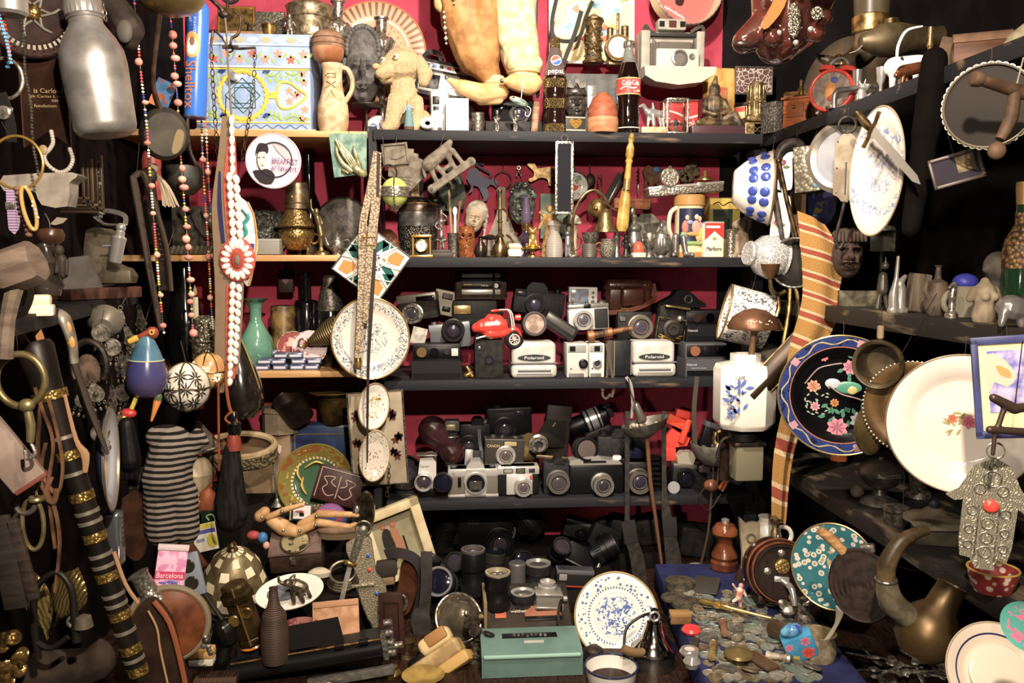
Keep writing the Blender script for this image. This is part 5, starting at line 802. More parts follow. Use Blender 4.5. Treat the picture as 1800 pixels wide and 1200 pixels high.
for a,z,rx,rz,c in((-.5,52,7,12,'b86a5a'),(-.55,38,8,8,'7a9468'),(-.4,68,4,5,'d8a888'),(-.2,60,6,4,'8a8fb0'),(.2,52,8,12,'c98a78'),(.25,69,4.4,5,'dbb090'),(.0,40,12,4,'b98a4a'),(.4,40,9,14,'c8a04a'),(.5,66,4,5,'d4a080'),(.55,52,6,10,'a86a7a'),(-.4,27,6,5,'3f5f94'),(.0,24,22,4,'7f9a58'),(.5,26,6,6,'b05a3c')):k.m(M(c,.45)).ell(25*sin(a),-25*cos(a),z,rx,3,rz,12)
k=p('handle',M('c9bfa4',.4));k.tube([(-24,-6,86),(-36,-10,76),(-38,-10,50),(-28,-8,28)],[4,4,3.6,3],8,5)
zt=z1+t.u*109
t=T('silver_case','box','long silver engraved case balanced on top of the beer stein',1206,342,2.26,z=zt,rot=(0,-5,0));k=p('case',SILE);k.box(0,16,9,134,44,18,2);p('lid_line',M('e0dace',.25,1)).box(0,16,15,136,46,5,1.5);
for x in(-42,26):p('hinge',STL).box(x,-7,14,14,2,9,.6)
zt2=zt+t.u*19
t=T('medal','medal','round silver coin medal standing on the silver case',1177,322,2.25,z=zt2-.004);k=p('coin',SILE);k.cyl(0,0,12,15,3,'y',28,.6);p('rim',STL).tor(0,-1.5,12,15.5,1.4,'y',28,6);p('loop',STL).tor(0,-1,29,2.4,.9,'y',12,5)
L('domed_cover','lid','small brass lid with white knob on the silver case',1239,312,2.27,[(0,0),(15,0),(14,3),(5,8),(3,12),(4,15),(2,18),(0,18)],BRS,z=zt2+.008,n=24)
t=T('silver_boots','ornament','pair of miniature silver boots before the beer stein',1196,452,2.213,z=z1);b=p('boot',STL);b.cap((-8,4,36),(-8,4,8),6.5,5);b.cap((-8,4,5),(-14,-8,4),5,4);b.blob(1);b=p('boot',STL);b.cap((6,4,34),(10,2,8),5.5,4.6);b.cap((10,2,5),(20,-6,4),5,4);b.blob(1)
t=T('cigarette_pack','cigarette pack','red and white cigarette pack standing by the beer stein',1255,452,2.22,z=z1,rot=(0,0,8));b=p('pack',M('e9dcc0',.5));b.box(0,9,30,36,17,59,.6);k=p('print',M('c22c20',.45));k.ext([(-18,59.4),(18,59.4),(18,32),(0,46),(-18,30)],.6,y=-.3);k.box(18,9,46,.8,17,27);k.m(TXW).box(-3,-.8,53,26,.5,4);k.m(TXK).txt('Marlboro',28,7,0,-.2,15,.4);k.m(M('a89468',.5)).ell(0,-.2,33,4,.6,3);k.m(M('9a9080',.5)).box(18.2,9,10,.6,10,12);p('wrapper',M('c8c8c8',.08,.5)).box(2,9,61,34,16,3,1)
L('thimble_cup','cup','tall embossed silver beaker beside the cigarette pack',1284,452,2.24,[(0,0),(8,0),(8,4),(9,40),(10,46),(7,49)],SILE,n=20,z=z1)
t=T('stone_dog','figurine','beige stone dog sitting at the end of the shelf',1301,452,2.24,z=z1);b=p('dog',M('9c8a74',.8,c2='7f6e5a',s=40,b=.3))
for q in[((4,4,16),(4,4,44),16,10),((0,0,58),(-10,-4,56),11,8),((8,2,66),(10,4,56),5,5),((-6,-4,36),(-8,-6,4),6,5),((12,-6,8),(16,-8,4),9,6),((-9,-4,4),(-12,-10,3),5)]:b.cap(*q)
b.blob(1.6);p('plinth',M('9c8a74',.8)).box(2,0,2,40,26,5,1)
t=T('yellow_tin','tin','yellow and dark green tin box behind cigarette pack',1272,452,2.4,z=z1);p('tin',M('7d6a24',.5)).box(0,14,52,56,30,104,2);k=p('print',M('243226',.5));k.box(-4,-2,58,34,1.5,50);k.m(M('c9a93c',.5)).box(0,-2,93,54,1.5,18);k.m(TXK).tube([(-22,-3,92),(-12,-3,96),(-4,-3,90),(8,-3,96),(20,-3,92)],1,5,4)
# things pinned on the red wall of the second shelf
t=T('lion_emblem','emblem','silver rampant lion emblem with curled tail pinned to red wall',848,322,2.49);p('lion',M('5a5b70',.6,.2)).ext([(-26,18),(-20,26),(-10,26),(-4,18),(4,10),(16,6),(22,8),(28,2),(24,-8),(20,-4),(14,-2),(8,-8),(12,-20),(8,-30),(0,-32),(2,-26),(-2,-16),(-8,-6),(-16,-4),(-18,-14),(-26,-20),(-20,-8),(-24,0),(-28,8)],3);p('tail',M('5a5b70',.6,.2)).tube([(10,1,8),(14,1,16),(-2,1,26),(-10,1,32),(-4,1,36),(2,1,32)],2,6,5);wire(t,(0,2,50),bot=(-6,2,24))
t=T('brass_horse','ornament','flat brass galloping horse pinned on the red wall',953,306,2.49);p('horse',M('8a7146',.35,1,c2='5f4b2c',s=70)).ext([(-26,16),(-22,24),(-14,20),(-8,10),(6,12),(16,12),(24,2),(26,-12),(20,-4),(16,-8),(20,-18),(12,-20),(10,-10),(2,-6),(-8,-8),(-20,-14),(-24,-8),(-16,-6),(-14,2),(-18,8)],3,sm=2);wire(t,(0,2,34),bot=(0,2,12))
t=T('wire_ring','ring','thin wire ring hanging on the red wall by the lion',884,316,2.49);p('ring',IRN).tor(0,0,0,15,.9,'y',28,5);wire(t,(0,2,30),bot=(0,0,15))
t=T('skeleton_key','trinket','tiny white bead trinket on the red wall',912,302,2.49);b=p('bead',SIL);b.ell(0,0,0,3,2,4);b.tor(0,0,7,3,.8,'y',10,5);b.cap((-3,0,-3),(-4,0,-8),1);b.cap((3,0,-3),(4,0,-8),1)
t=T('small_ladle','ladle','little dark round ladle hanging behind the hanging clay bull',762,340,2.44);p('bowl',IRN).ell(0,0,0,10,6,8);p('handle',IRN).tube([(0,0,6),(-2,0,26),(0,4,44)],1.6,6,3)
t=T('icon_box','icon','small arched wooden icon box behind the embossed canister',730,350,2.4);p('box',M('3a302a',.5)).ext([(-14,0),(14,0),(14,34),(0,50),(-14,34)],12);p('picture',M('7a3a2c',.5,c2='b8a078',s=60)).box(0,-.6,16,14,1.5,22);p('sill',M('b7b0a2',.5)).box(0,2,1,30,16,4)
t=T('arched_plaque','plaque','arched green and grey painted plaque behind the hanging bull relief',790,366,2.46);p('board',M('56604e',.6,c2='3b4238',s=36)).ext([(-24,0),(26,0),(24,50),(12,66),(0,70),(-12,66),(-26,48)],4,sm=2);k=p('frieze',M('8e9a8c',.4));k.tube([(-16,-.5,44),(-6,-.5,54),(4,-.5,46),(14,-.5,54),(20,-.5,42)],1.6,6,4)
t=T('brush_cup','cup','dull tin cup holding brushes and a spatula',798,452,2.27,z=z1);p('cup',PEW).lathe([(0,0),(9,0),(11,40),(12,42)],n=20,th=1.2)
for px,tx,hh,m in((792,-6,116,M('8a7350',.6)),(800,10,84,M('6a4630',.6)),(806,-1,70,WHM)):
    t=T('brush','brush',{792:'tall brush with pale wooden handle in tin cup',800:'brown brush leaning right in the tin cup',806:'short white spatula in the tin cup'}[px],798,446,2.27);p('handle',m).tube([((px-798)*.4,0,4),((px-798)*.4+tx,3,hh)],[3,2],7,1);p('tip',m).ell((px-798)*.4+tx,3,hh+4,4,2,8)
t=T('magnet_cluster','ornament','cluster of joined old coins pinned on red wall',1209,300,2.49);b=p('coins',M('6f5f48',.5,.7,c2='4c402f',s=90))
for x,z in((-14,-6),(0,2),(9,13),(14,-2),(4,-12),(-6,-14)):b.cyl(x,0,z,8,3,'y',16,.6)
t=T('horse_and_cart','ornament','dark metal ornament of beasts with a blue patch on red wall',1148,310,2.49);b=p('relief',M('4f3828',.6,c2='6d4a30',s=80));b.ext([(-18,10),(-8,20),(2,12),(14,16),(18,4),(12,-10),(14,-24),(4,-12),(-4,-26),(-8,-8),(-16,-24),(-14,-4)],5,sm=2);p('patch',M('3f6a9c',.5)).ell(6,-1,12,7,2,5)
t=T('locket','pendant','dark oval locket hanging on red wall behind mirror',1038,318,2.49);p('locket',IRN).ell(0,0,0,9,4,13);p('chain',IRN).tube([(0,0,12),(-2,2,36)],1,5,2)
t=T('razor','razor','folded dark cut throat razor hanging on the red wall',1079,330,2.47,rot=(0,28,0));p('handle',M('2b2622',.4)).ext([(-8,-32),(8,-32),(10,24),(-6,28)],4);p('blade',M('5c5650',.3,.8)).box(4,-2,-2,5,2,52,.5);wire(t,(8,4,50),bot=(0,2,26))
t=T('wire_loop','tool','thin brass wire loop tool hanging on red wall',1054,322,2.47);p('loop',BRS).tube([(-1,0,-20),(-3,0,4),(0,0,16),(4,0,4),(1,0,-20)],1,6,4)
t=T('beaded_pin','pin','dark beaded hat pin hanging on red wall',1122,318,2.48);b=p('beads',BRN);[b.ell(0,0,20-i*7,2.6,n=8)for i in range(4)];p('spike',STL).cap((0,0,-6),(0,0,-26),2,.6)
t=T('shoe_horn','shoe horn','long yellow horn shoe horn with carved figure top',1102,322,2.16,rot=(0,5,0));YH=M('b8973a',.25,c2='8f6f22',s=30,coat=.4);p('handle',YH).lathe([(0,84),(4,82),(5.5,76),(4,70),(7,62),(7.5,48),(5,42),(7,38),(5,34),(6,10),(5,2),(6,-4),(5,-10)][::-1],n=16);b=p('blade',YH)
b.grid(lambda u,v:((10.5-4*(1-v)**3)*(u*2-1)*(1 if v<.9 else 1-(v-.9)*3.5),-2+5*(u*2-1)**2,-8-76*v),9,14);b.grid(lambda u,v:((10.5-4*(1-v)**3)*(u*2-1)*(1 if v<.9 else 1-(v-.9)*3.5),0+5*(u*2-1)**2,-8-76*v),9,14);p('band',GLD).lathe([(5,-12),(6.4,-12),(6.4,8),(5,8)],n=14);p('head',YH).ell(0,-1,80,5,6,7);wire(t,(-6,4,96),bot=(0,0,84))
t=T('wood_offcut','wood','split piece of brown wood lying across behind the shoe horn',1112,366,2.4,rot=(0,3,0));p('wood',M('8a5230',.7,c2='6a3a1e',s=30,sx=(1,4,4))).box(0,8,8,66,18,18,3).disp(2,.1);p('bracket',IRN).box(0,10,-24,10,10,48)
# hanging before the second shelf
t=T('card_fan_relief','plaque','grey cast relief of fanned playing cards hanging from shelf',700,290,2.18,rot=(0,-6,0));CGR=M('7a7163',.8,c2='62594c',s=60,b=.2);b=p('cards',CGR)
for i in range(5):b.at(4+i*2.4,4+i*1.2,-4-i*4,0,8+i*11,0);b.box(0,0,8,44,3,50,.8)
b.at();k=p('frame',CGR);k.box(-3,-2,36,46,3,4,1);k.box(-3,-2,2,46,3,4,1);k.box(-24,-2,19,4,3,36,1);k.box(18,-2,19,4,3,36,1);k.box(-3,1,19,44,2,34);p('relief',CGR).ext([(-12,12),(-4,24),(6,26),(4,18),(12,14),(0,10)],3,y=-2);wire(t,(4,4,56),bot=(0,0,38))
t=T('bull_relief','plaque','grey cast relief of bulls on a slanted bar hanging from shelf',780,288,2.17,rot=(0,-35,0));b=p('relief',CGR)
for q in[((-22,0,14),(16,0,18),13,11),((16,0,20),(30,0,24),9,6),((-24,0,8),(-28,0,-18),6,4),((14,0,10),(12,0,-18),6,4),((-12,0,-2),(-10,0,-20),5,4),((26,0,10),(28,0,-18),5,4),((-6,0,-8),(8,0,-8),4),((-34,0,16),(-40,0,0),3,3)]:b.cap(*q)
b.box(0,2,-24,86,8,14,2);b.ell(-42,2,-24,9,5,9);b.ell(42,2,-24,9,5,9);b.blob(1.6);
for x in(-43,43):p('screw_hole',BLK).cyl(x,-2,-24,2.6,2,'y',12)
p('hanging_wire',IRN).tube([(10,0,26),(32,0,42)],.8,5,1)
t=T('green_bauble','ornament','lime green ball with silver filigree cap hanging on ring',690,338,2.12,rot=(0,0,0));p('ball',M('b5c05a',.3,c2='9aa848',s=20)).ell(4,0,0,24,24,26,28);k=p('filigree',SILE);k.lathe([(24.8,-8),(25.6,0),(24.8,9)],(4,0,0),n=32);k.tor(4,0,0,25.6,1.5,'x',32,6,1.05);k.lathe([(0,-34),(5,-33),(8,-27),(13,-23),(0,-22)],(4,0,0),n=16);p('cap',M('cfc6b4',.35)).ell(-22,0,2,8,8,10,14);p('ring',IRN).tor(-6,0,34,14,1.6,'y',24,6);wire(t,(-16,4,96),bot=(-14,0,46))
# ---------- middle pale shelf
zm=ZL[1]
t=T('praying_hands','plaque','green square plaque with bronze praying hands in relief',612,274,2.18,rot=(0,1,0));p('board',M('4f7468',.6,c2='7d9a88',s=44,b=.3)).ext([(-34,38),(32,40),(32,-30),(-24,-38)],6);b=p('hands',M('6f6a44',.4,.5,c2='a39c70',s=60))
for i in range(4):b.tube([(-21+i*4.6,-5-i*.6,29-i*4-(i-1.4)**2),(-13+i*5,-7,10-i*2.4),(-2+i*5,-7,-8-i*1.6),(10+i*3,-5,-24)],[2,3,3.4,4],8,4)
b.tube([(10,-7,16),(13,-9,4),(16,-7,-8),(22,-4,-26)],[2,3.2,4.4,6],8,4);b.tube([(-19,-2,24),(-19,-4,4),(-9,-5,-14),(8,-4,-28)],[2,3.4,4.4,6],8,4);b.cap((14,-4,-22),(26,-2,-30),9,8);b.cap((-8,-3,-26),(0,-4,-30),4,3)
wire(t,(0,4,46),bot=(0,3,38))
t=plate('portrait_clock','round white picture clock with woman portrait and purple lettering',481,283,2.15,47,3,M('e6dde0',.3,c2='cdbec6',s=12),M('b9a8b4',.3),hook=4,c='clock');k=p('portrait',M('2a2226',.5));k.ext([(-30,16),(-24,30),(-10,28),(-8,16),(-14,10),(-28,8)],.8,y=-3.6,sm=3);k.m(M('e3c1b4',.5)).ext([(-28,12),(-12,14),(-12,-6),(-20,-16),(-28,-8)],1,y=-4,sm=3);k.m(M('8a3c44',.5)).ext([(-22,-8),(-16,-7),(-18,-10)],.4,y=-4.6);k.m(M('2a2226',.5)).box(-24,-4.4,5,4,.5,1.6);k.box(-16,-4.4,6,4,.5,1.6);k.ext([(-36,-18),(-22,-16),(-10,-14),(2,-24),(-4,-40),(-24,-38)],.8,y=-3.6,sm=2);k.m(M('b7a4ac',.4)).ext([(0,30),(30,14),(34,-6),(14,10)],.6,y=-3.4,sm=2);k.m(M('6d3f78',.5)).txt('BREAKFAST',44,10,20,-3.8,-1,.3,ry=4);k.txt("AT TIFFANY'S",44,9,18,-3.8,-14,.3,ry=4);k.m(M('1f2430',.3)).tor(2,-3.6,2,30,1.2,'y',40,5)
t=L('embossed_pot','pot','squat black pot carved all over with foliage',461,447,2.34,[(0,0),(34,0),(42,14),(46,46),(44,70),(40,76)],M('232321',.45,.4,c2='4a4a44',s=130,k='v',th=(.2,.8),b=-.9),n=40,z=zm,th=3)
t=T('brass_urn','urn','brass scrolled urn on three feet with wide brim',522,447,2.28,z=zm);p('body',BRSE).lathe([(0,8),(16,10),(28,22),(32,38),(28,48),(32,50)],n=36);p('brim',M('5a4a30',.35,1)).lathe([(20,47),(38,47),(39,49),(22,51)],n=36);p('cover',BRSE).lathe([(32,50),(26,62),(20,74),(18,80),(0,80)],n=36)
for a in(200,320,90):p('foot',BRS).tube([(22*cos(radians(a)),22*sin(radians(a)),16),(30*cos(radians(a)),30*sin(radians(a)),10),(28*cos(radians(a)),28*sin(radians(a)),3),(33*cos(radians(a)),33*sin(radians(a)),1.5)],[4,3.4,2.6,3],8,4)
p('handle',BRS).tube([(30,-4,38),(40,-4,34),(36,-4,22),(28,-4,20)],2,6,4)
t=L('copper_cup','cup','plain aged copper cup upside down on the brass urn',523,368,2.28,[(0,46),(17,46),(19,44),(21,12),(22,6),(22,0),(20,0)],M('7d6a50',.4,1,c2='5a4a36',s=40),n=32,z=zm+80*t.u,rot=(0,0,0));p('rib',BRS).tor(0,0,10,21.6,1.2,'z',32,6);p('button',GLD).ell(-6,-19.5,20,2.6)
t=T('brass_dancer','figurine','slim brass woman figurine with raised arm by the urn',566,447,2.24,z=zm,rot=(0,-6,0));b=p('figure',M('8c7a50',.35,.9,c2='6a5a38',s=60))
for q in[((0,0,10),(2,0,34),3,4.4),((3,0,34),(2,0,52),6,4),((2,0,52),(0,0,66),4.4,5.5),((-3,0,68),(-8,0,84),2,1.8),((-8,0,84),(-7,0,98),1.8,1.4),((5,0,66),(8,0,54),2,1.6),((0,0,75),(0,0,78),4.4)]:b.cap(*q)
b.blob(.9);p('base',BRS).lathe([(0,0),(14,0),(13,4),(5,8),(4,13),(0,14)],n=22)
t=T('round_drum','drum','large dark hammered round drum standing on edge',604,447,2.38,z=zm);p('drum',M('3b3733',.5,.4,c2='5a544c',s=40,b=.5,bs=70)).lathe([(0,9),(30,8),(46,3),(50,-4),(50,-26),(0,-26)],(0,0,52),'y',48)
t=L('tiny_teapot','teapot','small pewter teapot with bud finial on the pale shelf',593,447,2.24,[(0,0),(9,0),(8,3),(14,12),(14,20),(9,28),(0,29)],PEW,part='pot',n=26,z=zm);p('lid',PEW).lathe([(9,28),(7,33),(2,37),(3,40),(0,43)],n=18);p('spout',PEW).tube([(-11,0,14),(-17,0,20),(-20,0,30)],[3,2,1.6],8,4);p('handle',PEW).tube([(11,0,25),(20,0,26),(20,0,14),(13,0,10)],1.5,6,4)
t=T('grey_box','box','flat grey metal cash box at the shelf edge',462,447,2.22,z=zm);p('box',M('7d7b74',.5)).box(0,20,13,58,38,24,1.5);p('lid',M('8f8d86',.5)).box(0,20,26,59,39,5,1.5)
t=L('dark_bottle','bottle','tall black glass bottle behind the copper cup',546,447,2.44,[(0,0),(22,0),(24,6),(24,70),(14,100),(10,110),(10,168),(12,170),(12,180),(0,180)],M('0c0a0e',.08,coat=1),n=28,z=zm)
t=T('relief_casket','box','dark carved casket with figures and rope moulding at far left',350,447,2.3,z=zm);b=p('casket',M('2b2620',.5,.3,c2='4a4234',s=60));b.box(0,24,50,92,44,70,2);k=p('relief',M('3d362b',.45,.4));k.tube([(-30,-1,76),(-20,-3,60),(-16,-2,34)],4,7,4);k.tube([(-8,-1,70),(0,-3,50),(12,-2,34),(24,-2,32)],4,7,4);k.tube([(8,-1,78),(18,-3,56),(30,-2,40)],3,7,4);k.ell(-14,-2,78,6);k=p('moulding',M('4a4234',.5));k.box(0,24,8,100,52,14,3)
for i in range(12):k.cap((-46+i*8,-3,4),(-42+i*8,-3,14),3)
# ---------- lower pale shelf
zb=ZL[2]
t=L('green_vase','vase','pale green glass vase with bulbous body and flared lip',452,653,2.3,[(0,0),(18,0),(26,8),(30,30),(27,52),(16,70),(10,84),(10,102),(14,114),(24,120)],M('5d8f78',.12,c2='4a7a66',s=14,coat=.6),n=36,z=zb,th=2)
L('gold_canister','canister','stained gold lacquer canister beside the green vase',500,653,2.36,[(0,0),(21,0),(21,100),(19,103),(0,103)],M('7a5f2a',.4,c2='2c2014',s=22),n=32,z=zb)
t=L('square_bottle','bottle','black square shouldered bottle on lower pale shelf',541,653,2.38,[(0,0),(20,0),(21,3),(21,104),(18,110),(9,112),(9,150),(11,152),(11,158),(0,158)],M('0e0c10',.1,coat=1),n=24,z=zb)
t=L('pewter_flagon','flagon','dark pewter topped flagon beside the black bottle',583,653,2.38,[(0,0),(24,0),(24,88),(22,94),(18,118),(12,136),(12,148),(9,152),(0,152)],M('17161b',.15,coat=.8),n=30,z=zb);p('top',PEW).lathe([(22.6,92),(23,96),(18.6,120),(12.6,138),(12.6,149),(9,153),(0,153)],n=30)
t=T('hanging_tin','tin','dark little hanging tin box with a heart',502,494,2.42);p('tin',M('3c2d2a',.5)).box(0,8,0,26,16,40,2);p('stem',IRN).cyl(0,8,20,2,22);p('heart',M('7a5a58',.5)).ext([(0,-6),(6,0),(5,5),(0,3),(-5,5),(-6,0)],1,y=-.8)
for px,py,r,c,c2,lab,ry in((516,640,28,'d8a898','8a3c38','round pink tin lid leaning on the gold canister',0),(538,642,30,'8a2a2a','c8b0b4','round red and white tin lid overlapping the pink one',12),(553,648,24,'b9b4c4','7a7686','round lilac tin lid at the back of the stack',0)):
    t=T('tin_disc','tin',lab,px,653,2.29 if px<530 else 2.26 if px<550 else 2.33,z=zb+.011,rot=(-12,ry,0));p('lid',M(c,.35,c2=c2,s=26,th=(.45,.5))).cyl(0,4,r,r,5,'y',36,1);p('rim',SIL).tor(0,-1,r,r,1,'y',36,5)
CSM=M('6f7690',.25,.5,c2='3f4660',s=60)
for i,(px,k,dx)in enumerate(((461,2,0),(461,2,4),(492,3,0),(492,3,-2),(492,3,2),(522,3,0),(522,3,3),(522,3,-2),(548,2,0),(548,2,5),(476,1,0),(536,1,0))):
    lv=[a for a in((461,0),(461,1),(492,0),(492,1),(492,2),(522,0),(522,1),(522,2),(548,0),(548,1),(476,2.0),(536,0))][i][1];yy=2.225 if i<10 else 2.3
    t=T('cassette','cassette','silver blue cassette case in the low stacks on the pale shelf',px+dx,653,yy,z=zb+lv*.0152+.0002,rot=(0,0,RU(-6,6)),g='cassettes stacked on the lower pale shelf');p('case',CSM).box(0,16,5,25,32,9.6,1);p('label',M('b9bdd0',.3)).box(0,-.4,5,20,1,4)
t=T('shell_horn','horn','large brass conch shaped horn lying behind the big white plate',576,653,2.25,z=zb+.09,rot=(0,-24,0));p('horn',M('8a7448',.4,.9,c2='5c4a2a',s=50,k='w',d='X',b=.5)).lathe([(0,-40),(6,-34),(14,-16),(24,8),(27,24),(20,32),(0,33)],ax='x',n=26);p('loop',BRS).tor(-44,0,4,7,2.2,'y',16,6);p('foot',BRS).cyl(8,0,-80,5,60)
L('little_brass_pot','pot','small dark brass pot under the brass horn',584,653,2.31,[(0,0),(18,0),(16,30),(20,52),(24,56)],DBR,n=26,z=zb,th=2)
# ---------- the hung left side
random.seed(21)
L('dented_mug','mug','dented grey metal mug bottom at the top left corner',18,27,1.14,[(0,0),(24,0),(29,5),(30,70),(31,72)],ALU,th=1.5)
t=plate('carved_shield','round red brown carved shield inlaid with a ring of silver squares',58,22,1.5,78,6,M('3a1f18',.45,c2='25120e',s=40),M('2c1712',.5),rot=(0,0,14),c='shield',hook=20,well=.7);k=p('inlay',M('b8b2a2',.3,.8))
for i in range(44):a=2*pi*i/44;k.at(61*cos(a),-4,61*sin(a),0,-math.degrees(a),0).box(0,0,0,8,2,4.6)
k.at();[k.tube([(14*cos(a+c),-2,14*sin(a+c)),(30*cos(a),-3,30*sin(a)),(44*cos(a+.2),-3,44*sin(a+.2))],2,6,4)for a in[i*pi/3 for i in range(6)]for c in(-.4,.4)];p('boss',BRSE).ell(0,-4,0,14,8,14);k=p('scroll_border',M('4a281c',.4));[k.tor(71*cos(i*pi/14),-7,71*sin(i*pi/14),4,1.2,'y',10,5)for i in range(28)]
t=T('leather_banner','banner','brown leather banner with notched end and gilt lettering',78,190,1.52);p('banner',M('3c2418',.4,c2='2b180f',s=20)).ext([(-40,84),(40,84),(42,-66),(4,-40),(-38,-70)],4);k=p('lettering',M('b59a6a',.5));k.txt('is Carlos I',48,8,8,-.4,30,.3);k.txt('ck Carlos I, sn',52,5,4,-.4,20,.3);k.txt('san',14,4,20,-.4,13,.3);k.txt('fundation',38,5,2,-.4,4,.3);k=p('edge_trim',M('553322',.5));k.tube([(-39,-1,84),(-37,-1,-68)],1.2,5,1);k.tube([(39,-1,84),(41,-1,-64)],1.2,5,1)
t=L('aluminium_flask','flask','large dull aluminium flask with ribbed screw cap, hung on chain',188,238,1.46,[(0,0),(40,0),(49,6),(52,16),(55,120),(53,142),(44,164),(34,180),(28,190),(27,204),(0,204)],ALU,n=56,rot=(0,-8,0));p('cap',M('c2c0bb',.35,.85)).lathe([(29,204),(31,206),(31,230),(28,234),(0,236)],n=48,flute=24,fa=.02);p('neck_ring',ALU).tor(0,0,200,28.5,1.8,'z',40);c=p('chain',STL);c.chain([(32,0,226),(36,-4,206),(34,-2,186)],3.2,.8);c.chain([(30,0,232),(26,0,262),(20,0,300)],3.2,.8)
t=T('leather_satchel','bag','dark leather satchel hanging behind the aluminium flask',214,70,1.75);b=p('bag',M('2a211c',.6,c2='3a2f28',s=30));b.cap((-16,0,60),(10,0,20),26,30);b.cap((8,0,10),(14,0,-2),20,16);b.blob(3);p('patch',M('55504a',.6)).ell(14,-26,8,14,8,20)
t=T('bead_chain','chain','dark faceted metal bead chain hanging at far left',36,30,1.3);b=p('beads',M('4a4640',.4,.8,c2='8a8478',s=200))
for i in range(48):b.lathe([(0,-3.4),(3.6,0),(0,3.4)],(i*.3+2*sin(i*.3),0,-i*5.8),n=6)
wire(t,(0,0,60))
t=beads('bead_strand','red and blue twisted bead strand at far left edge',[(2,-10),(4,40),(10,90),(6,115)],1.15,None,[M('c8402a',.4),M('4a86b8',.4)],4)
t=beads('bead_strand','blue bead strand ending at the gold ring, far left',[(-4,20),(8,70),(14,108)],1.13,None,[M('5a9ac8',.4)],3.4)
t=T('silver_hoop','hoop','plain silver hoop earring at far left above the watch',8,138,1.16);p('hoop',SIL).tor(0,0,0,31,3.2,'y',40,8,1.12);wire(t,(-6,0,60),bot=(-4,0,34))
t=T('watch','watch','wrist watch with black strap hanging at far left edge',8,205,1.15);b=p('strap',M('1c1a19',.5));b.rib([(-4,0,40),(6,-2,10),(10,0,-20),(8,2,-44)],17,3);p('case',SIL).lathe([(0,0),(12,0),(12,5),(9,7),(0,7)],(2,-3,6),'y',22);p('buckle',STL).box(8,-4,12,18,2,7,1)
t=T('gold_hoop','hoop','thin gold hoop holding bangles at far left',30,286,1.13);p('hoop',GLD).tor(0,0,0,44,2.6,'y',48,8,1.05);p('hanging_wire',IRN).tube([(-10,0,44),(-22,0,70)],.8,5,1)
for px,c,c2,lab,w,h in((20,'7d6488','a08aa8','woven purple band hanging on the gold hoop',14,74),(34,'6a4634','8a6248','string of brown wood beads hanging on gold hoop',13,82)):
    t=T('bracelet','bracelet',lab,px,368,1.13)
    if px==20:p('band',M(c,.7,c2=c2,s=90,k='w',d='Z',b=.4)).rib([(0,0,h/2),(2,-4,0),(2,0,-h/2),(6,6,0),(3,3,h/2)],w,3);p('clasp',SIL).box(1,-6,6,15,4,13,1)
    else:
        b=p('beads',M(c,.5,c2=c2,s=40))
        for i in range(11):b.ell(-2+i*1.6,2*sin(i),36-i*8,6.5,6,4.6,10)
t=T('amber_ring','pendant','oval amber ring pendant with lilac stones on the gold hoop',51,366,1.12,rot=(0,-10,20));p('ring',M('a98a3c',.2,coat=.5)).tor(0,0,0,9,3.4,'y',36,8,4.2);s=p('stones',M('b8a8b8',.2));[s.ell(8+RU(-2,3),-2,10-i*7,2.6)for i in range(5)]
t=T('pearl_necklace','necklace','string of grey pearls draped at left over the leather banner',92,268,1.48);b=p('pearls',M('b8aea0',.18));pts=cat([(0,0,36),(2,0,18),(-4,0,6),(-14,0,-6),(-8,0,-22),(10,0,-34),(26,0,-28),(34,0,-12),(30,0,6)],4)
for q in pts[::1]:b.ell(q.x,q.y,q.z,3.9,n=10)
p('flower_clasp',M('a08a66',.4)).ell(-14,-3,4,8,4,9)
t=T('stone_bracket','bracket','grey white stone corbel with a shelf lip at far left',78,362,1.36);b=p('corbel',M('9a9184',.8,c2='7f776b',s=30,b=.3));b.ext([(-66,52),(50,58),(54,48),(44,40),(38,0),(-4,2),(-14,24),(-40,30),(-66,26)],40,sm=2);b.disp(1.2,.06)
t=T('picture_moulding','frame','brown stepped picture frame corner behind the stone bracket',140,380,1.62);
for i,c in enumerate(('4a3826','3a2c1e','57442e','3f3020','4d3b28')):b=p('moulding',M(c,.4,.2));b.box(8-i*1.5,i*-4,8+i*5.5,78-i*8,8,5,1);b.box(40-i*6,i*-4,56,5,8,100-i*8,1)
t=T('crystal_string','necklace','green and grey crystal chip necklace by the frame corner',172,284,1.62);b=p('chips',M('4d5a52',.1,coat=.6,c2='7a827a',s=120))
for i in range(16):b.ell(RU(-3,3),RU(-2,2),-i*6.4,RU(4,8),4,RU(2.4,4.5),6)
wire(t,(0,0,1010))
L('wooden_apple','ornament','brown wooden apple with metal stalk and leaf',90,430,1.36,[(0,4),(12,0),(21,8),(23,18),(19,27),(8,30),(0,27)],M('5a3a28',.3,c2='40281a',s=20),n=28);t=ALL[-1];p('stalk',IRN).tube([(0,0,26),(-2,0,42),(-8,0,54)],1.6,6,3);p('leaf',M('8a7f70',.6)).ext([(0,36),(12,48),(30,46),(22,38),(8,34)],1.5)
t=T('wooden_mallet','mallet','big grey brown wooden mallet hanging at far left',34,470,1.08);MW=M('6f5f50',.7,c2='584a3e',s=20,sx=(1,1,4));b=p('head',MW);b.lathe([(0,-36),(36,-34),(40,-26),(40,26),(36,34),(0,36)],ax='x',n=8);b.V=[Euler((0,radians(-20),0)).to_matrix()@v for v in b.V];p('handle',MW).tube([(-8,0,-30),(-24,0,-90),(-34,0,-160)],[16,13,15],8,3)
t=L('figural_bottle','bottle','dark lumpy figural glass bottle below the wooden apple',84,520,1.34,[(0,0),(20,0),(26,20),(20,40),(26,58),(14,76),(14,90),(17,92)],M('2c2622',.15,c2='3d362e',s=60,coat=.4),n=24);t.b.disp(3,.08)
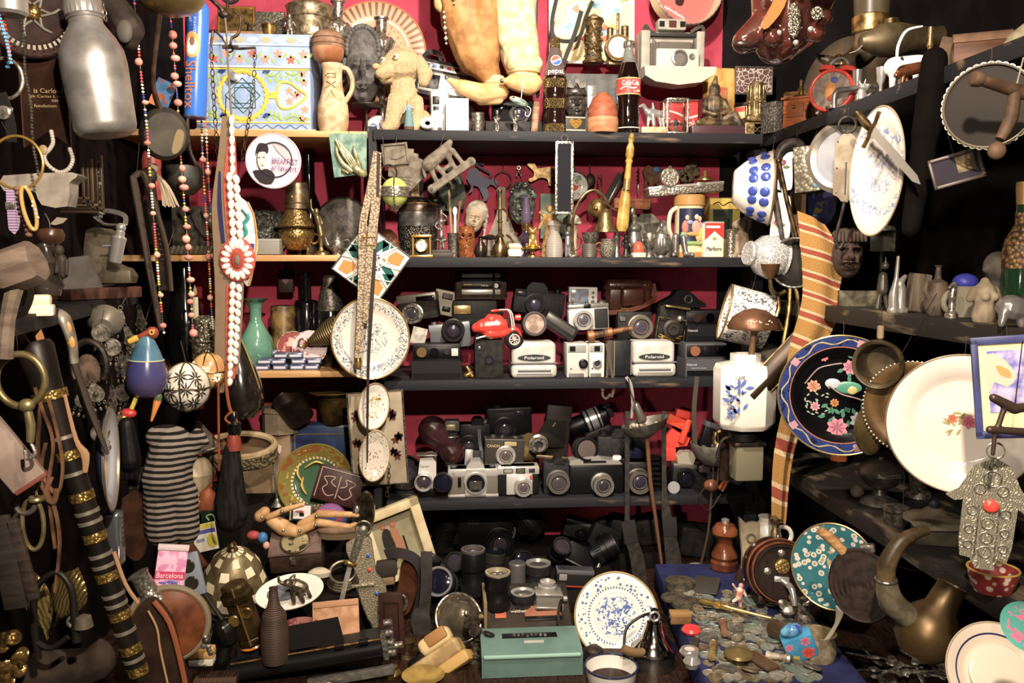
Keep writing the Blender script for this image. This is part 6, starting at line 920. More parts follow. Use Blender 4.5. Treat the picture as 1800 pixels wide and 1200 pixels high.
t=T('monkey_figurine','figurine','small dark carved monkey clinging to the figural bottle',112,486,1.33);b=p('monkey',M('3a312a',.6));b.cap((0,0,4),(-2,0,30),8,9);b.ell(-4,-4,46,9,8,10);b.cap((-8,-4,28),(-10,-6,8),4,3);b.cap((8,-4,28),(8,-6,4),4,3);b.blob(1.6)
t=T('cream_box','box','cream hexagonal plastic box on the left black shelf',72,556,1.28,rot=(0,0,16));b=p('box',CRM);b.box(0,14,10,40,32,20,3);b.box(0,14,28,32,28,20,6)
t=T('iron_ring_clamp','clamp','rusty iron strap clamp curling around beside cream box',34,528,1.2);p('strap',M('4c4438',.6,.4)).rib([(16,0,40),(22,-4,10),(10,-6,-20),(-10,-2,-28)],10,3)
t=T('wood_plank','plank','rough reddish wooden plank on the left black shelf',178,530,1.72,rot=(0,0,62),z=ZLS+.001);p('plank',M('5c3826',.6,c2='36201a',s=26,sx=(3,1,1),b=.3)).box(0,10,10,150,56,20,2)
t=T('slate_plate','slate','pointed grey slate plate leaning on the plank',144,505,1.5);p('slate',M('57534e',.6,c2='4a4642',s=30)).ext([(-36,-4),(34,0),(12,56),(-20,52)],6)
t=T('meat_grinder','grinder','worn cast metal grinder body on the plank',180,498,1.74);MG=M('756a58',.4,.6,c2='54493a',s=24);b=p('body',MG);b.ext([(-40,0),(44,0),(40,26),(20,34),(24,74),(6,96),(-24,92),(-30,50),(-50,40)],40,sm=2);p('clamp',M('5a5042',.5,.5)).box(20,-4,12,64,12,24,3);p('mouth',MG).lathe([(14,0),(18,6),(16,12)],(-10,-2,30),'y',24)
t=T('chrome_tap','tap','polished chrome tap with ball joint and spout on the grinder',212,404,1.68,rot=(0,12,0));b=p('barrel',CHR);b.lathe([(0,-58),(10,-58),(11,-54),(12,-20),(13,-14),(8,-10),(8,-2),(0,0)],n=28);p('ball',CHR).ell(0,0,4,8.5);p('lever',M('8f8a82',.25,.9)).tube([(-4,0,8),(-30,4,4),(-48,6,12)],[4,6,8],8,4,fl=.5);p('bracket',STL).rib([(4,6,10),(0,6,26),(-30,8,28),(-44,8,16)],8,2);p('pin',CHR).cap((-24,-2,-34),(-10,-2,-30),2)
# strings of beads
PKB=[M('d98a7a',.45),M('c9786a',.45),M('d9a08a',.5)];SD=[M('e0c02a',.4),M('e8e0d4',.3),M('d84a6a',.4),M('23408c',.4),M('c8482a',.4),M('17161c',.3)]
beads('bead_strand','yellow and white seed bead string with pink beads, leftmost, ending at bird gourd',[(234,-20),(238,60),(242,130),(248,220),(250,300),(254,400),(258,500),(264,590)],1.78,PKB,SD,2.6,6.5,'bead strings',12)
beads('bead_strand','string of many pink beads between the two iron ladles, second from left',[(298,10),(302,90),(306,180),(308,280),(312,380),(316,500),(318,598)],1.95,PKB,SD,2.3,7.5,'bead strings',3)
beads('bead_strand','left one of the twin seed bead strings before the painted box',[(354,205),(354,300),(358,420),(360,540),(362,580)],2.02,PKB,SD,2.3,6,'bead strings',15)
beads('bead_strand','right one of the twin seed bead strings before the painted box',[(358,130),(360,300),(364,420),(366,520),(365,580)],2.0,PKB,SD,2.3,6,'bead strings',13)
# pans, ladles and the spray can
IRP=M('33302b',.5,.6,c2='4a4438',s=16,b=.2)
t=T('iron_pan','pan','black iron pan hung by its long rusty handle',290,236,1.84,rot=(10,5,24));b=p('pan',IRP);b.lathe([(0,8),(34,8),(40,2),(42,-14),(40,-16)],ax='y',n=44);b.V=[Vector((v.x,v.y,v.z*1.1))for v in b.V];p('rust_spot',M('7a6644',.7)).ext([(18,10),(30,8),(28,-16),(20,-30),(12,-26)],1,y=-8.6,sm=3);p('handle',M('5a4230',.5,.6,c2='3f2e22',s=30)).tube([(-10,6,40),(-22,4,70),(-26,2,110),(-22,0,206)],[9,7.5,7,8],10,4,fl=.6)
t=T('iron_ladle','ladle','dark iron ladle cup on a thin rod, right of the black pan',324,312,2.05,rot=(-16,0,0));p('cup',M('4a4a46',.45,.7,c2='34332f',s=30)).lathe([(0,-30),(20,-26),(33,-10),(37,10)],n=36,th=1.8);p('rod',IRP).tube([(34,0,6),(16,4,30),(2,6,70),(-4,4,180),(-10,0,320)],[3,3,3.4,3.6,4],8,4)
L('brass_basin','basin','round bottom of a brass basin hanging at top',302,28,1.8,[(0,0),(18,1),(40,9),(54,22),(60,44)],M('a08a52',.35,.9,c2='7d6a3c',s=14),n=48,th=2)
t=L('spray_can','spray can','blue insect spray can with orange lettering hanging by pan',343,208,1.98,[(0,0),(18,0),(19,3),(19,186),(17,192),(14,196),(0,197)],M('1f63c4',.3,coat=.3),part='can',n=40,rot=(0,3.5,0));p('rim',STL).tor(0,0,2,18,1.6,'z',36,6);p('cap',M('1b3f9a',.3)).cyl(0,0,196,12,10,'z',28,2)
k=p('print',M('f08a2a',.4));k.grid(lambda u,v:(19.4*sin(-.95+1.5*u),-19.4*cos(-.95+1.5*u),122+sqrt(max(0,1-(2*u-1)**2))*(22 if True else 0)*(2*v-1)),17,9);k.m(M('e8e2da',.4)).grid(lambda u,v:(19.7*sin(-.7+1.0*u),-19.7*cos(-.7+1.0*u),120+sqrt(max(0,1-(2*u-1)**2))*15*(2*v-1)),15,7);k.m(M('7a5a48',.5)).grid(lambda u,v:(20*sin(-.4+.5*u),-20*cos(-.4+.5*u),128+sqrt(max(0,1-(2*u-1)**2))*8*(2*v-1)),9,5)
def vtxt(k,s,w,h,ang,z,R=21.9):
    tmp=MB(None,'t',k.mats[0]);tmp.txt(s,w,h,0,0,0,.3)
    k.add([(R*sin(ang+v.z/R),-R*cos(ang+v.z/R),z-v.x)for v in tmp.V],tmp.F)
k.m(M('f28a24',.4));vtxt(k,'Shelltox',80,20,-.2,54);k.m(TXW);vtxt(k,'Kills insects',50,6,.1,164);vtxt(k,'fast!',16,6,-.3,168)
t=T('postcard','postcard','blue and orange postcard tucked behind the black pan',286,165,2.08,rot=(0,24,0));p('card',M('5a8cc8',.4,c2='c8683a',s=30,th=(.52,.56))).box(0,0,0,34,1.5,48)
# ropes, strap, tassel, bottle behind the strings
RP=M('6b5a4c',.8,c2='433830',s=190,k='w',d='Z',dis=2,b=.8)
t=T('braided_rope','rope','thick braided brown rope belt hanging at left',240,312,1.8);b=p('braid',RP);b.tube([(-6,0,0),(-2,-4,-20),(6,0,-90),(16,2,-170),(30,4,-270)],[9,11,10,9,8],10,5,fl=.6);b.tube([(-6,0,0),(8,6,6),(22,4,-30),(44,6,-120),(50,6,-200)],[9,10,9,8,7],10,5,fl=.6);p('hanging_wire',IRN).tube([(0,2,6),(6,4,60)],1,5,1)
t=T('punched_strap','strap','dark leather strap with a row of holes beside rope',262,330,1.86);p('strap',DLE).rib([(0,0,20),(6,-2,-30),(14,0,-100),(20,0,-180)],[18,20,20,18],3);h=p('studs',SIL);[h.ell(4+i*1.1,-3,0-i*9,1.4,n=6)for i in range(15)];p('knot',DLE).ell(2,-4,20,14,10,16)
t=T('tassel','tassel','pale frayed cotton tassel by the leather strap',276,300,1.9);k=p('knot',M('b5a58a',.9));k.ell(-6,0,4,9,7,9);f=p('fringe',M('a3927a',.9));[f.tube([(-6,0,0),(4+i*1.8,RU(-3,3),-26),(8+i*3.4,0,-58-RU(0,8))],1.3,5,3)for i in range(9)]
L('red_bottle','bottle','dull red bottle half hidden behind the black pan',268,352,2.0,[(0,0),(17,0),(17,70),(12,84),(0,84)],M('9c3a30',.4),n=24)
t=L('candle_lantern','lantern','pierced silver lantern with candle flame shaped finial',362,652,2.16,[(0,0),(20,0),(22,6),(22,50),(26,54),(24,60),(22,80),(18,92),(8,98)],M('a39c84',.35,.8,c2='5c5746',s=130,k='v',b=-.7),n=32);p('candle',M('c9c0a4',.5)).cyl(-14,0,90,5,40,'z',14,1);p('flame_tip',M('a08a5a',.4)).lathe([(0,130),(4,136),(3,144),(0,152)],(-14,0,0),n=12)
L('black_cone','bottle','tall black tapered bottle behind the pink bead string',330,652,2.3,[(0,0),(30,0),(30,100),(14,150),(11,182),(0,184)],M('0d0c0e',.12,coat=1),n=24)
# iron trap and its chains, cowrie belt
t=T('iron_trap','trap','rusty iron leg trap hanging with two chains before painted box',408,84,2.0);IR2=M('5a4636',.5,.7,c2='2e241c',s=50,b=.3);k=p('jaws',IR2);k.tube([(-46,0,94),(-20,0,70),(-14,0,60)],4,8,2);k.tube([(6,0,62),(16,0,50),(12,-2,24),(0,-4,14),(4,-6,-2),(40,-4,0)],[3,4,4,4,4,3],8,4,fl=.6);k.tube([(-30,0,30),(-16,0,16),(-8,0,0)],3,8,2,fl=.6);k.tube([(-32,0,28),(-36,0,4)],2.4,8,1);k.tor(-4,-2,-2,6,1.8,'y',16,6);k.ell(-12,0,56,10,8,7);k.box(-2,-4,0,28,4,6,1);r=p('shackle',IRN);r.tor(0,0,100,18,3.4,'y',24,7,1.3);r.tube([(-6,0,66),(-4,0,84)],3,7,1);p('hook_rod',M('7d6a58',.5,.6)).tube([(-10,-2,50),(-8,-3,24),(-7,-3,-30),(-4,-2,-126)],1.9,7,2);c=p('chain',IR2);c.chain([(-36,0,2),(-34,0,-100),(-28,0,-250),(-24,0,-400)],3.6,1);c=p('chain',IR2);c.chain([(40,-2,0),(34,-2,-80),(22,0,-140),(10,0,-200)],3.4,.9)
t=T('cowrie_belt','belt','beige woven belt sewn with white cowrie shells and a rosette',402,210,1.96);BW=M('9c8468',.9,c2='7d6650',s=240,k='w',d='Z',dis=2,b=.6);p('band',BW).rib([(-6,2,6),(-6,2,-60),(-12,2,-150),(-8,2,-250),(-10,2,-330),(-16,2,-420),(-20,2,-485)],[10,28,44,52,48,44,34],3)
r=p('red_yarn',M('a8483a',.9,b=.6,bs=300));r.rib([(4,-.4,-30),(0,-.4,-120),(4,-.4,-210)],[12,26,24],2);r.ell(8,-2,-245,32,5,40,24);r.rib([(-2,-.4,-290),(-6,-.4,-380),(-12,-.4,-470)],[22,22,16],2);n=p('navy_stripe',M('2c2c58',.9));n.rib([(-18,-.6,-90),(-20,-.6,-150),(-16,-.6,-215)],[3,7,6],2);CW=M('e6dccb',.25)
def cow(b,x,z,a,l=9,w=6):b.at(x,-5,z,0,a,0);b.ell(0,0,0,w,4.4,l,12);b.at()
sp=p('shells',CW,None)
for i in range(6):cow(sp,6-i*.2,-2-i*17,6,9.5,5)
for i in range(8):cow(sp,-1+i*.6,-100-i*16,14,9,6);cow(sp,11+i*.6,-104-i*16,-14,9,6)
for i in range(16):a=2*pi*i/16;cow(sp,8+21*sin(a),-246+28*cos(a),math.degrees(a),8.5,5)
for i in range(13):cow(sp,-1-i*.9,-292-i*14.4,16,8,5.6);cow(sp,10-i*1.2,-296-i*14.4,-16,8,5.2)if i<10 else None
q=p('rosette_centre',M('8c3a2e',.9));q.ell(8,-6,-246,11,4,16);q.m(M('6b6250',.8)).ell(9,-9,-246,5,3,9);p('hanging_wire',IRN).tube([(-6,1,6),(-4,2,40)],1,5,1)
t=T('painted_tile','tile','cut out ceramic tile with teal and blue scrolls behind cowrie belt',430,430,2.04);p('tile',M('d9d3c4',.25)).ext([(-14,76),(6,74),(16,50),(18,20),(22,14),(22,-6),(14,-40),(6,-72),(-4,-64),(-14,-20)],6,sm=2);k=p('glaze',M('2f8a84',.2));k.tube([(-2,-1,64),(8,-1,48),(0,-1,36),(4,-1,22),(-4,-1,14)],4,6,4);k.m(M('3a3a8c',.2)).tube([(14,-1,2),(10,-1,-24),(2,-1,-40),(4,-1,-58)],4,6,4);k.m(M('c9863a',.3)).tube([(8,-.6,74),(18,-.6,48),(21,-.6,8),(14,-.6,-40),(6,-.6,-70)],1.6,6,4)
# gourds, balls, whisk
t=T('bird_gourd','ornament','blue violet gourd shaped as a bird with yellow beak',258,700,1.72,rot=(0,2,0));b=p('body',M('3a3c70',.25,c2='4a3f66',s=14,coat=.3));b.lathe([(0,0),(14,1),(26,10),(34,28),(34,46),(28,68)],n=36);k=p('shoulder',M('35617f',.25,c2='4a7488',s=30,coat=.3));k.lathe([(28.2,67),(22,84),(14,102),(9,110),(0,112)],n=36);p('stripe',M('b8b48a',.4)).tor(0,0,68,28.4,1.2,'z',36);h=p('head',M('8c3a28',.3));h.ell(10,0,116,11,9,11);h.cap((4,-2,116),(-12,-4,108),6,4.6);p('beak',M('d2a628',.35)).lathe([(4.6,0),(6,4),(5,18),(0,20)],(0,0,0),n=12);t.parts[-1].V=[Matrix.Translation((-12,-4,108))@Euler((0,radians(-118),0)).to_matrix().to_4x4()@v for v in t.parts[-1].V];e=p('eye',M('c8982a',.3));e.ring(12,-8,118,5,2,2);e.m(BLK).ell(12,-8,118,2.2)
k=p('leg',M('d4c22a',.35));k.tube([(-16,-4,4),(-24,-6,-18)],4,8,1);k.m(M('c22a26',.3)).ell(-30,-6,-26,15,10,9);k.m(M('d4c22a',.3)).ell(-44,-8,-26,3);k.ell(-34,-12,-32,4);k.m(M('c9b48a',.5)).cyl(-34,-6,-38,7,5);k=p('leg',M('c87a2c',.4));k.cap((20,-4,-2),(10,-6,-38),7,2.4);k.m(M('4a5a3a',.5)).cap((21,-4,4),(20,-4,-2),7,7)
for px,py,r,c,ink,lab in((328,680,40,'d9d2c0','2a2724','white ball with black leaf pattern hanging at left'),(366,652,30,'c89c5c','efe2c4','amber ball with pale star pattern beside the leaf patterned ball')):
    t=T('patterned_ball','ball',lab,px,py,1.82 if r==40 else 1.92);p('ball',M(c,.3,c2='b9b0a0' if r==40 else 'a8743a',s=30)).ell(0,0,0,r,r,r*1.08,40);k=p('bands',DBR);k.tor(0,0,0,r*1.01,1.4,'x',40,6,1.08);k.tor(0,0,0,r*1.01,1.2,'y',40,6,1.08);k.tor(0,0,0,r*1.02,1.2,'z',40,6);k.at(0,0,0,0,0,45).tor(0,0,0,r*1.01,1.2,'x',40,6,1.08);k.at()
    k=p('leaf_marks',M(ink,.5));n=9 if r==40 else 8
    for ca,cb in((-.75,.4),(0,.55),(.7,.45),(-.45,-.1),(.25,0),(.9,-.1),(-.85,-.6),(-.1,-.62),(.6,-.6),(-1.2,-.1))if r==40 else((0,.1),(-.9,.3),(.8,-.3),(-.4,-.7)):
        c0=Vector((sin(ca)*cos(cb),-cos(ca)*cos(cb),sin(cb)));e1=c0.cross(Vector((0,0,1))).normalized();e2=e1.cross(c0)
        for i in range(n):
            al=2*pi*i/n+ca;P_=[c0*cos(g)+(e1*cos(al)+e2*sin(al))*sin(g)for g in(.05,.18,.34)];k.tube([Vector((v.x,v.y,v.z*1.08))*r*1.012 for v in P_],[.6,1.5 if r==40 else 2.6,.4],5,3)
    p('loop',IRN).tube([(0,0,r*1.05),(-2,0,r*1.05+16),(-8,2,r*1.05+40)],1.2,5,2)
t=T('carved_gourd','gourd','polished black gourd with a gilt carved edge',428,735,2.0);b=p('gourd',M('17120f',.18,coat=.8,c2='2a211a',s=14));b.lathe([(0,0),(20,2),(36,22),(38,50),(28,90),(14,124),(8,150),(0,152)],n=40);b.V=[Vector((v.x+(v.z/150)**2*-14,v.y,v.z))for v in b.V];p('gilt_edge',M('a08a50',.4,.7)).tube([(2,-6,140),(16,-10,104),(30,-12,62),(36,-8,36)],[1.6,2.6,2.2,1.4],6,5,fl=.6)
t=T('hair_whisk','whisk','black hair whisk with turned black knob and red collar',412,938,1.88);b=p('hair',M('131212',.8,c2='242221',s=120,sx=(1,1,.1),b=.6));b.cap((-4,0,34),(-4,0,60),30,29);b.cap((-4,0,60),(0,0,150),28,14);b.cap((-14,-12,40),(-6,-8,130),16,8);b.cap((14,-10,40),(8,-6,120),14,7);b.disp(1.6,.12).blob(2.2,3);p('collar',M('8c3526',.5,c2='6d2418',s=90,k='w',d='Z')).lathe([(14,150),(13,160),(12,170),(9,178)],(4,0,0),n=24);p('knob',M('0f0e0e',.25,coat=.5)).lathe([(10,178),(12,184),(10,190),(12,196),(7,202),(8,210),(4,218),(0,219)],(6,0,0),n=22)
OC=M('a0552a',.8,c2='7a3c1c',s=260,k='w',d='Z',dis=1,b=.5);c=p('orange_cord',OC);c.tube([(4,-2,212),(-2,-2,230),(-6,0,270),(-4,2,300)],3,7,4);c.tube([(4,-4,218),(12,-5,200),(10,-8,170)],1.6,6,3);c.tube([(2,-4,218),(-8,-6,206),(4,-8,196)],2,6,3)
t=T('orange_cord','cord','thin twisted orange cord hanging left of the hair whisk',383,700,1.9);p('cord',OC).tube([(2,0,30),(0,0,-40),(-2,0,-130)],2.2,6,3)
# knitted doll
t=T('knitted_doll','doll','grey and black striped knitted doll with head down',305,960,1.66);KN=M('8a7f74',.95,c2='26211f',s=27,k='w',d='Z',dis=1.2,th=(.4,.6),b=.7,bk='n',bs=500);b=p('body',KN)
for q in[((-6,0,120),(4,0,180),44,36),((-20,0,196),(0,0,200),20,18),((26,0,160),(48,0,196),20,15),((-14,0,100),(-14,0,30),34,34),((22,0,96),(24,0,26),24,22),((48,0,196),(58,0,186),12,10)]:b.cap(*q)
b.disp(2,.05).blob(3,4)
# keys, rings, strap and baton
t=T('brass_ring','ring','big heavy brass ring with collar and swivel hook at far left',36,668,1.1);RB_=M('8a7d52',.4,.8,c2='67592f',s=30);p('ring',RB_).tor(0,0,0,41,6.5,'y',48,10,1.12);p('collar',RB_).ell(10,-4,-44,14,12,12);p('swivel',RB_).tube([(10,-2,-52),(14,-2,-80),(12,-2,-110)],[7,8,6],10,3);p('clip',SIL).tube([(12,-2,-110),(20,-4,-130),(6,-4,-140),(2,-2,-124)],3.4,8,4);wire(t,(-4,0,90),bot=(-2,0,46))
t=T('brass_link','ring','oval brass link hanging below the big ring',58,920,1.16);p('link',RB_).tor(0,0,0,18,4,'y',32,8,2.6);p('eye',RB_).tor(8,0,44,9,5,'z',18,8);p('chain',RB_).chain([(8,0,50),(10,0,80),(6,0,110)],6,2)
LB=M('6d4930',.7,c2='4a2f1e',s=26)
t=T('leather_thong','thong','bundle of twisted brown leather thongs at left',84,720,1.22);b=p('thongs',LB);b.tube([(-20,0,40),(-10,2,0),(6,0,-60),(-4,-4,-140),(0,0,-250)],4.6,7,5,fl=.6);b.tube([(0,4,20),(14,0,-40),(22,-4,-100),(10,-4,-150),(-16,0,-110),(-8,4,-60)],4.6,7,5,fl=.6);b.tube([(-14,6,10),(-20,0,-60),(-16,-4,-130),(4,-6,-170),(8,0,-240),(-4,0,-330)],5.4,7,5,fl=.6);b.tube([(0,0,-120),(-8,-8,-150),(6,-10,-164),(12,-8,-140)],5,7,5)
t=T('baton','baton','long black baton with gold and silver bands and leather loop',150,890,1.3,rot=(0,-14.2,0));p('shaft',M('15120f',.4,c2='231a15',s=20)).lathe([(0,-320),(15,-320),(17,-300),(20,120),(27,240),(31,290),(26,300),(0,302)],n=32);GB_=(M('b8963c',.3,1,c2='7d622a',s=200,k='v',b=-.4));SB_=M('b9b09c',.3,1)
for z in(276,204,96,20,-56,-130,-204,-270,-312):p('gold_band',GB_).lathe([(17+(z+320)*.0085+(6 if z>200 else 0),z-8),(18+(z+320)*.0085+(6 if z>200 else 0),z-8),(18+(z+320)*.0085+(7 if z>200 else 0),z+8),(17+(z+320)*.0085+(6 if z>200 else 0),z+8)],n=32)
for z in(176,128,62,-10,-28,-90,-110,-166,-184,-236,-290):p('silver_band',SB_).lathe([(16+(z+320)*.0085,z-4),(18.2+(z+320)*.0085,z-3),(18.2+(z+320)*.0085,z+3),(16+(z+320)*.0085,z+4)],n=32)
p('loop',M('a8743f',.5)).rib([(-10,-2,300),(-12,-6,322),(2,-8,332),(14,-4,320),(14,0,296)],12,4);p('thong',M('9c7650',.7)).tube([(28,-8,200),(24,-10,120),(30,-8,90),(22,-10,60)],[3,4,8,4],7,4);p('thong',M('9c7650',.7)).tube([(26,-6,-90),(30,-10,-150),(40,-8,-190)],3.6,7,4)
t=T('horn_knife','knife','knife with pale horn handle inlaid with amber, hung point down',118,610,1.4,rot=(0,-10,0));b=p('handle',M('8f8776',.3,c2='5f584a',s=30));b.tube([(-6,0,66),(6,0,50),(10,0,10),(6,0,-30)],[9,15,12,9],12,4,fl=.7);p('inlay',M('c8923c',.2)).ell(12,-8,34,7,4,12);p('inlay',M('c8923c',.2)).ell(12,-8,8,7,4,12);p('scabbard',M('3a332c',.6,c2='55493c',s=130,k='w',d='Z',b=.5)).tube([(6,0,-28),(14,0,-110),(26,0,-200)],[9,10,5],10,4,fl=.6)
t=T('horseshoe','horseshoe','dark curved iron horseshoe among the silver pendants',156,640,1.52);p('shoe',IRN).tor(0,0,0,30,6,'y',30,8,1.35,-40,220);p('cloth',M('4f4034',.9,c2='6b5848',s=40)).ell(-4,4,-12,22,10,30)
PND=M('7d7668',.45,.7,c2='4a453c',s=100,b=.4);rr=random.Random(5);sites=[(178,585),(206,560),(226,590),(196,610),(214,640),(180,640),(232,650),(168,690),(196,700),(216,690),(148,700),(206,745),(176,760),(238,620),(246,560)]
for i,(px,py)in enumerate(sites):
    t=T('pendant','pendant','tarnished silver filigree pendant in the cluster left of the bird gourd',px,py,YL(px)-.06,rot=(0,rr.uniform(-20,20),rr.uniform(-30,30)),g='silver pendants hanging left of the bird gourd');b=p('plate',PND)
    if i%3==0:b.cyl(0,0,0,16,3,'y',24,.8);b.tor(0,-3,0,13,1.4,'y',22,5);b.tor(0,-3,0,6,1.2,'y',14,5)
    elif i%3==1:b.ext([(0,18),(10,8),(14,-6),(6,-16),(-6,-16),(-14,-6),(-10,8)],3,sm=2);b.ell(0,-2,-2,5,3,5)
    else:b.ext([(-4,16),(4,16),(6,2),(12,-10),(0,-22),(-12,-10),(-6,2)],3);b.tor(0,-1,-6,5,1.2,'y',14,5)
    b.tor(0,0,20,3.4,.9,'y',12,5);d=p('drops',PND)
    for x in(-9,0,9):d.chain([(x,0,-14),(x,0,-26)],2,.6);d.ell(x,0,-30,2.4,1.2,4,8)
    p('hanging_wire',IRN).tube([(0,0,23),(rr.uniform(-4,4),3,40+(190 if i==13 else 0))],.8,5,1)
t=T('silver_cup','cup','dark mouthed silver bowl hung above the pendants',184,566,1.62,rot=(-70,0,10));p('bowl',M('8f8778',.4,.8)).lathe([(0,-24),(16,-22),(26,-8),(30,8)],n=32,th=1.5)
t=plate('enamel_plate','white and blue enamel plate seen nearly edge on at left',184,806,1.5,92,12,M('c9ccd6',.15,coat=.5),M('b9a070',.3,1),rot=(0,-13,103));p('back_wash',M('5f6b94',.15)).lathe([(40,-6),(58,-6.6),(89,8)],ax='y',n=48,nc=1)
t=T('mess_tin','tin','polished aluminium mess tin hanging below the enamel plate',196,950,1.55);p('tin',M('b9bcc6',.18,.9)).box(0,14,0,30,30,100,8,3)
t=T('leather_scabbard','scabbard','brown leather knife scabbard hanging behind the mess tin',234,940,1.66);p('scabbard',M('4a2c1c',.5,c2='301b11',s=26)).ext([(-16,66),(18,70),(20,-20),(8,-46),(-10,-40),(-20,-10)],10,sm=2)
t=T('pierced_belt','belt','dark pierced leather belt hanging left of the knitted doll',240,880,1.72);b=p('belt',M('16150f',.6));b.rib([(0,0,60),(4,-2,0),(0,0,-64)],30,3);h=p('cutouts',M('3a382c',.6));[h.ell(x,-2,z,4,1.4,6,8)for z in range(-48,60,18)for x in(-8,6)]
t=T('black_glove','glove','limp black leather glove hanging under the bird gourd',224,790,1.68);b=p('glove',M('100f0f',.5));b.cap((0,0,44),(4,0,-20),14,20);[b.cap((-10+i*8,-2,-24),(-12+i*9,-2,-52),6,4)for i in range(4)];b.cap((-14,-2,10),(-24,-3,-14),6,4);b.blob(2)
t=T('book_box','box','pinkish wooden box with red edge at far left',10,800,1.12,rot=(0,-32,20));p('box',M('8f7d70',.6,c2='7a685c',s=16)).box(0,10,0,60,24,130,2);p('red_edge',M('6b3226',.5)).box(2,8,-66,60,26,8,2)
for px,py,lab,w,h,a,c in((10,990,'grey brown wooden slab leaning at far left edge',40,170,-8,'332b25'),(38,985,'narrow brown wooden bar beside the far left slab',20,150,-12,'40312a')):
    t=T('wooden_slab','wood',lab,px,py,1.14,rot=(0,a,0));p('slab',M(c,.7,c2='241d18',s=24,sx=(1,1,4))).box(0,6,0,w,12,h,3)
t=T('spanner','spanner','old iron ring spanner hanging below the pink wooden box',28,906,1.16,rot=(0,40,0));b=p('spanner',M('5a564c',.5,.7));b.tor(0,0,26,16,5,'y',24,8);b.tube([(0,0,10),(0,0,-50)],7,8,1,fl=.5)
t=T('brass_leaf','ornament','large curled brass leaf dish hanging at lower left',116,1050,1.36,rot=(0,24,-10));b=p('leaf',M('a08c4c',.35,.9,c2='7a6834',s=60,k='w',d='X',dis=5,b=.5));f=lambda u,v:(34*sin(pi*min(v*1.1,1))*(u*2-1),-14*(1-(u*2-1)**2)+10*v,60-120*v);b.grid(f,15,17);b.grid(lambda u,v:(f(u,v)[0],f(u,v)[1]+2.4,f(u,v)[2]),15,17)
t=T('brass_leaf','ornament','smaller ribbed brass leaf hanging left of the stirrup iron',66,1060,1.28,rot=(0,-10,10));b=p('leaf',M('a59250',.35,.9,c2='7a6834',s=60,k='w',d='X',dis=5,b=.5));f=lambda u,v:(22*sin(pi*min(v*1.05,1))*(u*2-1),-10*(1-(u*2-1)**2)+8*v,70-140*v);b.grid(f,13,15);b.grid(lambda u,v:(f(u,v)[0],f(u,v)[1]+2.4,f(u,v)[2]),13,15)
t=T('stirrup','stirrup','dark iron stirrup arch with buckle at lower left',98,1070,1.22);b=p('arch',M('221d1a',.5,.5));b.tube([(-34,0,-90),(-38,0,-20),(-30,0,40),(4,0,66),(28,-2,40),(32,-2,-10),(34,-2,-60)],[6,6,6,5,6,7,8],9,5);b.tube([(-34,0,-60),(-10,-4,-70),(20,-4,-50)],5,8,4);p('buckle',SIL).tor(30,-2,-24,10,3,'y',18,7);p('bell',M('6a5f4c',.4,.6)).lathe([(16,-24),(13,-6),(0,0)],(46,0,-10),n=22)
t=T('brass_medallions','ornament','cluster of shiny brass discs at the lower left corner',20,1150,1.25);b=p('discs',BRSE);[b.at(RU(-20,26),RU(-6,6),RU(-50,40),RU(-40,20),0,RU(-40,40)).lathe([(0,4),(12,2),(14,0),(0,-1)],ax='y',n=20)for i in range(14)]
t=T('saddle_flap','saddle','brown felt covered saddle flap at the bottom left',120,1200,1.3);b=p('flap',M('40352c',.85,c2='2f2620',s=22));b.cap((-40,0,10),(40,0,20),52,44);b.V=[Vector((v.x,v.y*.6,v.z+(20 if v.x>40 else 0)))for v in b.V];b.cap((40,0,40),(62,-4,52),20,8);b.blob(3.4)
# ---------- the heap in front, left half
random.seed(31)
zA=P(550,884,2.25).z;zB=P(500,1046,1.98).z
riser('wooden_crate','dark crate behind the amber bowl carrying boxes and pots',480,2.3,-.79,-.2,2.16,2.5,zA,ZT,CLO2)
riser('wooden_crate','low dark crate under the cream panelled shade and oval tin',480,2.0,-.6,-.13,1.93,2.155,zB,ZT,CLO2)
t=T('cardboard_box','box','plain brown cardboard box behind the hair whisk',462,885,2.36,z=zA);p('box',M('8f7658',.8,c2='7d6548',s=14)).box(0,20,52,100,44,104,1)
t=T('octagonal_box','box','beige octagonal box on top of the cardboard box',492,785,2.36,z=zA+104.5*t.u);p('box',M('8a7a64',.7,c2='756650',s=20)).lathe([(0,0),(34,0),(34,36),(36,38),(34,46),(0,46)],n=8,c=(0,22,0))
t=T('blue_tin','tin','dark blue tin box with gilt border standing behind amber bowl',566,885,2.38,z=zA);p('tin',M('26345a',.35,c2='2f4270',s=20)).box(0,20,58,106,42,116,5);p('gilt_border',M('a08a54',.4,.6)).tube([(-44,-1.5,10),(44,-1.5,10),(44,-1.5,100),(-44,-1.5,100)],1.2,5,1,True);zt=zA+116.5*t.u
L('copper_pot','pot','brown metal pot tipped on its side on the blue tin',530,762,2.37,[(0,0),(24,0),(25,3),(27,50),(28,52)],M('4a3a30',.4,.7,c2='352820',s=30),th=1.8,z=zt+.016,rot=(20,-26,0))
t=L('brass_compote','bowl','footed brass bowl with wide plate stacked on the blue tin',588,762,2.39,[(0,0),(18,0),(20,6),(26,26),(26,44),(20,50)],M('6b5424',.35,.8,c2='3f3014',s=24),n=32,z=zt);p('plate',M('5f532f',.35,.8,c2='8a7636',s=20)).lathe([(0,50),(30,51),(44,57),(44,59),(18,58),(0,66)],n=40)
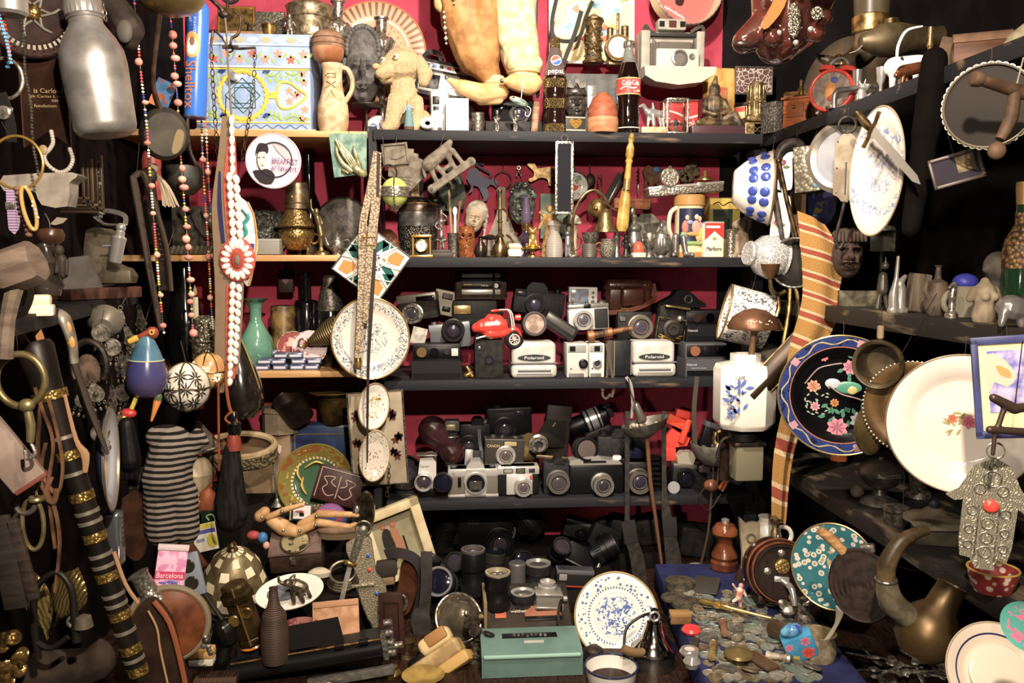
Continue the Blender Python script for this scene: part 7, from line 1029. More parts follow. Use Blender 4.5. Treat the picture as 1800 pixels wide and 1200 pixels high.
t=T('brass_collar','collar','wide oval brass collar with padded lining and embossed side',424,806,2.2,rot=(24,0,0));b=p('band',M('9c9070',.4,.7,c2='5a5038',s=120,k='v',b=-.7));pts=[(62*cos(2*pi*i/30),34*sin(2*pi*i/30),16)for i in range(30)];b.rib([(x,y,14)for x,y,z in pts],26,3,1,(0,0,1),True);b.V=[];b.F=[];b.FM=[];b.lathe([(62,0),(66,4),(64,14),(66,24),(62,28),(58,26),(60,14),(58,2)],n=44,sy=.6,nc=1);k=p('padding',M('a8926c',.8,c2='8a7450',s=40));k.tor(0,0,28,60,6,'z',40,8,.58);p('lining',M('7d5f42',.7)).lathe([(57,2),(58,26)],n=40,sy=.58,nc=1)
t=T('hair_comb','comb','pierced silver crown comb behind the knitted doll',362,792,2.1,rot=(0,-14,0));b=p('crown',M('cfc6ae',.3,.8,c2='8a8064',s=200,k='w',d='X',b=.6));b.lathe([(24,0),(26,10),(16,30),(6,52),(0,56)],n=28,sy=.6);p('base',SIL).tor(0,0,2,25,3,'z',32,8,.6)
L('pottery_lamp','lamp','cream and brown pottery lamp base left of the hair whisk',352,880,2.12,[(0,0),(26,0),(28,6),(12,14),(20,26),(28,50),(16,72),(10,78),(0,78)],M('b9a888',.4,c2='8a7450',s=16),n=32)
t=plate('glazed_bowl','amber and green glazed bowl with yellow bananas painted inside',556,846,2.22,64,16,PM('756a2c',.095,[(.8,1.1,'n',3,.5,'7d4a1e'),(.0,.62,'s',0,0,'35523a'),(.62,.68,'p',40,0,'c8bf9a'),(.7,.9,'n',5,.38,'a89430')],1,.1),M('6f6420',.2),rot=(-18,0,0),c='bowl');k=p('bananas',M('c9a93a',.35));[k.tube([(x,-3,z),(x-8,-4,z+14),(x-6,-3,z+30)],[2,5,2],7,5,fl=.5)for x,z in((-16,-22),(-24,0))];k.tube([(-20,-3,24),(0,-4,34),(18,-3,26)],[2,5,2],7,5,fl=.5)
t=T('leather_wallet','wallet','brown leather wallet with white scroll stamping before glazed bowl',586,884,2.16,rot=(-14,17,0));p('cover',M('3f1f1a',.45,c2='321613',s=30)).box(0,4,30,82,8,62,2);k=p('stamping',M('a0887a',.5));k.tube([(-36,-1,56),(36,-1,56)],1,5,1);k.tube([(-36,-1,4),(-36,-1,56)],1,5,1);[k.tube([(s*4,-1,14),(s*16,-1,10),(s*26,-1,20),(s*20,-1,30),(s*28,-1,40),(s*10,-1,44),(s*14,-1,34),(s*4,-1,28)],1.1,5,5)for s in(-1,1)];k.tube([(0,-1,8),(0,-1,48)],1.1,5,1)
t=T('table_knife','knife','thin steel blade standing upright left of amber bowl',488,885,2.2,rot=(0,-4,0));p('blade',STL).box(0,0,46,4,1.5,80,.6);p('handle',PEW).lathe([(0,-6),(12,-4),(6,4),(4,10),(0,12)],n=14);p('fan',M('b5a590',.6)).ext([(-20,66),(-6,74),(10,86),(16,100),(2,106),(-10,96),(-26,84)],3,y=4,sm=2)
t=T('wooden_mannequin','mannequin','jointed wooden artist mannequin lying on its back',520,912,2.06);MN=M('c49a62',.5,c2='a87c48',s=30)
for nm,q in(('head',((-60,-4,8),(-52,-4,16),11,9)),('chest',((-40,0,-2),(-22,0,-14),12,15)),('hips',((-14,0,-18),(-2,0,-22),13,11)),('thigh',((6,-2,-20),(32,-2,-10),9,7)),('thigh',((8,8,-14),(34,8,2),9,7)),('shin',((40,-4,-6),(92,-6,-14),7.5,5.5)),('shin',((40,8,6),(94,6,4),7.5,5.5)),('upper_arm',((-46,-6,6),(-22,-8,18),6,5)),('forearm',((-20,-8,19),(14,-8,28),5.5,4)),('foot',((94,-6,-14),(104,-6,-10),5,4)),('foot',((96,6,4),(106,6,2),5,4))):p(nm,MN).cap(*q)
for x,y,z in((-56,-12,8),(-20,-12,-16),(8,-10,-18),(36,-12,-8),(36,0,4),(-21,-14,18)):p('pin',STL).ell(x,y,z,3.4)
t=T('striped_ball','ball','pink blue striped cloth ball behind the wooden mannequin',580,918,2.14);p('ball',M('a8455a',.6,c2='4a5aa0',s=42,k='r',d='Z',th=(.45,.55))).ell(0,0,6,30,24,28,24)
t=T('framed_picture','picture','tiny framed picture with black hat figure beside the mannequin',530,914,2.12,rot=(-12,3,0));k=p('frame',M('3a3a34',.5));k.box(0,2,14,38,4,30,1);k.m(M('a8a060',.5)).box(-20,2,14,3,5,30,.6);p('print',M('cfc6c0',.5)).box(0,-.6,14,30,1,23);f=p('figure',BLK);f.box(0,-1.6,10,8,1,6);f.m(M('b8605a',.5)).ell(-4,-1.4,15,8,.6,2)
t=T('castanet','castanet','polished black wooden castanet on end by cream frame',636,936,2.1,rot=(0,8,0));b=p('shell',M('17120d',.2,c2='3a3222',s=30,coat=.6));b.lathe([(0,0),(10,1),(26,8),(32,20),(30,26),(20,22),(0,18)],(0,0,40),'y',36,sx=.62,sy=1.3);p('knob',CHR).ell(-12,-26,48,4,3,7)
t=T('scrub_brush','brush','worn oval brush with short bristles by mannequin feet',596,944,2.06);p('back',M('7a6048',.7,c2='5c4632',s=30)).ell(0,0,14,38,18,10,24);k=p('bristles',M('a08a68',.9,c2='7a6648',s=300,k='w',d='X',b=.7));k.stuff=True;k.lathe([(34,0),(36,10),(30,12)],n=36,sy=.46)
t=T('green_tile','tile','dark green glazed tile with scroll beside the hair whisk',370,926,2.06);p('tile',M('142a1c',.15)).box(0,4,14,32,8,30,1.5);p('scroll',M('7a8a64',.3)).tube([(-8,-1,4),(8,-1,10),(4,-1,22),(-6,-1,20),(-2,-1,12)],1.6,6,5)
t=T('leather_pouch','pouch','orange brown leather pouch above the green tile',364,896,2.1);b=p('pouch',M('8a4522',.5,c2='6b3218',s=20));b.cap((0,0,4),(2,0,24),18,15);b.cap((-18,0,10),(8,0,44),6,5);b.blob(2.2)
t=T('paper_packet','packet','yellow and violet paper packet beside knitted doll',364,968,2.0,rot=(-14,-12,0));p('packet',M('dcd8c4',.5)).box(0,3,24,40,7,48,.6);k=p('print',M('5a50a8',.5));k.box(0,-.8,34,40,1,7);k.m(M('c8bc2a',.5)).ell(12,-.8,16,9,1,13);k.box(0,-.8,43,40,1,8);k.m(M('8a86b0',.5)).box(-8,-.8,20,14,1,6)
t=T('wooden_stick','stick','flat brown wooden stick leaning right of the knitted doll',352,990,1.97,rot=(0,-32,0));p('stick',M('6b3c20',.5,c2='50290f',s=20)).box(0,4,26,17,8,72,2)
t=T('clay_pig','figurine','small red and blue painted clay figure under the hair whisk',454,950,2.04);k=p('figure',M('9c3a34',.5));k.ell(-8,0,10,12,9,8);k.m(M('2f6ca0',.4)).ell(8,-2,6,9,8,10);k.m(M('c8907a',.5)).ell(14,-2,-8,6,6,7)
# on the low crate
t=T('panelled_shade','lamp shade','domed shade of cream shell panels set in brass leading',414,1046,1.99);b=p('dome',M('86754f',.4,.6,c2='66583a',s=40));pr=[(58*cos(a),96*sin(a))for a in(0,.35,.62,.9,1.2,1.5)];b.lathe(pr+[(0,97)],n=12);k=p('panel',M('e2d5b4',.35,c2='cdbc92',s=30));k.stuff=False
for j in range(5):
    for i in range(12):
        if(i+j)%2 and j<4:continue
        a0,a1=2*pi*(i+.14)/12,2*pi*(i+.86)/12;(r0,z0_),(r1,z1_)=pr[j],pr[j+1];q=[(r0+(r1-r0)*f,z0_+(z1_-z0_)*f)for f in(.14,.86)];C=cos(pi/12)*1.0
        vs=[((r*C/cos((a-2*pi*(i+.5)/12)))*cos(a)*1.03,(r*C/cos((a-2*pi*(i+.5)/12)))*sin(a)*1.03,z+1)for r,z in q for a in(a0,a1)];k.add(vs,[(0,1,3,2)])
p('finial',DBR).lathe([(0,94),(10,95),(6,100),(8,106),(3,112),(0,113)],n=16);t.root_rot=0;t.rot=(16,0,8)
t=T('oval_tin','tin box','brown hinged tin box with an oval picture on the lid',522,1006,2.03,rot=(8,-4,0));p('box',M('4a352a',.45,.3,c2='33241b',s=40)).box(0,28,16,92,54,32,3);l=p('lid',M('7a645c',.35,.4,c2='5f4a44',s=30));l.ext([(-46,30),(46,30),(44,78),(-44,80)],3,y=0);l.V=[Vector((v.x,(v.z-30)*.8+(v.y*.2),34+(v.z-30)*.5+v.y))for v in l.V];k=p('picture',M('b8a878',.4,c2='4a443c',s=40,th=(.5,.55)));k.lathe([(24,0),(0,1)],(0,18,50),'z',28,sy=.8);k.V=[Vector((v.x,v.y,38+(v.y)*.62+2))for v in k.V];p('oval_rim',DBR).tube([(25*cos(a),18+20*sin(a),41+(18+20*sin(a))*.62-1)for a in[2*pi*i/28 for i in range(28)]],1.6,6,1,True);p('clasp',SIL).box(-4,-2,24,9,4,14,1)
t=T('coil_ring','ring','stack of grey metal coil rings right of oval tin',602,1016,2.0,rot=(34,0,0));b=p('coil',M('8a8066',.4,.8,c2='5c543f',s=60));[b.tor(i*.6,0,i*6,26-i*1.2,3,'z',36,8)for i in range(4)]
t=T('sea_shell','shell','white ribbed sea shell fragment beside the oval tin',562,1018,1.96);b=p('shell',M('d6c9b0',.5,c2='b8a98e',s=120,k='w',d='X',b=.5));b.lathe([(0,0),(18,6),(20,14),(10,20),(0,20)],n=22,sy=.6)
t=plate('oval_dish','white oval dish with a grey blue oval stone lying in it',510,1042,1.86,36,6,M('ded6c8',.3),rot=(-54,-8,0),oval=1.66,c='dish',t=4);b=p('stone',M('6d7278',.4,c2='5a5e64',s=40));b.ell(-10,-4,2,30,4,17,28)
t=T('elephant_figurine','figurine','small silver elephant figurine with raised trunk on oval dish',532,1056,1.83,rot=(0,-16,0));b=p('elephant',M('7d735f',.35,.9,c2='4f4636',s=100))
for q in[((-4,4,30),(6,4,22),12,11),((-10,0,36),(-14,-4,40),8,8),((-18,-6,40),(-26,-8,48),4,3),((-26,-8,48),(-24,-8,58),3,2),((-10,-2,24),(-14,-2,2),4,3.4),((2,-4,20),(2,-4,0),4,3.4),((12,4,18),(14,4,2),4,3.4),((-8,6,42),(-2,8,46),5,3)]:b.cap(*q)
b.blob(1.2)
t=T('jewelled_scabbard','scabbard','curved silver dagger scabbard set with red and blue stones',648,1040,1.86,rot=(0,-5,0));b=p('scabbard',M('b5ab90',.35,.7,c2='7d7258',s=330,b=.6));b.ext([(-30,90),(0,100),(14,92),(16,30),(30,10),(30,-50),(26,-84),(18,-88),(-4,-50),(-18,4),(-14,24),(-26,60)],10,sm=2);b.box(-8,-2,14,40,6,6,2)
for x,z,c in((6,66,'2a5ab0'),(6,40,'c8402a'),(14,-4,'2a5ab0'),(18,-34,'c8402a'),(20,-62,'2a5ab0')):p('stone',M(c,.15)).ell(x,-1.5,z,3.6,2.4,3.6)
p('edging',SIL).tube([(-20,-1,12),(-6,-1,-48),(16,-1,-88),(26,-1,-84),(30,-1,-50)],1.4,6,3)
t=T('dagger','dagger','dagger with engraved silver grip leaning on jewelled scabbard',616,990,1.86,rot=(0,14,0));p('blade',M('c4beb4',.25,.8)).box(0,2,-40,9,3,76,1);p('grip',SILE).tube([(2,0,4),(4,0,30),(6,0,52)],[6,8,7],10,3);p('guard',BRSE).ell(0,0,0,13,6,6);p('pommel',SIL).ell(8,0,62,9,7,10);p('wire_guard',SIL).tor(8,0,66,14,1.4,'y',20,6)
t=T('hand_brush','brush','grey bristled hand brush right of the scabbard',682,1024,1.98,rot=(0,-6,0));k=p('bristles',M('5c564e',.9,c2='45403a',s=300,k='w',d='X',b=.7));k.stuff=True;k.box(0,8,24,36,26,26,4);p('wooden_back',M('7d6848',.6)).box(-2,8,4,28,22,16,3)
t=T('leather_sandal','sandal','brown leather sandal with dark strap and buckle on end',716,1040,2.0,rot=(0,12,0));b=p('sole',M('5a3018',.45,c2='3f2010',s=24));b.ext([(-18,-30),(-6,-44),(10,-36),(16,10),(12,52),(-6,64),(-20,48),(-18,10)],8,sm=3);p('strap',M('3a3438',.6)).rib([(-50,-2,60),(-30,-10,70),(0,-14,66),(20,-10,40),(26,-2,-10),(24,4,-60)],18,3);p('buckle',PEW).tor(-8,-8,-20,10,3,'y',20,6,1.6)
t=T('long_strap','strap','dark grey leather strap with shaped end, left of lamp burner',744,1060,1.94);p('strap',M('37312f',.6,c2='2a2523',s=40)).rib([(6,10,90),(6,0,40),(2,-4,-6),(-4,-8,-20),(-2,-12,-50),(4,-14,-76)],[20,20,20,34,30,10],2.6)
t=T('framed_portrait','picture','deep cream picture frame with portrait of two standing figures',720,1012,2.15,rot=(-9,-15,20));FR=M('cfc096',.5,c2='bda97a',s=20);b=p('frame',FR);W,H=56,64
for x0,z0_,w_,h_ in((0,2*H-8,2*W,16),(0,8,2*W,16),(-W+9,H,18,2*H),(W-9,H,18,2*H)):b.box(x0,8,z0_,w_,22,h_,2)
p('mat',M('8f8768',.6,c2='7d7658',s=20)).box(0,16,H,2*W-30,2,2*H-26);k=p('portrait',M('2a2622',.6));k.ext([(-18,30),(-6,34),(-4,74),(-10,90),(-20,86),(-24,64)],1,y=14,sm=2);k.m(M('9c6a4a',.6)).ext([(-4,30),(12,30),(10,60),(6,88),(-6,86),(-4,60)],1,y=13.6,sm=2);k.m(M('a85f4a',.6)).ell(-16,14,96,5,1,6);k.ell(2,13.6,94,5,1,6);k.m(M('1d1a18',.6)).box(14,14,46,3,1,44);p('stand_wire',DBR).tube([(-30,-10,4),(-30,-14,44),(-2,-14,46),(0,-8,8)],1.4,6,3)
# front of the heap
t=L('brass_flask','flask','tall dark brass flask with two coin medallions and a bright seam',446,1130,1.76,[(0,0),(22,0),(24,4),(24,12),(22,16),(24,20),(24,84),(29,88),(29,98),(24,102),(24,112),(20,116),(0,116)],M('5c4a24',.3,.9,c2='3d3016',s=30),n=8,rot=(4,-15,0));[p('medallion',BRS).lathe([(11,0),(9,2),(0,2)],(x,-21,z),'y',24)for x,z in((-12,58),(12,66))];p('seam',GLD).box(3,-24,62,1.6,2,110);p('amber_foot',M('c8741e',.2)).tor(0,0,0,21,3,'z',28,6)
L('carved_bottle','bottle','dark carved wooden bottle with notched shoulder standing in front',484,1162,1.71,[(0,0),(22,0),(24,10),(25,40),(24,62),(21,74),(22,80),(20,88),(12,100),(9,112),(8,124),(7,130),(8,134),(0,136)],M('3a2c22',.5,c2='57443a',s=90,k='w',d='Z',b=.4),n=16)
t=T('black_ladle','ladle','black gourd ladle with thin stem lying among bottles',394,1118,1.74);b=p('bulb',M('15130f',.35,coat=.3));b.cap((2,0,12),(6,0,0),22,20);b.cap((4,0,-14),(-4,-6,-40),11,12);b.blob(2,3);p('stem',M('2c2418',.4)).tube([(0,0,28),(-24,4,64),(-48,8,104)],[5,3.6,3],8,3);p('tip',M('3f3522',.4)).ell(-50,8,106,12,8,9);p('stud',CHR).ell(4,-20,24,3)
L('fluted_bowl','bowl','small fluted pewter bowl on edge behind black ladle',376,1108,1.8,[(0,-6),(12,-5),(24,6),(28,14)],M('6a6458',.35,.8,c2='3a362e',s=80,k='w',d='X',b=.5),n=36,th=1.8,ax='y',rot=(0,0,-14))
t=T('glass_ashtray','ashtray','wine red glass ashtray with moulded divisions',528,1112,1.8);p('dish',M('6a2026',.06,coat=1,c2='8a5a50',s=40)).lathe([(0,0),(22,0),(30,8),(32,16),(29,17),(22,8),(0,6)],n=28);b=p('divider',M('8a5a58',.08));[b.ell(16*cos(a),16*sin(a),12,4,4,5)for a in[i*pi/4 for i in range(8)]]
t=T('leather_folder','folder','square tan leather folder leaning on the typewriter',592,1146,1.79,rot=(-24,-4,0));b=p('folder',TAN);b.box(0,3,44,82,6,88,1.5);p('flap',M('a87a54',.7)).box(1,-1,82,80,2,10,.8)
t=T('maroon_board','board','maroon leather covered board standing right of the typewriter',694,1206,1.8,rot=(0,-2,0));p('board',M('3f241d',.5,c2='331b16',s=30,b=.2)).box(0,6,84,42,10,168,1.5);p('tooling',M('2a1510',.5)).tube([(-12,0,20),(12,0,20),(12,0,152),(-12,0,152)],1,5,1,True)
t=T('typewriter','typewriter','old black typewriter with long platen roller at the front',550,1196,1.72,rot=(0,-8,0));TW=M('191817',.45,c2='252322',s=40);p('body',TW).box(-10,40,32,280,90,22,6);p('platen',M('141414',.35)).cyl(-140,-4,40,15,270,'x',32,2);p('paper_table',M('1d1b1a',.6)).ext([(-130,50),(60,50),(56,96),(-120,92)],3,y=26);k=p('carriage_end',PEW);k.box(134,-2,44,10,26,46,2);k.tube([(134,-10,40),(150,-10,60),(152,-10,90)],2,6,3);[k.cyl(138,-6,30+i*18,7,14,'x',14,1)for i in range(4)];p('platen_knob',SIL).cyl(132,-4,40,6,34,'x',16,1);p('rail',STL).box(70,-16,4,150,10,16,1);p('bail_rod',BRS).tube([(-130,-12,60),(130,-12,60)],1.6,6,1);[p('paper_roller',BLK).cyl(x,-12,60,6,16,'x',14,1)for x in(50,92)]
for i in range(9):p('key',M('b9aa7c',.4)).ell(-60+i*13,-30,2+RU(-4,3),6,6,3)
t=T('sponge_block','brush','yellow sponge block with a white base at front left',352,1174,1.62);p('base',M('c9c4b0',.5)).box(0,14,8,42,24,13,2);p('sponge',M('c8974e',.8,c2='b0803a',s=60)).box(0,14,23,44,26,18,4)
t=T('wooden_comb','comb','dark wooden comb lying at the front edge by sponge',372,1206,1.6);p('back',DWD).box(10,10,10,70,26,16,2);k=p('teeth',M('6b5440',.6));[k.box(-26+i*4,-4,12,2,18,10)for i in range(18)]
t=T('leather_canteen','canteen','round orange leather canteen with silver neck and crescents',296,1096,1.52,rot=(0,-26,10));b=p('body',M('8a4a1e',.45,c2='5a2c12',s=16));b.lathe([(0,22),(40,20),(62,8),(64,-8),(40,-20),(0,-22)],ax='y',n=48);p('neck',SILE).lathe([(24,50),(17,66),(16,100),(19,106),(0,106)],n=28);k=p('crescent',SILE);k.ext([(18*cos(a)*1.7-6,28*sin(a)*1.2)for a in[pi/2+i*pi/10 for i in range(11)]]+[(-12+10*cos(a),28*sin(a)*1.1)for a in[3*pi/2-i*pi/10 for i in range(11)]],3,y=-22.5);p('strap',M('7d7058',.5)).tor(0,0,0,66,6,'y',48,8);c=p('coin_fringe',PEW);[c.ell(40+RU(-8,8),-16,-50-i*6,5,2,5,8)for i in range(6)]
t=T('card_pack','box','pink printed card pack leaning on the orange canteen',294,1046,1.56,rot=(-12,9,14));p('pack',M('e0a8c4',.4,c2='c87aa8',s=44,th=(.5,.54))).box(0,8,40,50,14,80,1);k=p('lettering',M('c02a5a',.4));k.box(0,.4,34,50,1,13);k.m(M('e8c8d8',.4)).txt('Barcelona',44,9,0,-.4,34,.3);k.m(M('5a58a8',.4));[k.ell(RU(-18,18),.6,RU(6,24),RU(3,7),.6,RU(2,5),10)for i in range(8)];p('lid_flap',M('c9b8b8',.5)).box(0,6,82,52,16,10,1)
t=T('video_cassette','cassette','grey blue cassette with two dark reels behind pink card pack',342,1046,1.66,rot=(-10,-14,0));p('case',M('77808c',.35)).box(0,6,36,40,10,76,3);[p('reel',M('2c2a22',.3)).lathe([(12,0),(10,2),(0,1)],(0,.5,z),'y',24)for z in(22,52)]
t=T('leather_bag','bag','worn brown leather bag flap with orange edge at lower left',270,1150,1.42,rot=(0,8,0));b=p('flap',M('3f2c20',.45,c2='2b1d15',s=16));b.ext([(-50,-70),(-56,20),(-36,82),(-10,98),(20,64),(44,0),(66,-70)],16,sm=2);b.disp(3,.03,3);e=p('edge',M('8a4a28',.6));e.tube([(-8,-4,98),(22,-4,62),(46,-4,0),(68,-4,-72)],5,7,4);e.m(M('a8835a',.7)).tube([(-16,-4,80),(2,-4,50),(12,-4,10),(34,-4,-60)],2,6,4)
# ---------- middle front
t=T('lamp_burner','lamp','round nickel lamp burner with pierced gallery lying tilted',806,1086,1.9,rot=(58,0,22));k=p('dome',M('8f8672',.25,.95,c2='6d6450',s=20));k.lathe([(38,0),(38,8),(30,14),(28,20),(22,30),(10,38),(5,40),(4,46),(0,48)],n=40);b=p('gallery',DBR);b.lathe([(41,-14),(43,0),(40,4)],n=40,th=2);[p('gallery_slot',BLK).ell(43*cos(a),43*sin(a),-6,3,3,4,8)for a in[i*pi/8 for i in range(16)]];p('rim',SIL).tor(0,0,2,42,2.6,'z',40,8);p('winder',STL).tube([(34,-16,-10),(50,-30,-20),(48,-50,-40)],[4,5,5],8,3)
t=T('wooden_plane','plane','cream wooden block plane with dark cutting slot lying slanted',770,1168,1.76,rot=(-30,-34,0));CP=M('b89c68',.5,c2='94784a',s=30);b=p('block',CP);b.box(0,10,10,104,44,30,8,3);p('grip',M('d6bb80',.45)).box(16,0,36,62,34,30,10,3);p('wedge',M('9c7038',.5)).box(24,-2,40,40,36,22,4);p('slot',BLK).box(-26,-4,28,34,20,8,2);p('base',M('b8924a',.5)).box(0,16,-14,116,60,22,6)
t=T('wood_shavings','wood','light wooden scraps under the block plane',800,1204,1.74);b=p('scraps',M('8a6f48',.8,c2='6b5232',s=40));b.stuff=True;[b.at(RU(-50,40),RU(0,40),RU(0,8),RU(-30,30),RU(-30,30),RU(0,180)).box(0,0,0,26,10,4)for i in range(16)]
t=T('calculator','calculator','slanting dark desk machine panel with orange windows',932,1150,1.885,z=ZT+.001);b=p('case',M('3c342c',.45,c2='2e2822',s=20));b.ext([(0,0),(0,12),(84,58),(104,58),(104,0)],150,y=-75);b.V=[Vector((v.y,v.x,v.z))for v in b.V];b.F=[f[::-1]for f in b.F]
def slope(x,f,w,h,m,nm):
    k=p(nm,m);k.at(x,84*f,12+46*f+1.2,28.7,0,0).box(0,0,0,w,h,2.4,.6);return k
slope(-50,.4,20,22,M('a8512c',.5),'window');slope(-50,.68,20,16,M('8f7a54',.5),'window');slope(26,.42,66,22,M('8a5236',.5),'window');slope(20,.72,60,20,M('4c4448',.3),'window');slope(26,.25,66,8,BLK,'window');k=slope(-18,.5,1,1,M('cfc4b4',.5),'lettering');k.at(-18,84*.5-1,12+46*.5+3,28.7-90,0,0).txt('walther',28,6,0,0,-8,.3);k.at();slope(-18,.78,8,8,BLK,'button');p('front_strip',M('9a94a8',.3,.3)).box(0,-2,8,146,4,8,1);p('side_panel',M('7d6a4c',.6)).box(-78,52,34,6,96,60,2);p('side_knob',DBR).cyl(-90,20,30,11,10,'x',18,1)
t=T('mint_typewriter','typewriter','mint green portable typewriter cover at the bottom centre',936,1222,1.7,z=ZT+.001);MT=M('5c7a72',.4,c2='506e66',s=12);b=p('cover',MT);b.ext([(0,0),(0,38),(14,46),(60,50),(90,50),(90,0)],178,y=-89);b.V=[Vector((v.y,v.x,v.z))for v in b.V];b.F=[f[::-1]for f in b.F];p('slot',BLK).box(0,56,49.5,100,16,4,1);k=p('type_bars',SIL);[k.box(-28+i*8,54+RU(-3,3),52,5,8,3,.6)for i in range(8)];p('ledge',M('8fb8aa',.25)).box(0,-1,38,172,6,7,3);k=p('badge',M('c4c4b4',.35,.5));k.at(6,34,48,5,0,0).box(0,0,0,36,8,2,.5)
plate('blue_plate','round white plate with blue flowers standing at front centre',1083,1082,1.84,75,6,PM('ddd8cc',.093,[(.7,.93,'v',9,.34,'5a6a9c'),(.64,.69,'p',60,.1,'4a5a94'),(.0,.46,'n',10,.47,'4a619a'),(.05,.5,'v',9,.3,'5a6fa8'),(.52,.54,'s',0,0,'b8b4b0')],1,.14),M('9c8358',.4),rot=(-17,0,-8),oval=.97)
t=L('silver_kettle','coffee pot','silver coffee pot with bell shaped lid and rattan handle',1148,1208,1.73,[(0,0),(34,0),(38,20),(36,60),(32,72)],M('8f8a82',.12,.95,c2='6d6862',s=12),n=40);p('lid',M('b9b4aa',.1,1)).lathe([(40,70),(40,75),(34,80),(22,92),(15,112),(13,120),(0,122)],n=40);p('finial',BLK).lathe([(8,120),(9,128),(5,134),(7,142),(0,146)],n=20);p('hinge_loop',CHR).tor(-2,-10,134,8,2,'y',18,6);p('handle',M('9c7a4c',.7,c2='6f5230',s=200,k='w',d='X',b=.6)).tube([(-20,-20,74),(-44,-30,80),(-62,-30,88)],8,10,4);p('bail',BLK).tube([(-58,-24,92),(-50,-10,116),(-20,0,132),(8,4,132),(30,6,120)],2.6,8,5);p('spout',M('8f8a82',.12,.95)).tube([(-30,0,30),(-46,0,56),(-50,0,76)],[10,7,6],10,4)
t=L('enamel_basin','basin','white enamel basin with a blue rim at bottom centre',1074,1216,1.68,[(0,0),(30,0),(42,20),(46,48)],M('d6d2c8',.15,coat=.5),n=44,th=2);p('rim',M('26304f',.2)).tor(0,0,48,45.5,2,'z',44,8)
for px,py,r,m,prof,lab in((744,1196,38,M('a88a3c',.4,c2='7d6428',s=20),[(0,0),(.6,.02),(1,.3),(.96,.32),(.5,.1),(0,.08)],'shallow yellow dish under the cream block plane'),(716,1150,22,DBR,[(0,0),(1,0),(.9,.3),(.5,.4),(.5,1),(.6,1.1),(0,1.1)],'small dark brass stand beside the maroon board'),(836,1160,17,PEW,[(0,0),(1,0),(1,.5),(.3,.6),(.3,1.6),(.5,1.8),(0,1.9)],'little pewter stand left of the desk machine'),(1044,1160,20,IRN,[(0,0),(1,0),(.8,1),(.4,1.3),(0,1.3)],'dark iron weight before the blue flowered plate'),(690,1190,16,BRS,[(0,0),(.8,0),(1,.5),(.5,.9),(.6,1.3),(0,1.4)],'small brass weight at the corner of the typewriter')):L('metal_stand' if r<30 else 'yellow_dish','stand' if r<30 else 'dish',lab,px,py,YZ(px,py,ZT),[(a*r,b_*r)for a,b_ in prof],m,n=28,z=ZT+.0005)
t=T('steel_lever','lever','polished steel lever leaning left of the desk machine',834,1128,1.84,rot=(0,18,0));p('arm',STL).tube([(0,0,-24),(4,0,0),(6,0,26)],[5,4.4,4],10,3);p('pivot',IRN).ell(-2,2,-28,9,7,8)
t=T('iron_gear','gear','heap of dark machine parts between lamp burner and desk machine',846,1176,1.78,z=ZT);b=p('gear',IRN);b.stuff=True;[b.at(RU(-18,18),RU(-20,20),6+i*5,RU(-60,60),RU(-60,60),0).cyl(0,0,0,RU(6,14),4,'z',14)for i in range(12)]
# ---------- coin tray
zc=ZT+.07;t=T('cloth_box','display box','low box under blue cloth covered with old coins',1290,1100,1.8,z=ZT);t.u=1;t.loc.x=.672;t.loc.y=1.8;t.rot=(0,0,-5.3);BC=M('34386a',.9,c2='2a2e58',s=20,b=.3,bs=300);p('cloth',BC).box(0,0,.0345,.31,.69,.069,.008)
rr=random.Random(8);COINM=[M(a,.5,.6,c2=b_,s=90,b=.3)for a,b_ in(('9a927c','7d765f'),('a3a69a','84918a'),('8a7860','6b5c48'),('b0aa9e','948e80'),('8a9890','73837a'),('77746c','5c5a54'))];n=0
protos=[]
for i in range(6):
    t=T('coin','coin','old worn coin lying loose on the blue cloth',1300,1100,YZ(1300,1100,zc),g='old coins on the blue cloth',z=zc);r=9.5+i*1.1;b=p('coin',COINM[i]);b.lathe([(0,0),(r,0),(r,2.2),(r*.88,2.2),(r*.84,1.6),(0,1.8)],n=20);protos.append(t);t.fin()
taken={}
def edge(py):f=(py-1010)/190;return 1172+f*74,1352+f*90
while n<260:
    f=rr.random()**.9;py=1036+f*160;x0,x1=edge(py);px=rr.uniform(x0+(24 if py<1110 else 6),x1);key=(int(px/13),int(py/8));h=taken.get(key,0)
    if h>2:continue
    taken[key]=h+1;q=protos[n%6];loc=(px,py,YZ(px,py,zc));rot=(rr.uniform(-12,12)*h,rr.uniform(-12,12)*h,rr.uniform(0,360))
    if n<6:q.root.location=P(*loc);q.root.location.z=zc+.0005;q.root.rotation_euler=(0,0,rot[2])
    else:dup(q,q.label,*loc,rot=rot,z=zc+.0005+h*.0035,k=rr.uniform(.8,1.15))
    n+=1
def onc(name,c,lab,px,py,dz=0,**k):return T(name,c,lab,px,py,YZ(px,py,zc),z=zc+.0006+dz,**k)
OLDM=M('6d6554',.5,.7,c2='4f4a3c',s=70,b=.4)
for px,py,r,h,lab in((1196,1034,26,14,'stack of large dark discs at the back corner of cloth'),(1184,1052,22,3,'thin pale grey disc under the big bronze disc'),(1207,1064,27,7,'big bronze disc left of the wooden block')):
    t=onc('disc','disc',lab,px,py);b=p('disc',OLDM);b.lathe([(0,0),(r,0),(r,h*.45),(r*.97,h*.5),(r,h*.55),(r,h),(r*.4,h),(r*.3,h+1),(0,h+1)],n=36)
t=onc('metal_plate','plate','dark bent metal plate behind coins by the pepper mill',1240,1038,rot=(6,0,-24));p('plate',M('4c4844',.5,.5)).box(0,10,6,44,62,3,1)
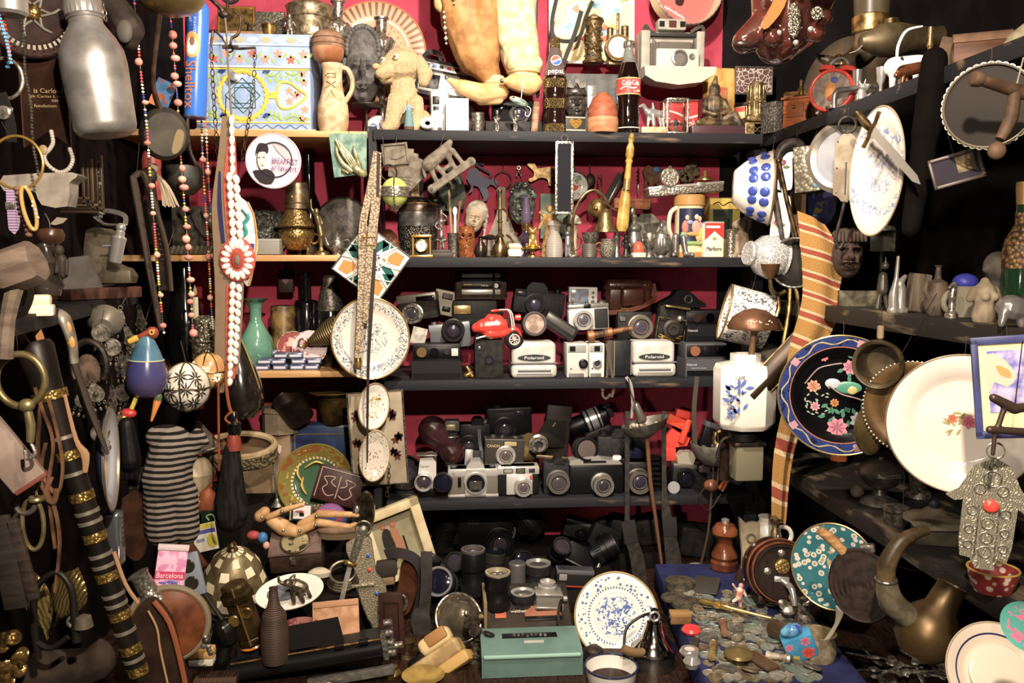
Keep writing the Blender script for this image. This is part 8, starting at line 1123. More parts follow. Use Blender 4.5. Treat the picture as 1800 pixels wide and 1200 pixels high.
t=onc('wooden_block','box','little two tone wooden block box on the blue cloth',1197,1098,rot=(0,0,-4));p('block',M('7d5a30',.5,c2='5c3f20',s=30)).box(0,8,7,36,18,13,1);p('lid',M('94703c',.45)).box(0,8,17,37,19,8,1)
t=onc('red_ring','ring','bright red plastic ring with a brown centre',1215,1112);p('ring',M('d8282a',.3)).lathe([(7,2),(14,0),(17,5),(14,10),(8,9)],n=32,th=0);p('centre',M('6b3024',.5)).lathe([(0,5),(8,5)],n=20)
t=L('pepper_mill','pepper mill','turned brown wooden pepper mill with steel knob',1272,1036,2.1,[(0,0),(24,0),(24,12),(20,16),(23,22),(20,30),(13,44),(15,54),(22,60)],M('6b3518',.25,c2='4a2410',s=20,coat=.5),n=40,z=ZT+.072);p('head',M('80441f',.2,coat=.6)).lathe([(12,60),(22,62),(22,70),(16,78),(0,80)],n=40);p('knob',CHR).lathe([(4,78),(7,82),(7,87),(0,90)],n=18);k=t.parts[0]
t=T('egg_case','case','glossy dark brown egg shaped case behind the red figurine',1308,1050,2.02);p('egg',M('3c2a24',.2,coat=.6)).ell(0,0,26,19,18,28,26);p('clasp',SIL).ell(2,-2,54,5,4,3)
t=onc('red_figurine','figurine','small red and white painted footballer figurine on the coins',1298,1072);b=p('figure',M('b8604a',.5,c2='d8c0b0',s=70));b.cap((4,0,2),(2,0,18),2.6,3.4);b.cap((-10,0,16),(-2,0,20),3,3.6);b.cap((0,0,22),(2,0,36),6,6);b.cap((-4,0,36),(-12,-2,48),2.4,2);b.cap((8,0,36),(12,-2,26),2.4);b.ell(4,0,44,4.6);b.blob(1)
t=onc('letter_opener','letter opener','long brass letter opener lying across the coins',1300,1086,.012,rot=(0,0,-40));p('shaft',M('b8964a',.25,1)).lathe([(0,-76),(5,-74),(6,-60),(4,-50),(6,-42),(5,-20),(3.4,-16),(3,56),(0,60)],(0,0,4),'x',14);p('collar',GLD).lathe([(7,-44),(7,-36)],(0,0,4),'x',14);p('hook',GLD).ext([(-26,6),(-22,14),(-18,6)],3)
t=onc('brass_tube','tube','dark mouthed brass tube lying at the coin tray edge',1374,1132,.006,rot=(0,0,20));p('tube',M('6a563a',.3,.9)).lathe([(14,-24),(16,-20),(16,20),(13,22)],(0,0,16),'y',28,th=2)
t=onc('lidded_dish','dish','small brass lidded dish with hexagonal foot among coins',1298,1164);p('foot',DBR).lathe([(0,0),(20,0),(22,14),(0,14)],n=6);p('lid',M('8f7d4a',.35,.8)).lathe([(26,14),(24,19),(10,24),(4,26),(0,27)],n=36)
t=onc('folding_comb','comb','brown comb with gilt edge lying at the front of coins',1344,1176,.008,rot=(0,0,20));p('comb',M('5a4330',.4)).box(0,10,4,28,66,5,1);k=p('gilt_edge',M('a87a34',.4,.6));k.box(14,10,4,2.4,66,6)
for px,py,a,l,c,lab in((1252,1156,70,58,'8a7440','knife with yellow brown horn handle lying at front left of the coins'),(1272,1116,76,50,'8a5a42','knife with pinkish brown handle lying on the coins'),(1366,1168,-30,40,'b8b0a0','knife with pale bone handle lying beside the brown comb')):
    t=onc('old_knife','knife',lab,px,py,.008,rot=(0,0,a));p('grip',M(c,.5,c2='5f4a30',s=40)).lathe([(0,-l*.5),(7,-l*.48),(6,0),(8,l*.4),(0,l*.5)],(0,0,7),'x',14);p('ferrule',SIL).lathe([(6,l*.4),(8.6,l*.42),(8.6,l*.55),(0,l*.58)],(0,0,7),'x',14)
t=onc('wrist_watch','watch','wrist watch with metal strap lying at left of the coins',1212,1152,.004);p('case',CHR).lathe([(0,0),(17,0),(18,4),(15,9),(0,8)],n=28);p('dial',M('c8c2b4',.2)).lathe([(0,8.4),(14,8.6)],n=24);p('strap',M('3c3a38',.4)).rib([(8,12,4),(18,30,6),(26,50,3)],14,4,ref=(0,0,1))
t=onc('crystal_stopper','stopper','cut glass crystal stopper at the left front of the coins',1216,1176,.002);p('stopper',M('b8b4ac',.05,.6)).lathe([(0,0),(12,2),(16,12),(10,22),(0,24)],n=9)
t=onc('floral_lighter','box','turquoise box painted with red and pink flowers, tilted',1414,1166,.01,rot=(14,-22,-14));p('box',M('2a86b4',.25,c2='2f9ac8',s=24)).box(0,8,24,54,26,48,3);k=p('flowers',M('d84a3c',.4));flower(k,10,14,13,6,-5.6,.7);k.m(M('d87a94',.4));flower(k,12,38,10,6,-5.6,.7);flower(k,-18,34,8,6,-5.6,.7);k.m(M('b8a832',.4));flower(k,-14,8,8,5,-5.6,.7);p('stopper',M('3a4aa8',.1,c2='5ab4c8',s=60)).ell(-4,8,58,20,12,11)
t=onc('silver_grapes','ornament','silver cluster ornament with leaves by the barrel tap',1402,1092,.02);b=p('leaves',SIL);[b.at(RU(-24,24),RU(-8,8),RU(0,26),RU(-40,40),RU(-60,60),0).ell(0,0,0,15,4,9,10)for i in range(11)];b.at();g=p('cup',PEW);g.lathe([(0,-30),(16,-28),(18,-8),(14,0)],(12,0,0),n=22,th=1.5)
L('brass_pots','pot','stack of small gold rings left of the barrel tap',1340,1068,2.0,[(0,0),(18,0),(20,5),(15,9),(19,13),(17,18),(13,21),(17,25),(14,30),(0,31)],M('b8923e',.25,1),n=28)
# ---------- hung before the upright between pale and black shelves
random.seed(41)
WV=M('b8a488',.8,c2='6e5d4a',s=200,k='v',th=(.3,.7),b=.6)
t=T('woven_belt','belt','long woven beige belt with buckle hanging over the diamond tile',648,268,2.1);b=p('band',WV);b.rib([(14,0,2),(0,-2,-70),(-12,-3,-130),(-14,-4,-200),(-18,-4,-280),(-24,-4,-366)],[10,12,13,14,13,12],2.4);b.rib([(16,0,0),(12,-6,-80),(4,-8,-150),(-2,-8,-240),(-6,-8,-300)],[12,16,16,18,16],2.4);p('buckle',GLD).tube([(-14,-10,-148),(10,-10,-148),(10,-10,-162),(-14,-10,-162)],1.2,6,1,True);p('tip',BRS).lathe([(0,0),(6,4),(7,16),(5,22)],(-24,-5,-384),n=12);wire(t,(10,6,30),bot=(14,0,2))
t=T('thin_strap','strap','thin dark leather strap hanging right of the woven belt',652,300,2.09);p('band',M('2c211a',.5)).rib([(14,2,30),(8,0,-100),(-4,-6,-260),(-10,-8,-360),(-14,-8,-520)],[5,6,7,5,2.5],1.6)
t=T('diamond_tile','tile','square glazed tile with interlaced star pattern hung as a diamond',653,462,2.14,rot=(0,37,0));S=49;p('tile',M('e6e0d4',.15,coat=.4)).box(0,3,0,2*S,6,2*S,1);k=p('glaze',M('1f5a54',.15));CT=['1f5a54','c9803a','1f5a54','3a3468']
for i in range(4):
    a=radians(90*i);R=lambda x,z:(x*cos(a)-z*sin(a),x*sin(a)+z*cos(a));k.m(M('1f5a54',.15));k.ext([R(x,z)for x,z in((12,6),(34,14),(44,6),(44,-6),(34,-2))],1,y=-.7);k.m(M('c9803a',.15));k.ext([R(x,z)for x,z in((12,14),(22,42),(40,44),(42,24),(26,18))],1,y=-.7);k.m(M('3a3468',.15));k.ext([R(x,z)for x,z in((2,8),(8,14),(2,20),(-4,14))],1,y=-.7);k.m(M('1f5a54',.15));k.ext([R(x,z)for x,z in((4,26),(16,46),(-8,46))],1,y=-.7)
l=p('lacing',M('ece6da',.15));[l.tube([(x0*q,-1.2,z0_*s)for x0,z0_ in((48,20),(14,8),(-14,20),(-48,6))],2.4,6,3,fl=.5)for q in(1,-1)for s in(1,-1)];[l.tube([(z0_*s,-1.2,x0*q)for x0,z0_ in((48,20),(14,8),(-14,20),(-48,6))],2.4,6,3,fl=.5)for q in(1,-1)for s in(1,-1)];p('metal_edge',STL).tube([(-S,0,-S),(S,0,-S),(S,0,S),(-S,0,S)],2.2,6,1,True)
plate('hanging_plate','large white plate with black flower transfer and gold rim under diamond tile',651,594,2.15,72,9,PM('d9d2c4',.102,[(.68,.92,'n',15,.47,'7d838f'),(.74,.88,'v',12,.3,'5c626e'),(.93,.945,'s',0,0,'6b7078'),(.0,.42,'n',14,.45,'8a9098'),(.0,.36,'v',12,.28,'5f6570')],1,.12),M('b8924a',.3,.8),rot=(3,-6,8),oval=.94,hook=18)
plate('small_plate','small scalloped white plate with orange flower pot below large plate',655,714,2.13,41,5,PM('d9d2c6',.058,[(.0,.5,'n',4,.42,'a87a2a'),(.3,.6,'v',8,.25,'4a4440')],1,.12),M('8a6f4a',.4),rot=(0,8,34),oval=.75,hook=10)
t=T('ornate_panel','panel','beige painted panel with brown flower sprays behind the small plates',664,770,2.18,rot=(0,-3,0));p('board',M('a3947c',.6,c2='8f8068',s=14)).box(0,4,0,96,6,166,1);k=p('sprays',M('5a2a20',.6));[flower(k,x+RU(-5,5),z+RU(-7,7),8,5)for x,z in((28,40),(34,0),(30,-30),(-34,-10),(-32,40))for i in range(4)];p('beaded_edge',PEW).tube([(-48,0,-83),(48,0,-83),(48,0,83),(-48,0,83)],2,6,1,True)
plate('doily_plate','small oval plate with brown lace pattern, lowest of the hanging plates',658,800,2.13,45,5,PM('c9bfae',.064,[(.5,1.1,'v',13,.3,'6a4a38'),(.0,.3,'v',10,.32,'8a6a5a')],1,.2),M('a8946f',.5),rot=(0,6,10),oval=.58)
t=T('brass_chain','chain','thin brass chain hanging below the beige painted panel',683,826,2.14);p('chain',DBR).chain([(0,0,20),(0,0,-20),(-4,0,-48)],3,.8)
t=T('black_lens_hood','lens','big dark lens shade on shelf behind the hanging panel',712,874,2.3,z=ZS[3]);p('shade',M('2f2a24',.4,.4)).lathe([(0,-40),(20,-40),(30,-4),(32,0)],(0,0,34),'y',32,th=2);p('glass',DGL).lathe([(22,-20),(0,-16)],(0,0,34),'y',28)
# ---------- top side shelf
def on(i,name,c,lab,px,py,X=.9,**k):return T(name,c,lab,px,py,('x',X),z=ZR[i]+.0005,**k)
t=T('lacquer_shell','ornament','glossy brown lacquered animal shaped ornament with silver medallions, hung at top',1376,50,1.78);LQ=M('4a2218',.12,c2='2c1510',s=14,coat=1);b=p('body',LQ);b.cap((10,0,70),(4,0,10),70,60);b.cap((4,0,10),(-10,-6,-20),56,44);b.cap((-30,-6,0),(-72,-10,-26),36,22);b.cap((50,0,60),(30,0,0),44,36);[b.ell(RU(-50,60),-46+RU(0,20),RU(-30,60),16,14,16,10)for i in range(14)];b.blob(3.4,3);p('orange_flank',M('a8541e',.2,coat=.8)).ext([(-60,-10),(-40,30),(-30,70),(-12,70),(-22,20),(-50,-16)],8,y=-60,sm=3);m_=M('a89c86',.25,1,c2='5a5244',s=240,k='v',b=-.8)
k=p('medallion',m_);k.ell(-6,-64,-4,12,8,30,20);p('medallion',m_).lathe([(11,0),(11,2),(0,5)],(32,-66,8),'y',24);p('medallion',m_).lathe([(26,0),(20,4),(0,6)],(26,-76,62),'y',24);[p('stud',CHR).ell(x,y,z,5)for x,y,z in((22,-66,-18),(22,-66,34),(2,-64,34),(-12,-62,34),(-38,-50,12),(-28,-54,-22),(60,-54,50),(-2,-64,-40))];p('muzzle',M('2c1a14',.3)).ell(-74,-20,-34,22,12,9);p('hanging_wire',IRN).tube([(10,0,120),(10,0,360)],1.2,5,1)
t=on(0,'coffee_mill','coffee mill','small orange wooden coffee mill with brass top by the red alarm clock',1400,216,.9,rot=(0,0,-36));b=p('body',OWD);b.box(0,18,28,46,40,52,1);b.box(0,18,2,54,48,4,1);b.box(0,18,56,54,48,4,1);d=p('drawer',M('8c4a1e',.5));d.box(-2,-3,36,28,3,26,1);p('knob',BRS,d).ell(-4,-6,40,3);p('crown',BRS).lathe([(16,58),(12,62),(5,64),(5,74),(3,78),(3,88),(0,92)],(2,18,0),n=20)
t=on(0,'alarm_clock','alarm clock','red twin bell alarm clock with a painted dial',1454,196,.868,rot=(-6,8,-38));RC=M('d8402e',.3,coat=.3);p('case',RC).lathe([(0,-28),(34,-26),(38,-14),(38,4),(35,8),(32,4)],(0,0,40),'y',40,nc=1);p('dial',M('c9b8a4',.4,c2='a89890',s=60)).lathe([(32,4),(0,4)],(0,0,40),'y',36);k=p('dial_picture',M('c8843a',.5));k.ell(-2,-5,40,9,1.5,17,14);k.m(M('a83a30',.5)).ell(4,-5.4,28,9,1,7);k.m(M('4a5aa0',.5)).ell(2,-5.4,58,6,1,6);p('rim',RC).tor(0,-6,40,35,3,'y',40,8)
for x in(-16,18):p('bell',RC).lathe([(15,0),(13,8),(4,12),(0,12)],(x,8,76),n=24)
p('handle',CHR).tor(2,8,84,16,2,'y',20,6,1,10,170)
for x in(-18,18):p('foot',CHR).cap((x*.8,6,8),(x,2,1),3)
t=on(0,'bark_panel','bark','slab of rough cork bark with a dark hole, standing upright',1404,160,1.02,rot=(0,0,-20));p('bark',M('7d5c34',.9,c2='4a3218',s=40,b=1,dis=2)).box(0,6,44,52,12,100,3).disp(5,.05);p('hole',M('0d0907',.9)).ell(4,-4,56,12,7,34).disp(3,.1)
t=on(0,'round_shield','shield','big dull round metal tray standing at the back of the side shelf',1492,130,1.14,rot=(0,0,-60));p('tray',M('45423c',.5,.6,c2='6b5a40',s=9)).lathe([(0,0),(70,1),(88,8),(90,8),(74,-3),(0,-4)],(0,0,92),'y',48)
t=on(0,'drinking_horn','horn','large curved dark horn with brass collar and pointed metal tip',1512,150,.99);H=M('4a4030',.35,c2='6b5c40',s=18,sx=(1,1,.3));p('horn',H).tube([(-60,0,104),(-44,-4,96),(-14,-6,104),(8,-4,128),(16,0,156),(18,4,216)],[8,14,19,24,28,32],20,6);p('collar',BRS).lathe([(29,150),(31,152),(32,178),(30,180)],(15,0,0),n=32);p('collar',BRS).tor(-44,-3,96,15,3,'x',24,8);p('tip',PEW).tube([(-62,0,104),(-74,0,108),(-84,0,114)],[9,6,1],12,3);p('stand_post',BRS).cyl(-36,0,0,5,84,'z',14)
L('silver_jar','jar','embossed silver lidded jar behind the little silver figures',1520,164,('x',1.0),[(0,0),(18,0),(26,20),(28,44),(24,52),(26,56),(26,60)],SILE,n=32,th=1.5,z=ZR[0])
t=on(0,'faucet','tap','bent steel water tap lying on the side shelf edge',1482,182,.875);b=p('pipe',STL);b.tube([(-16,0,2),(-16,0,22),(-10,0,32),(6,0,34),(30,0,38)],5,12,4);p('base',PEW).box(6,6,4,62,20,7,2)
t=on(0,'cat_figurine','figurine','small silver cat figurine at the shelf edge beside the tap',1514,172,.875);b=p('cat',CHR);[b.cap(*q)for q in(((0,0,6),(0,0,18),9,7),((0,-4,26),(6,-6,24),6,4),((-4,-2,32),(-6,-2,38),2,1),((4,-2,32),(6,-2,40),2,1),((8,0,4),(16,0,16),2.4,2))];b.blob(1)
for px,hh,lab in((1506,72,'tall slim silver goblet behind the cat'),(1548,62,'short slim silver goblet right of the cat')):L('goblet','goblet',lab,px,164,('x',.92),[(0,0),(9,0),(7,4),(3,8),(3.4,hh*.5),(7,hh*.62),(9,hh)],CHR,n=20,z=ZR[0])
t=T('powder_flask','flask','dull brass fish shaped flask lying across the silver goblets',1576,70,('x',.97),rot=(0,-4,0));p('flask',M('5c4e34',.45,.6,c2='463a26',s=16)).lathe([(10,-66),(14,-60),(28,-30),(30,0),(24,30),(18,66),(20,80),(0,82)],ax='x',n=32);p('cap',DBR).lathe([(12,24),(14,28),(12,36),(0,37)],(-8,0,0),n=20);p('stand',DBR).cyl(0,0,-66,5,44);p('twine',CLO).tube([(-64,-6,-6),(-76,-8,-16),(-90,-8,-20)],1,5,3)
t=on(0,'cow_figurine','figurine','white cow figurine with black patches on the side shelf',1596,138,.9);b=p('cow',M('dcd6cc',.35,c2='2c2a2c',s=34,th=(.6,.63)))
for q in[((-26,0,38),(20,0,46),18,15),((22,0,50),(36,-4,54),9,8),((36,-4,54),(46,-6,50),7,5),((-30,-4,30),(-30,-4,0),7,5),((-16,6,30),(-16,6,0),7,5),((10,-6,34),(12,-6,4),6,5),((18,6,34),(20,6,4),6,5)]:b.cap(*q)
b.blob(1.8);p('horn',WHM).tube([(-24,-4,54),(-22,-4,76),(-8,-4,100),(20,-4,108)],[2.4,2.6,2.4,1.4],8,5)
t=on(0,'bull_figurine','figurine','small shiny bronze bull figurine in front of the white cow',1600,138,.87);b=p('bull',M('8a4f2c',.25,.8,c2='5c3018',s=40))
for q in[((-14,0,20),(22,0,28),11,10),((-16,-2,20),(-28,-4,12),8,5),((-14,-3,14),(-16,-3,0),4,3),((-4,4,14),(-4,4,0),4,3),((18,-3,22),(20,-3,6),4,3),((26,4,24),(30,4,6),4,3),((-24,-6,18),(-30,-9,22),1.6,.8),((30,0,30),(34,0,18),2,1)]:b.cap(*q)
b.blob(1.2)
L('brass_spout','candlestick','tall brass candlestick stem at the right of the cow',1634,100,('x',.98),[(0,0),(12,0),(8,10),(6,40),(8,44),(5,48),(4,84),(6,88),(4,96),(4,120),(0,122)],M('b08c50',.25,1),n=20,z=ZR[0])
t=on(0,'wooden_chest','chest','wooden casket with arched brown lid at top right',1728,80,.95,rot=(0,0,-28));WC=M('6b4028',.45,c2='52301c',s=16,sx=(.4,1,3));p('body',WC).box(0,26,28,92,54,56,2);l=p('lid',M('8a6a52',.4,c2='6e5240',s=16));l.ext([(-28*cos(a*pi/10),56+20*sin(a*pi/10))for a in range(11)],94);l.V=[Vector((v.y-47,v.x+26,v.z))for v in l.V];l.F=[f[::-1]for f in l.F]
t=on(0,'wood_offcut','wood','rough brown wooden blocks between brass stem and chest',1662,94,.96,rot=(0,0,-30));b=p('wood',M('5c4630',.7,c2='3f2e1e',s=20));b.box(0,10,20,44,30,40,2);b.at(4,14,60,0,14,0).box(0,0,0,34,26,54,2);b.at()
t=on(0,'animal_skull','skull','small greyish animal skull at the top right corner',1796,52,.9);b=p('skull',M('8f8468',.7,c2='5f543e',s=40,b=.4));b.cap((-10,0,14),(30,0,34),16,24);b.cap((-14,-4,8),(-30,-8,4),12,8);b.blob(2.4);p('eye_socket',M('1a140e',.9)).ell(4,-18,30,10,7,9)
# ---------- hung under the top side shelf
t=L('flower_bowl','bowl','white bowl with blue flower stencils hung sideways at the shelf corner',1352,330,2.06,[(0,-62),(26,-62),(30,-60),(44,-44),(58,-18),(64,0),(66,2)],M('e4dfd4',.2,coat=.4),ax='x',n=44,th=2,rot=(0,2,-15));k=p('blue_flowers',M('34489c',.25))
for ang in(-62,-20,22,64):
    for q,(dx,da)in enumerate(((-9.5,-8.6),(9.5,-8.6),(-9.5,8.6),(9.5,8.6))):
        x=-22+dx;r=58+(x+18)*.33 if x>-18 else 58+(x+18)*.54;a=radians(ang+da);k.at(x,-r*cos(a),r*sin(a),-math.degrees(a),0,-22 if x<-18 else-16).ell(0,0,0,9,2.6,8.2,12);k.at()
p('gold_rim',M('8a6a3a',.4,.5)).tor(2,0,0,65,2,'x',44,8);p('hanging_wire',IRN).tube([(2,0,66),(4,0,88)],1,5,1)
t=T('carved_cane','cane','dark carved cane handle curling under the shelf corner',1374,330,2.0);b=p('handle',M('57504a',.5,.3,c2='3f3a35',s=60));b.tube([(30,0,44),(36,0,62),(24,-2,76),(2,-2,72),(-10,0,48),(-14,0,0),(-6,0,-40),(4,0,-90)],[8,8,10,9,7,6,5,4],10,5);b.tor(34,0,40,8,4,'y',16,7);wire(t,(24,0,104),bot=(24,0,76))
for px,py,lab,o in((1379,300,'narrow white porcelain door plate with a pink rose, upper one',1),(1372,385,'white porcelain scalloped door plate with red flowers, lower one',1.2)):
    t=T('door_plate','door plate',lab,px,py,2.03,rot=(0,0,-20));p('plate',M('dcd8ce',.2,coat=.4)).ext([(x*o,z)for x,z in((-12,40),(0,46),(12,38),(14,0),(13,-30),(6,-34),(0,-42),(-6,-34),(-14,-28),(-13,0))],4,sm=3);k=p('rose',M('c87a86',.4));k.ell(-4,-.6,14 if o==1 else-6,7,1.2,6,10);k.m(M('7a8a5a',.4)).ell(3,-.6,6 if o==1 else-10,6,1,3,8)
t=T('brass_rod','rod','slanting brass rod hanging under the side shelf',1384,356,1.98,rot=(0,-14,0));p('rod',DBR).tube([(0,0,72),(0,0,0),(4,0,-70)],4,10,1);p('end',DBR).ell(0,0,74,5)
t=T('razor_strop','strop','wide tan leather razor strop hanging behind the brass rod',1402,360,('x',.9));p('strop',M('8a6236',.5,c2='6e4c26',s=14)).rib([(0,0,60),(0,0,0),(2,0,-62)],28,4,ref=(.5,1,0));wire(t,(0,0,130),bot=(0,0,58))
t=T('silver_icon','box','embossed silver box frame with dark side and coral stone',1424,296,XR,rot=(0,-4,-42));p('box',M('1c1916',.6)).box(0,20,0,56,36,80,1);k=p('front',M('a49a84',.35,.8,c2='7d745f',s=120,k='v',b=-.5));k.box(0,0,0,56,4,80,1);p('stone',M('c8582e',.3)).ell(6,-3,34,6,3,5);p('stone',M('3a8ac8',.3)).box(10,-3,-30,6,3,7,1);wire(t,(10,14,66),bot=(0,10,40))
t=plate('hand_drum','round white skinned tambourine with metal rim behind the spring scale',1482,276,('x',.88),56,3,M('8f9096',.4,c2='808288',s=10),M('a8a498',.3,.9),rot=(0,0,-48),c='tambourine',hook=14,t=14)
t=T('spring_scale','scale','rusty flat spring scale hanging on an iron ring',1487,295,('x',.82),rot=(0,0,-22));p('plate',M('8a7d68',.6,.3,c2='6b5c48',s=26,b=.2)).ext([(-19,46),(-8,58),(0,62),(8,58),(19,46),(20,-46),(10,-52),(4,-60),(-6,-58),(-12,-50),(-20,-46)],5);p('slot',BLK).box(0,-.5,-18,2.6,1,56);p('ring',IRN).tor(0,2,74,14,2.6,'y',28,8);[p('rivet',PEW).ell(x,-.6,z,1.6)for x in(-15,15)for z in(46,0,-42)];k=p('hook',IRN);k.tube([(0,2,-58),(-4,2,-80),(-12,2,-120),(-6,2,-140),(2,2,-128)],3,8,4);wire(t,(0,2,104),bot=(0,2,88))
t=plate('serving_dish','long white oval dish with faint blue flowers hung edgewise at right',1546,302,('x',.8),112,8,PM('e0dad0',.12,[(.7,.9,'n',9,.46,'8f9ac0'),(.0,.46,'n',9,.46,'a4abc4')],1.35,.12),M('a08a68',.4),rot=(0,8,-86),oval=.74,c='dish',well=.66)
t=T('small_sword','dagger','dagger with wire grip hanging slanted over the white oval dish',1530,226,('x',.76),rot=(0,-50,-80));p('blade',M('b0aca4',.25,.6)).ext([(-8,-8),(-6,-150),(0,-166),(6,-150),(8,-8)],3);p('grip',DBR).lathe([(6,0),(8,16),(6,40),(8,48),(4,54),(0,56)],n=16);p('guard',BRS).tube([(-34,0,-6),(-12,0,-6),(0,0,-2),(14,0,-4),(34,0,0)],[4,3.4,5,3.4,4],8,3)
t=T('dark_sock','stocking','long dark brown leather stocking hanging at right',1630,300,('x',.84));b=p('stocking',M('0b0806',.9,c2='100c09',s=20));b.cap((4,0,190),(-4,0,60),22,26);b.cap((-4,0,60),(-26,0,-100),24,16);b.blob(3.4)
t=L('filigree_tray','tray','round pierced silver gallery tray hung at upper right',1738,186,('x',.8),[(0,-14),(60,-14),(64,-12),(70,0)],M('2a1f16',.6,c2='1f1710',s=12),ax='y',n=48,rot=(6,0,-34));k=p('gallery',M('a89c84',.35,.9));[k.tor(69*cos(i*pi/20),2,69*sin(i*pi/20),6,1.6,'z' if 0 else 'y',12,5)for i in range(40)];k.tor(0,-6,0,71,2,'y',60,6);wire(t,(0,0,100),bot=(0,0,68))
t=T('wooden_gavel','gavel','brown turned wooden gavel hanging before the filigree tray',1748,148,('x',.72),rot=(0,14,0));WG=M('5a4230',.6,c2='3f2c1c',s=24);p('shaft',WG).lathe([(0,-42),(12,-42),(14,-36),(12,-26),(9,-24),(11,20),(12,60),(0,62)],ax='x',n=20);b=p('grip',WG);b.tube([(40,0,0),(44,-4,-50),(36,-4,-90)],[10,12,9],12,4);b.ell(36,-4,-110,16,14,16);p('cord',CLO).tube([(40,0,10),(42,6,60)],1.4,5,1)
t=T('framed_photo','frame','dark tilted picture frame with a torn photograph hanging at right',1682,296,('x',.82),rot=(0,-16,-24));b=p('frame',M('4c4238',.4,.3));[b.box(x,2,z,w_,5,h_,1)for x,z,w_,h_ in((0,24,84,6),(0,-24,84,6),(-39,0,6,54),(39,0,6,54))];p('glass',DGL).box(0,4,0,76,1,46);p('photo',M('8a7650',.5,c2='4a3c28',s=30)).box(16,3,6,30,1,30);wire(t,(0,2,60),bot=(0,2,26))
plate('blue_saucer','small blue saucer with yellow flower behind the silver box',1438,366,('x',.98),34,4,PM('3a4a86',.044,[(.2,.6,'n',4,.4,'7d8ab8'),(.0,.3,'v',3,.5,'a8983c')],1,.2),None,rot=(0,0,-50))
t=T('number_plate','sign','dark upright sign with pale letters behind the spring scale',1456,362,('x',1.02),rot=(0,0,-50));p('board',M('14110f',.6)).box(0,3,0,30,4,90,1);k=p('lettering',M('a89a6a',.5));k.txt('S',18,26,0,-.4,22,.4);k.txt('3',18,26,0,-.4,-16,.4);p('post',IRN).cyl(0,5,-190,3,150)
L('lattice_cup','jug','small white jug with grey hexagon lattice hung sideways',1362,452,2.04,[(0,-52),(20,-54),(22,-50),(20,-44),(34,-28),(40,-8),(34,8),(36,12)],M('d6d2ca',.2,coat=.4,c2='8f8f90',s=110,k='e',th=(.04,.02)),ax='x',n=40,th=2,rot=(0,8,8));ALL[-1].p('hanging_wire',IRN).tube([(10,0,36),(10,0,70)],1,5,1)
t=T('copper_filter','scoop','small brown copper scoop on a bent brass rod before the white jug',1354,476,1.97);p('cup',M('6b4a2c',.4,.7)).lathe([(6,-14),(14,2),(17,12)],n=24,th=1.4);p('rod',DBR).tube([(0,0,-14),(4,0,-34),(16,2,-42),(30,4,-36)],4,10,4)
t=L('dark_pan','pan','dark round pan showing its hollow side by the woven strip',1398,462,1.98,[(0,-16),(34,-14),(42,0),(44,4)],M('3f3830',.4,.6,c2='2a2520',s=14),ax='y',n=44,th=2,rot=(0,0,-38));p('rim',PEW).tor(0,-4,0,43,2,'y',44,6);p('hook',DBR).tube([(0,0,-42),(6,0,-60),(8,0,-100),(0,0,-150)],4,8,3);wire(t,(0,4,80),bot=(0,0,42))
t=T('clay_mask','mask','grinning brown clay mask with braided hair at the shelf end',1490,444,('x',.86),rot=(0,0,-14));CK=M('4f3c34',.7,c2='3a2b25',s=40,b=.3);b=p('face',CK);head(b,52,44,82,0,0,-4,[(0,.05,.14,.24,.3),(0,-.1,.24,.12,.24),(.36,.16,.18,.1,-.14),(-.36,.16,.18,.1,-.14),(.36,.3,.26,.05,.14),(-.36,.3,.26,.05,.14),(0,-.3,.4,.04,.2),(0,-.44,.3,.06,-.2),(0,-.58,.36,.06,.2),(0,-.85,.25,.1,.14),(.5,-.15,.2,.2,.16),(-.5,-.15,.2,.2,.16)],46);k=p('hair',CK);k.ell(0,2,32,28,22,12,20);[k.cap((-24+i*6,-16,34),(-26+i*6.4,-20,20),3.4,3)for i in range(9)]
KL=M('b8843a',.9,c2='a85a38',s=24,k='w',d='Z',dis=1.2,th=(.55,.62),b=.7,bk='n',bs=300)
t=T('woven_strip','textile','long orange and red striped woven strip draped down the corner',1430,560,1.86);KT=[M(c,.95,c2=d,s=300,k='w',d='X',b=.7,bk='n',bs=400)for c,d in(('a87c3a','8f662c'),('c9ae84','b0946a'),('9c4a34','803a28'))];b=p('cloth',KT[0])
def sheet(pts,wd,sl,bands):
    q=cat(pts,12);ww=interp(wd,len(q));n=len(q)-1;v0=0;i=0
    at_=lambda u,v:(lambda f,k,g:q[k].lerp(q[min(n,k+1)],g)+Vector(((u-.5)*ww[k],6*cos(u*7),-(u-.5)*sl)))(v*n,min(n,int(v*n)),v*n-int(v*n))
    while v0<1:
        h,c=bands[i%len(bands)];v1=min(1,v0+h);b.m(KT[c]).grid(lambda u,v:at_(u,v0+(v1-v0)*v),9,3);v0=v1;i+=1
BN=[(.075,0),(.014,1),(.03,2),(.014,1)]
sheet([(-8,0,176),(10,-6,120),(12,-4,60),(8,-8,10),(-14,-4,-60),(-32,4,-170)],[50,80,66,66,52,40],24,BN);sheet([(6,8,150),(34,10,60),(20,12,-20),(-10,14,-120),(-40,12,-250),(-44,14,-370)],[20,30,40,44,34,26],12,BN)
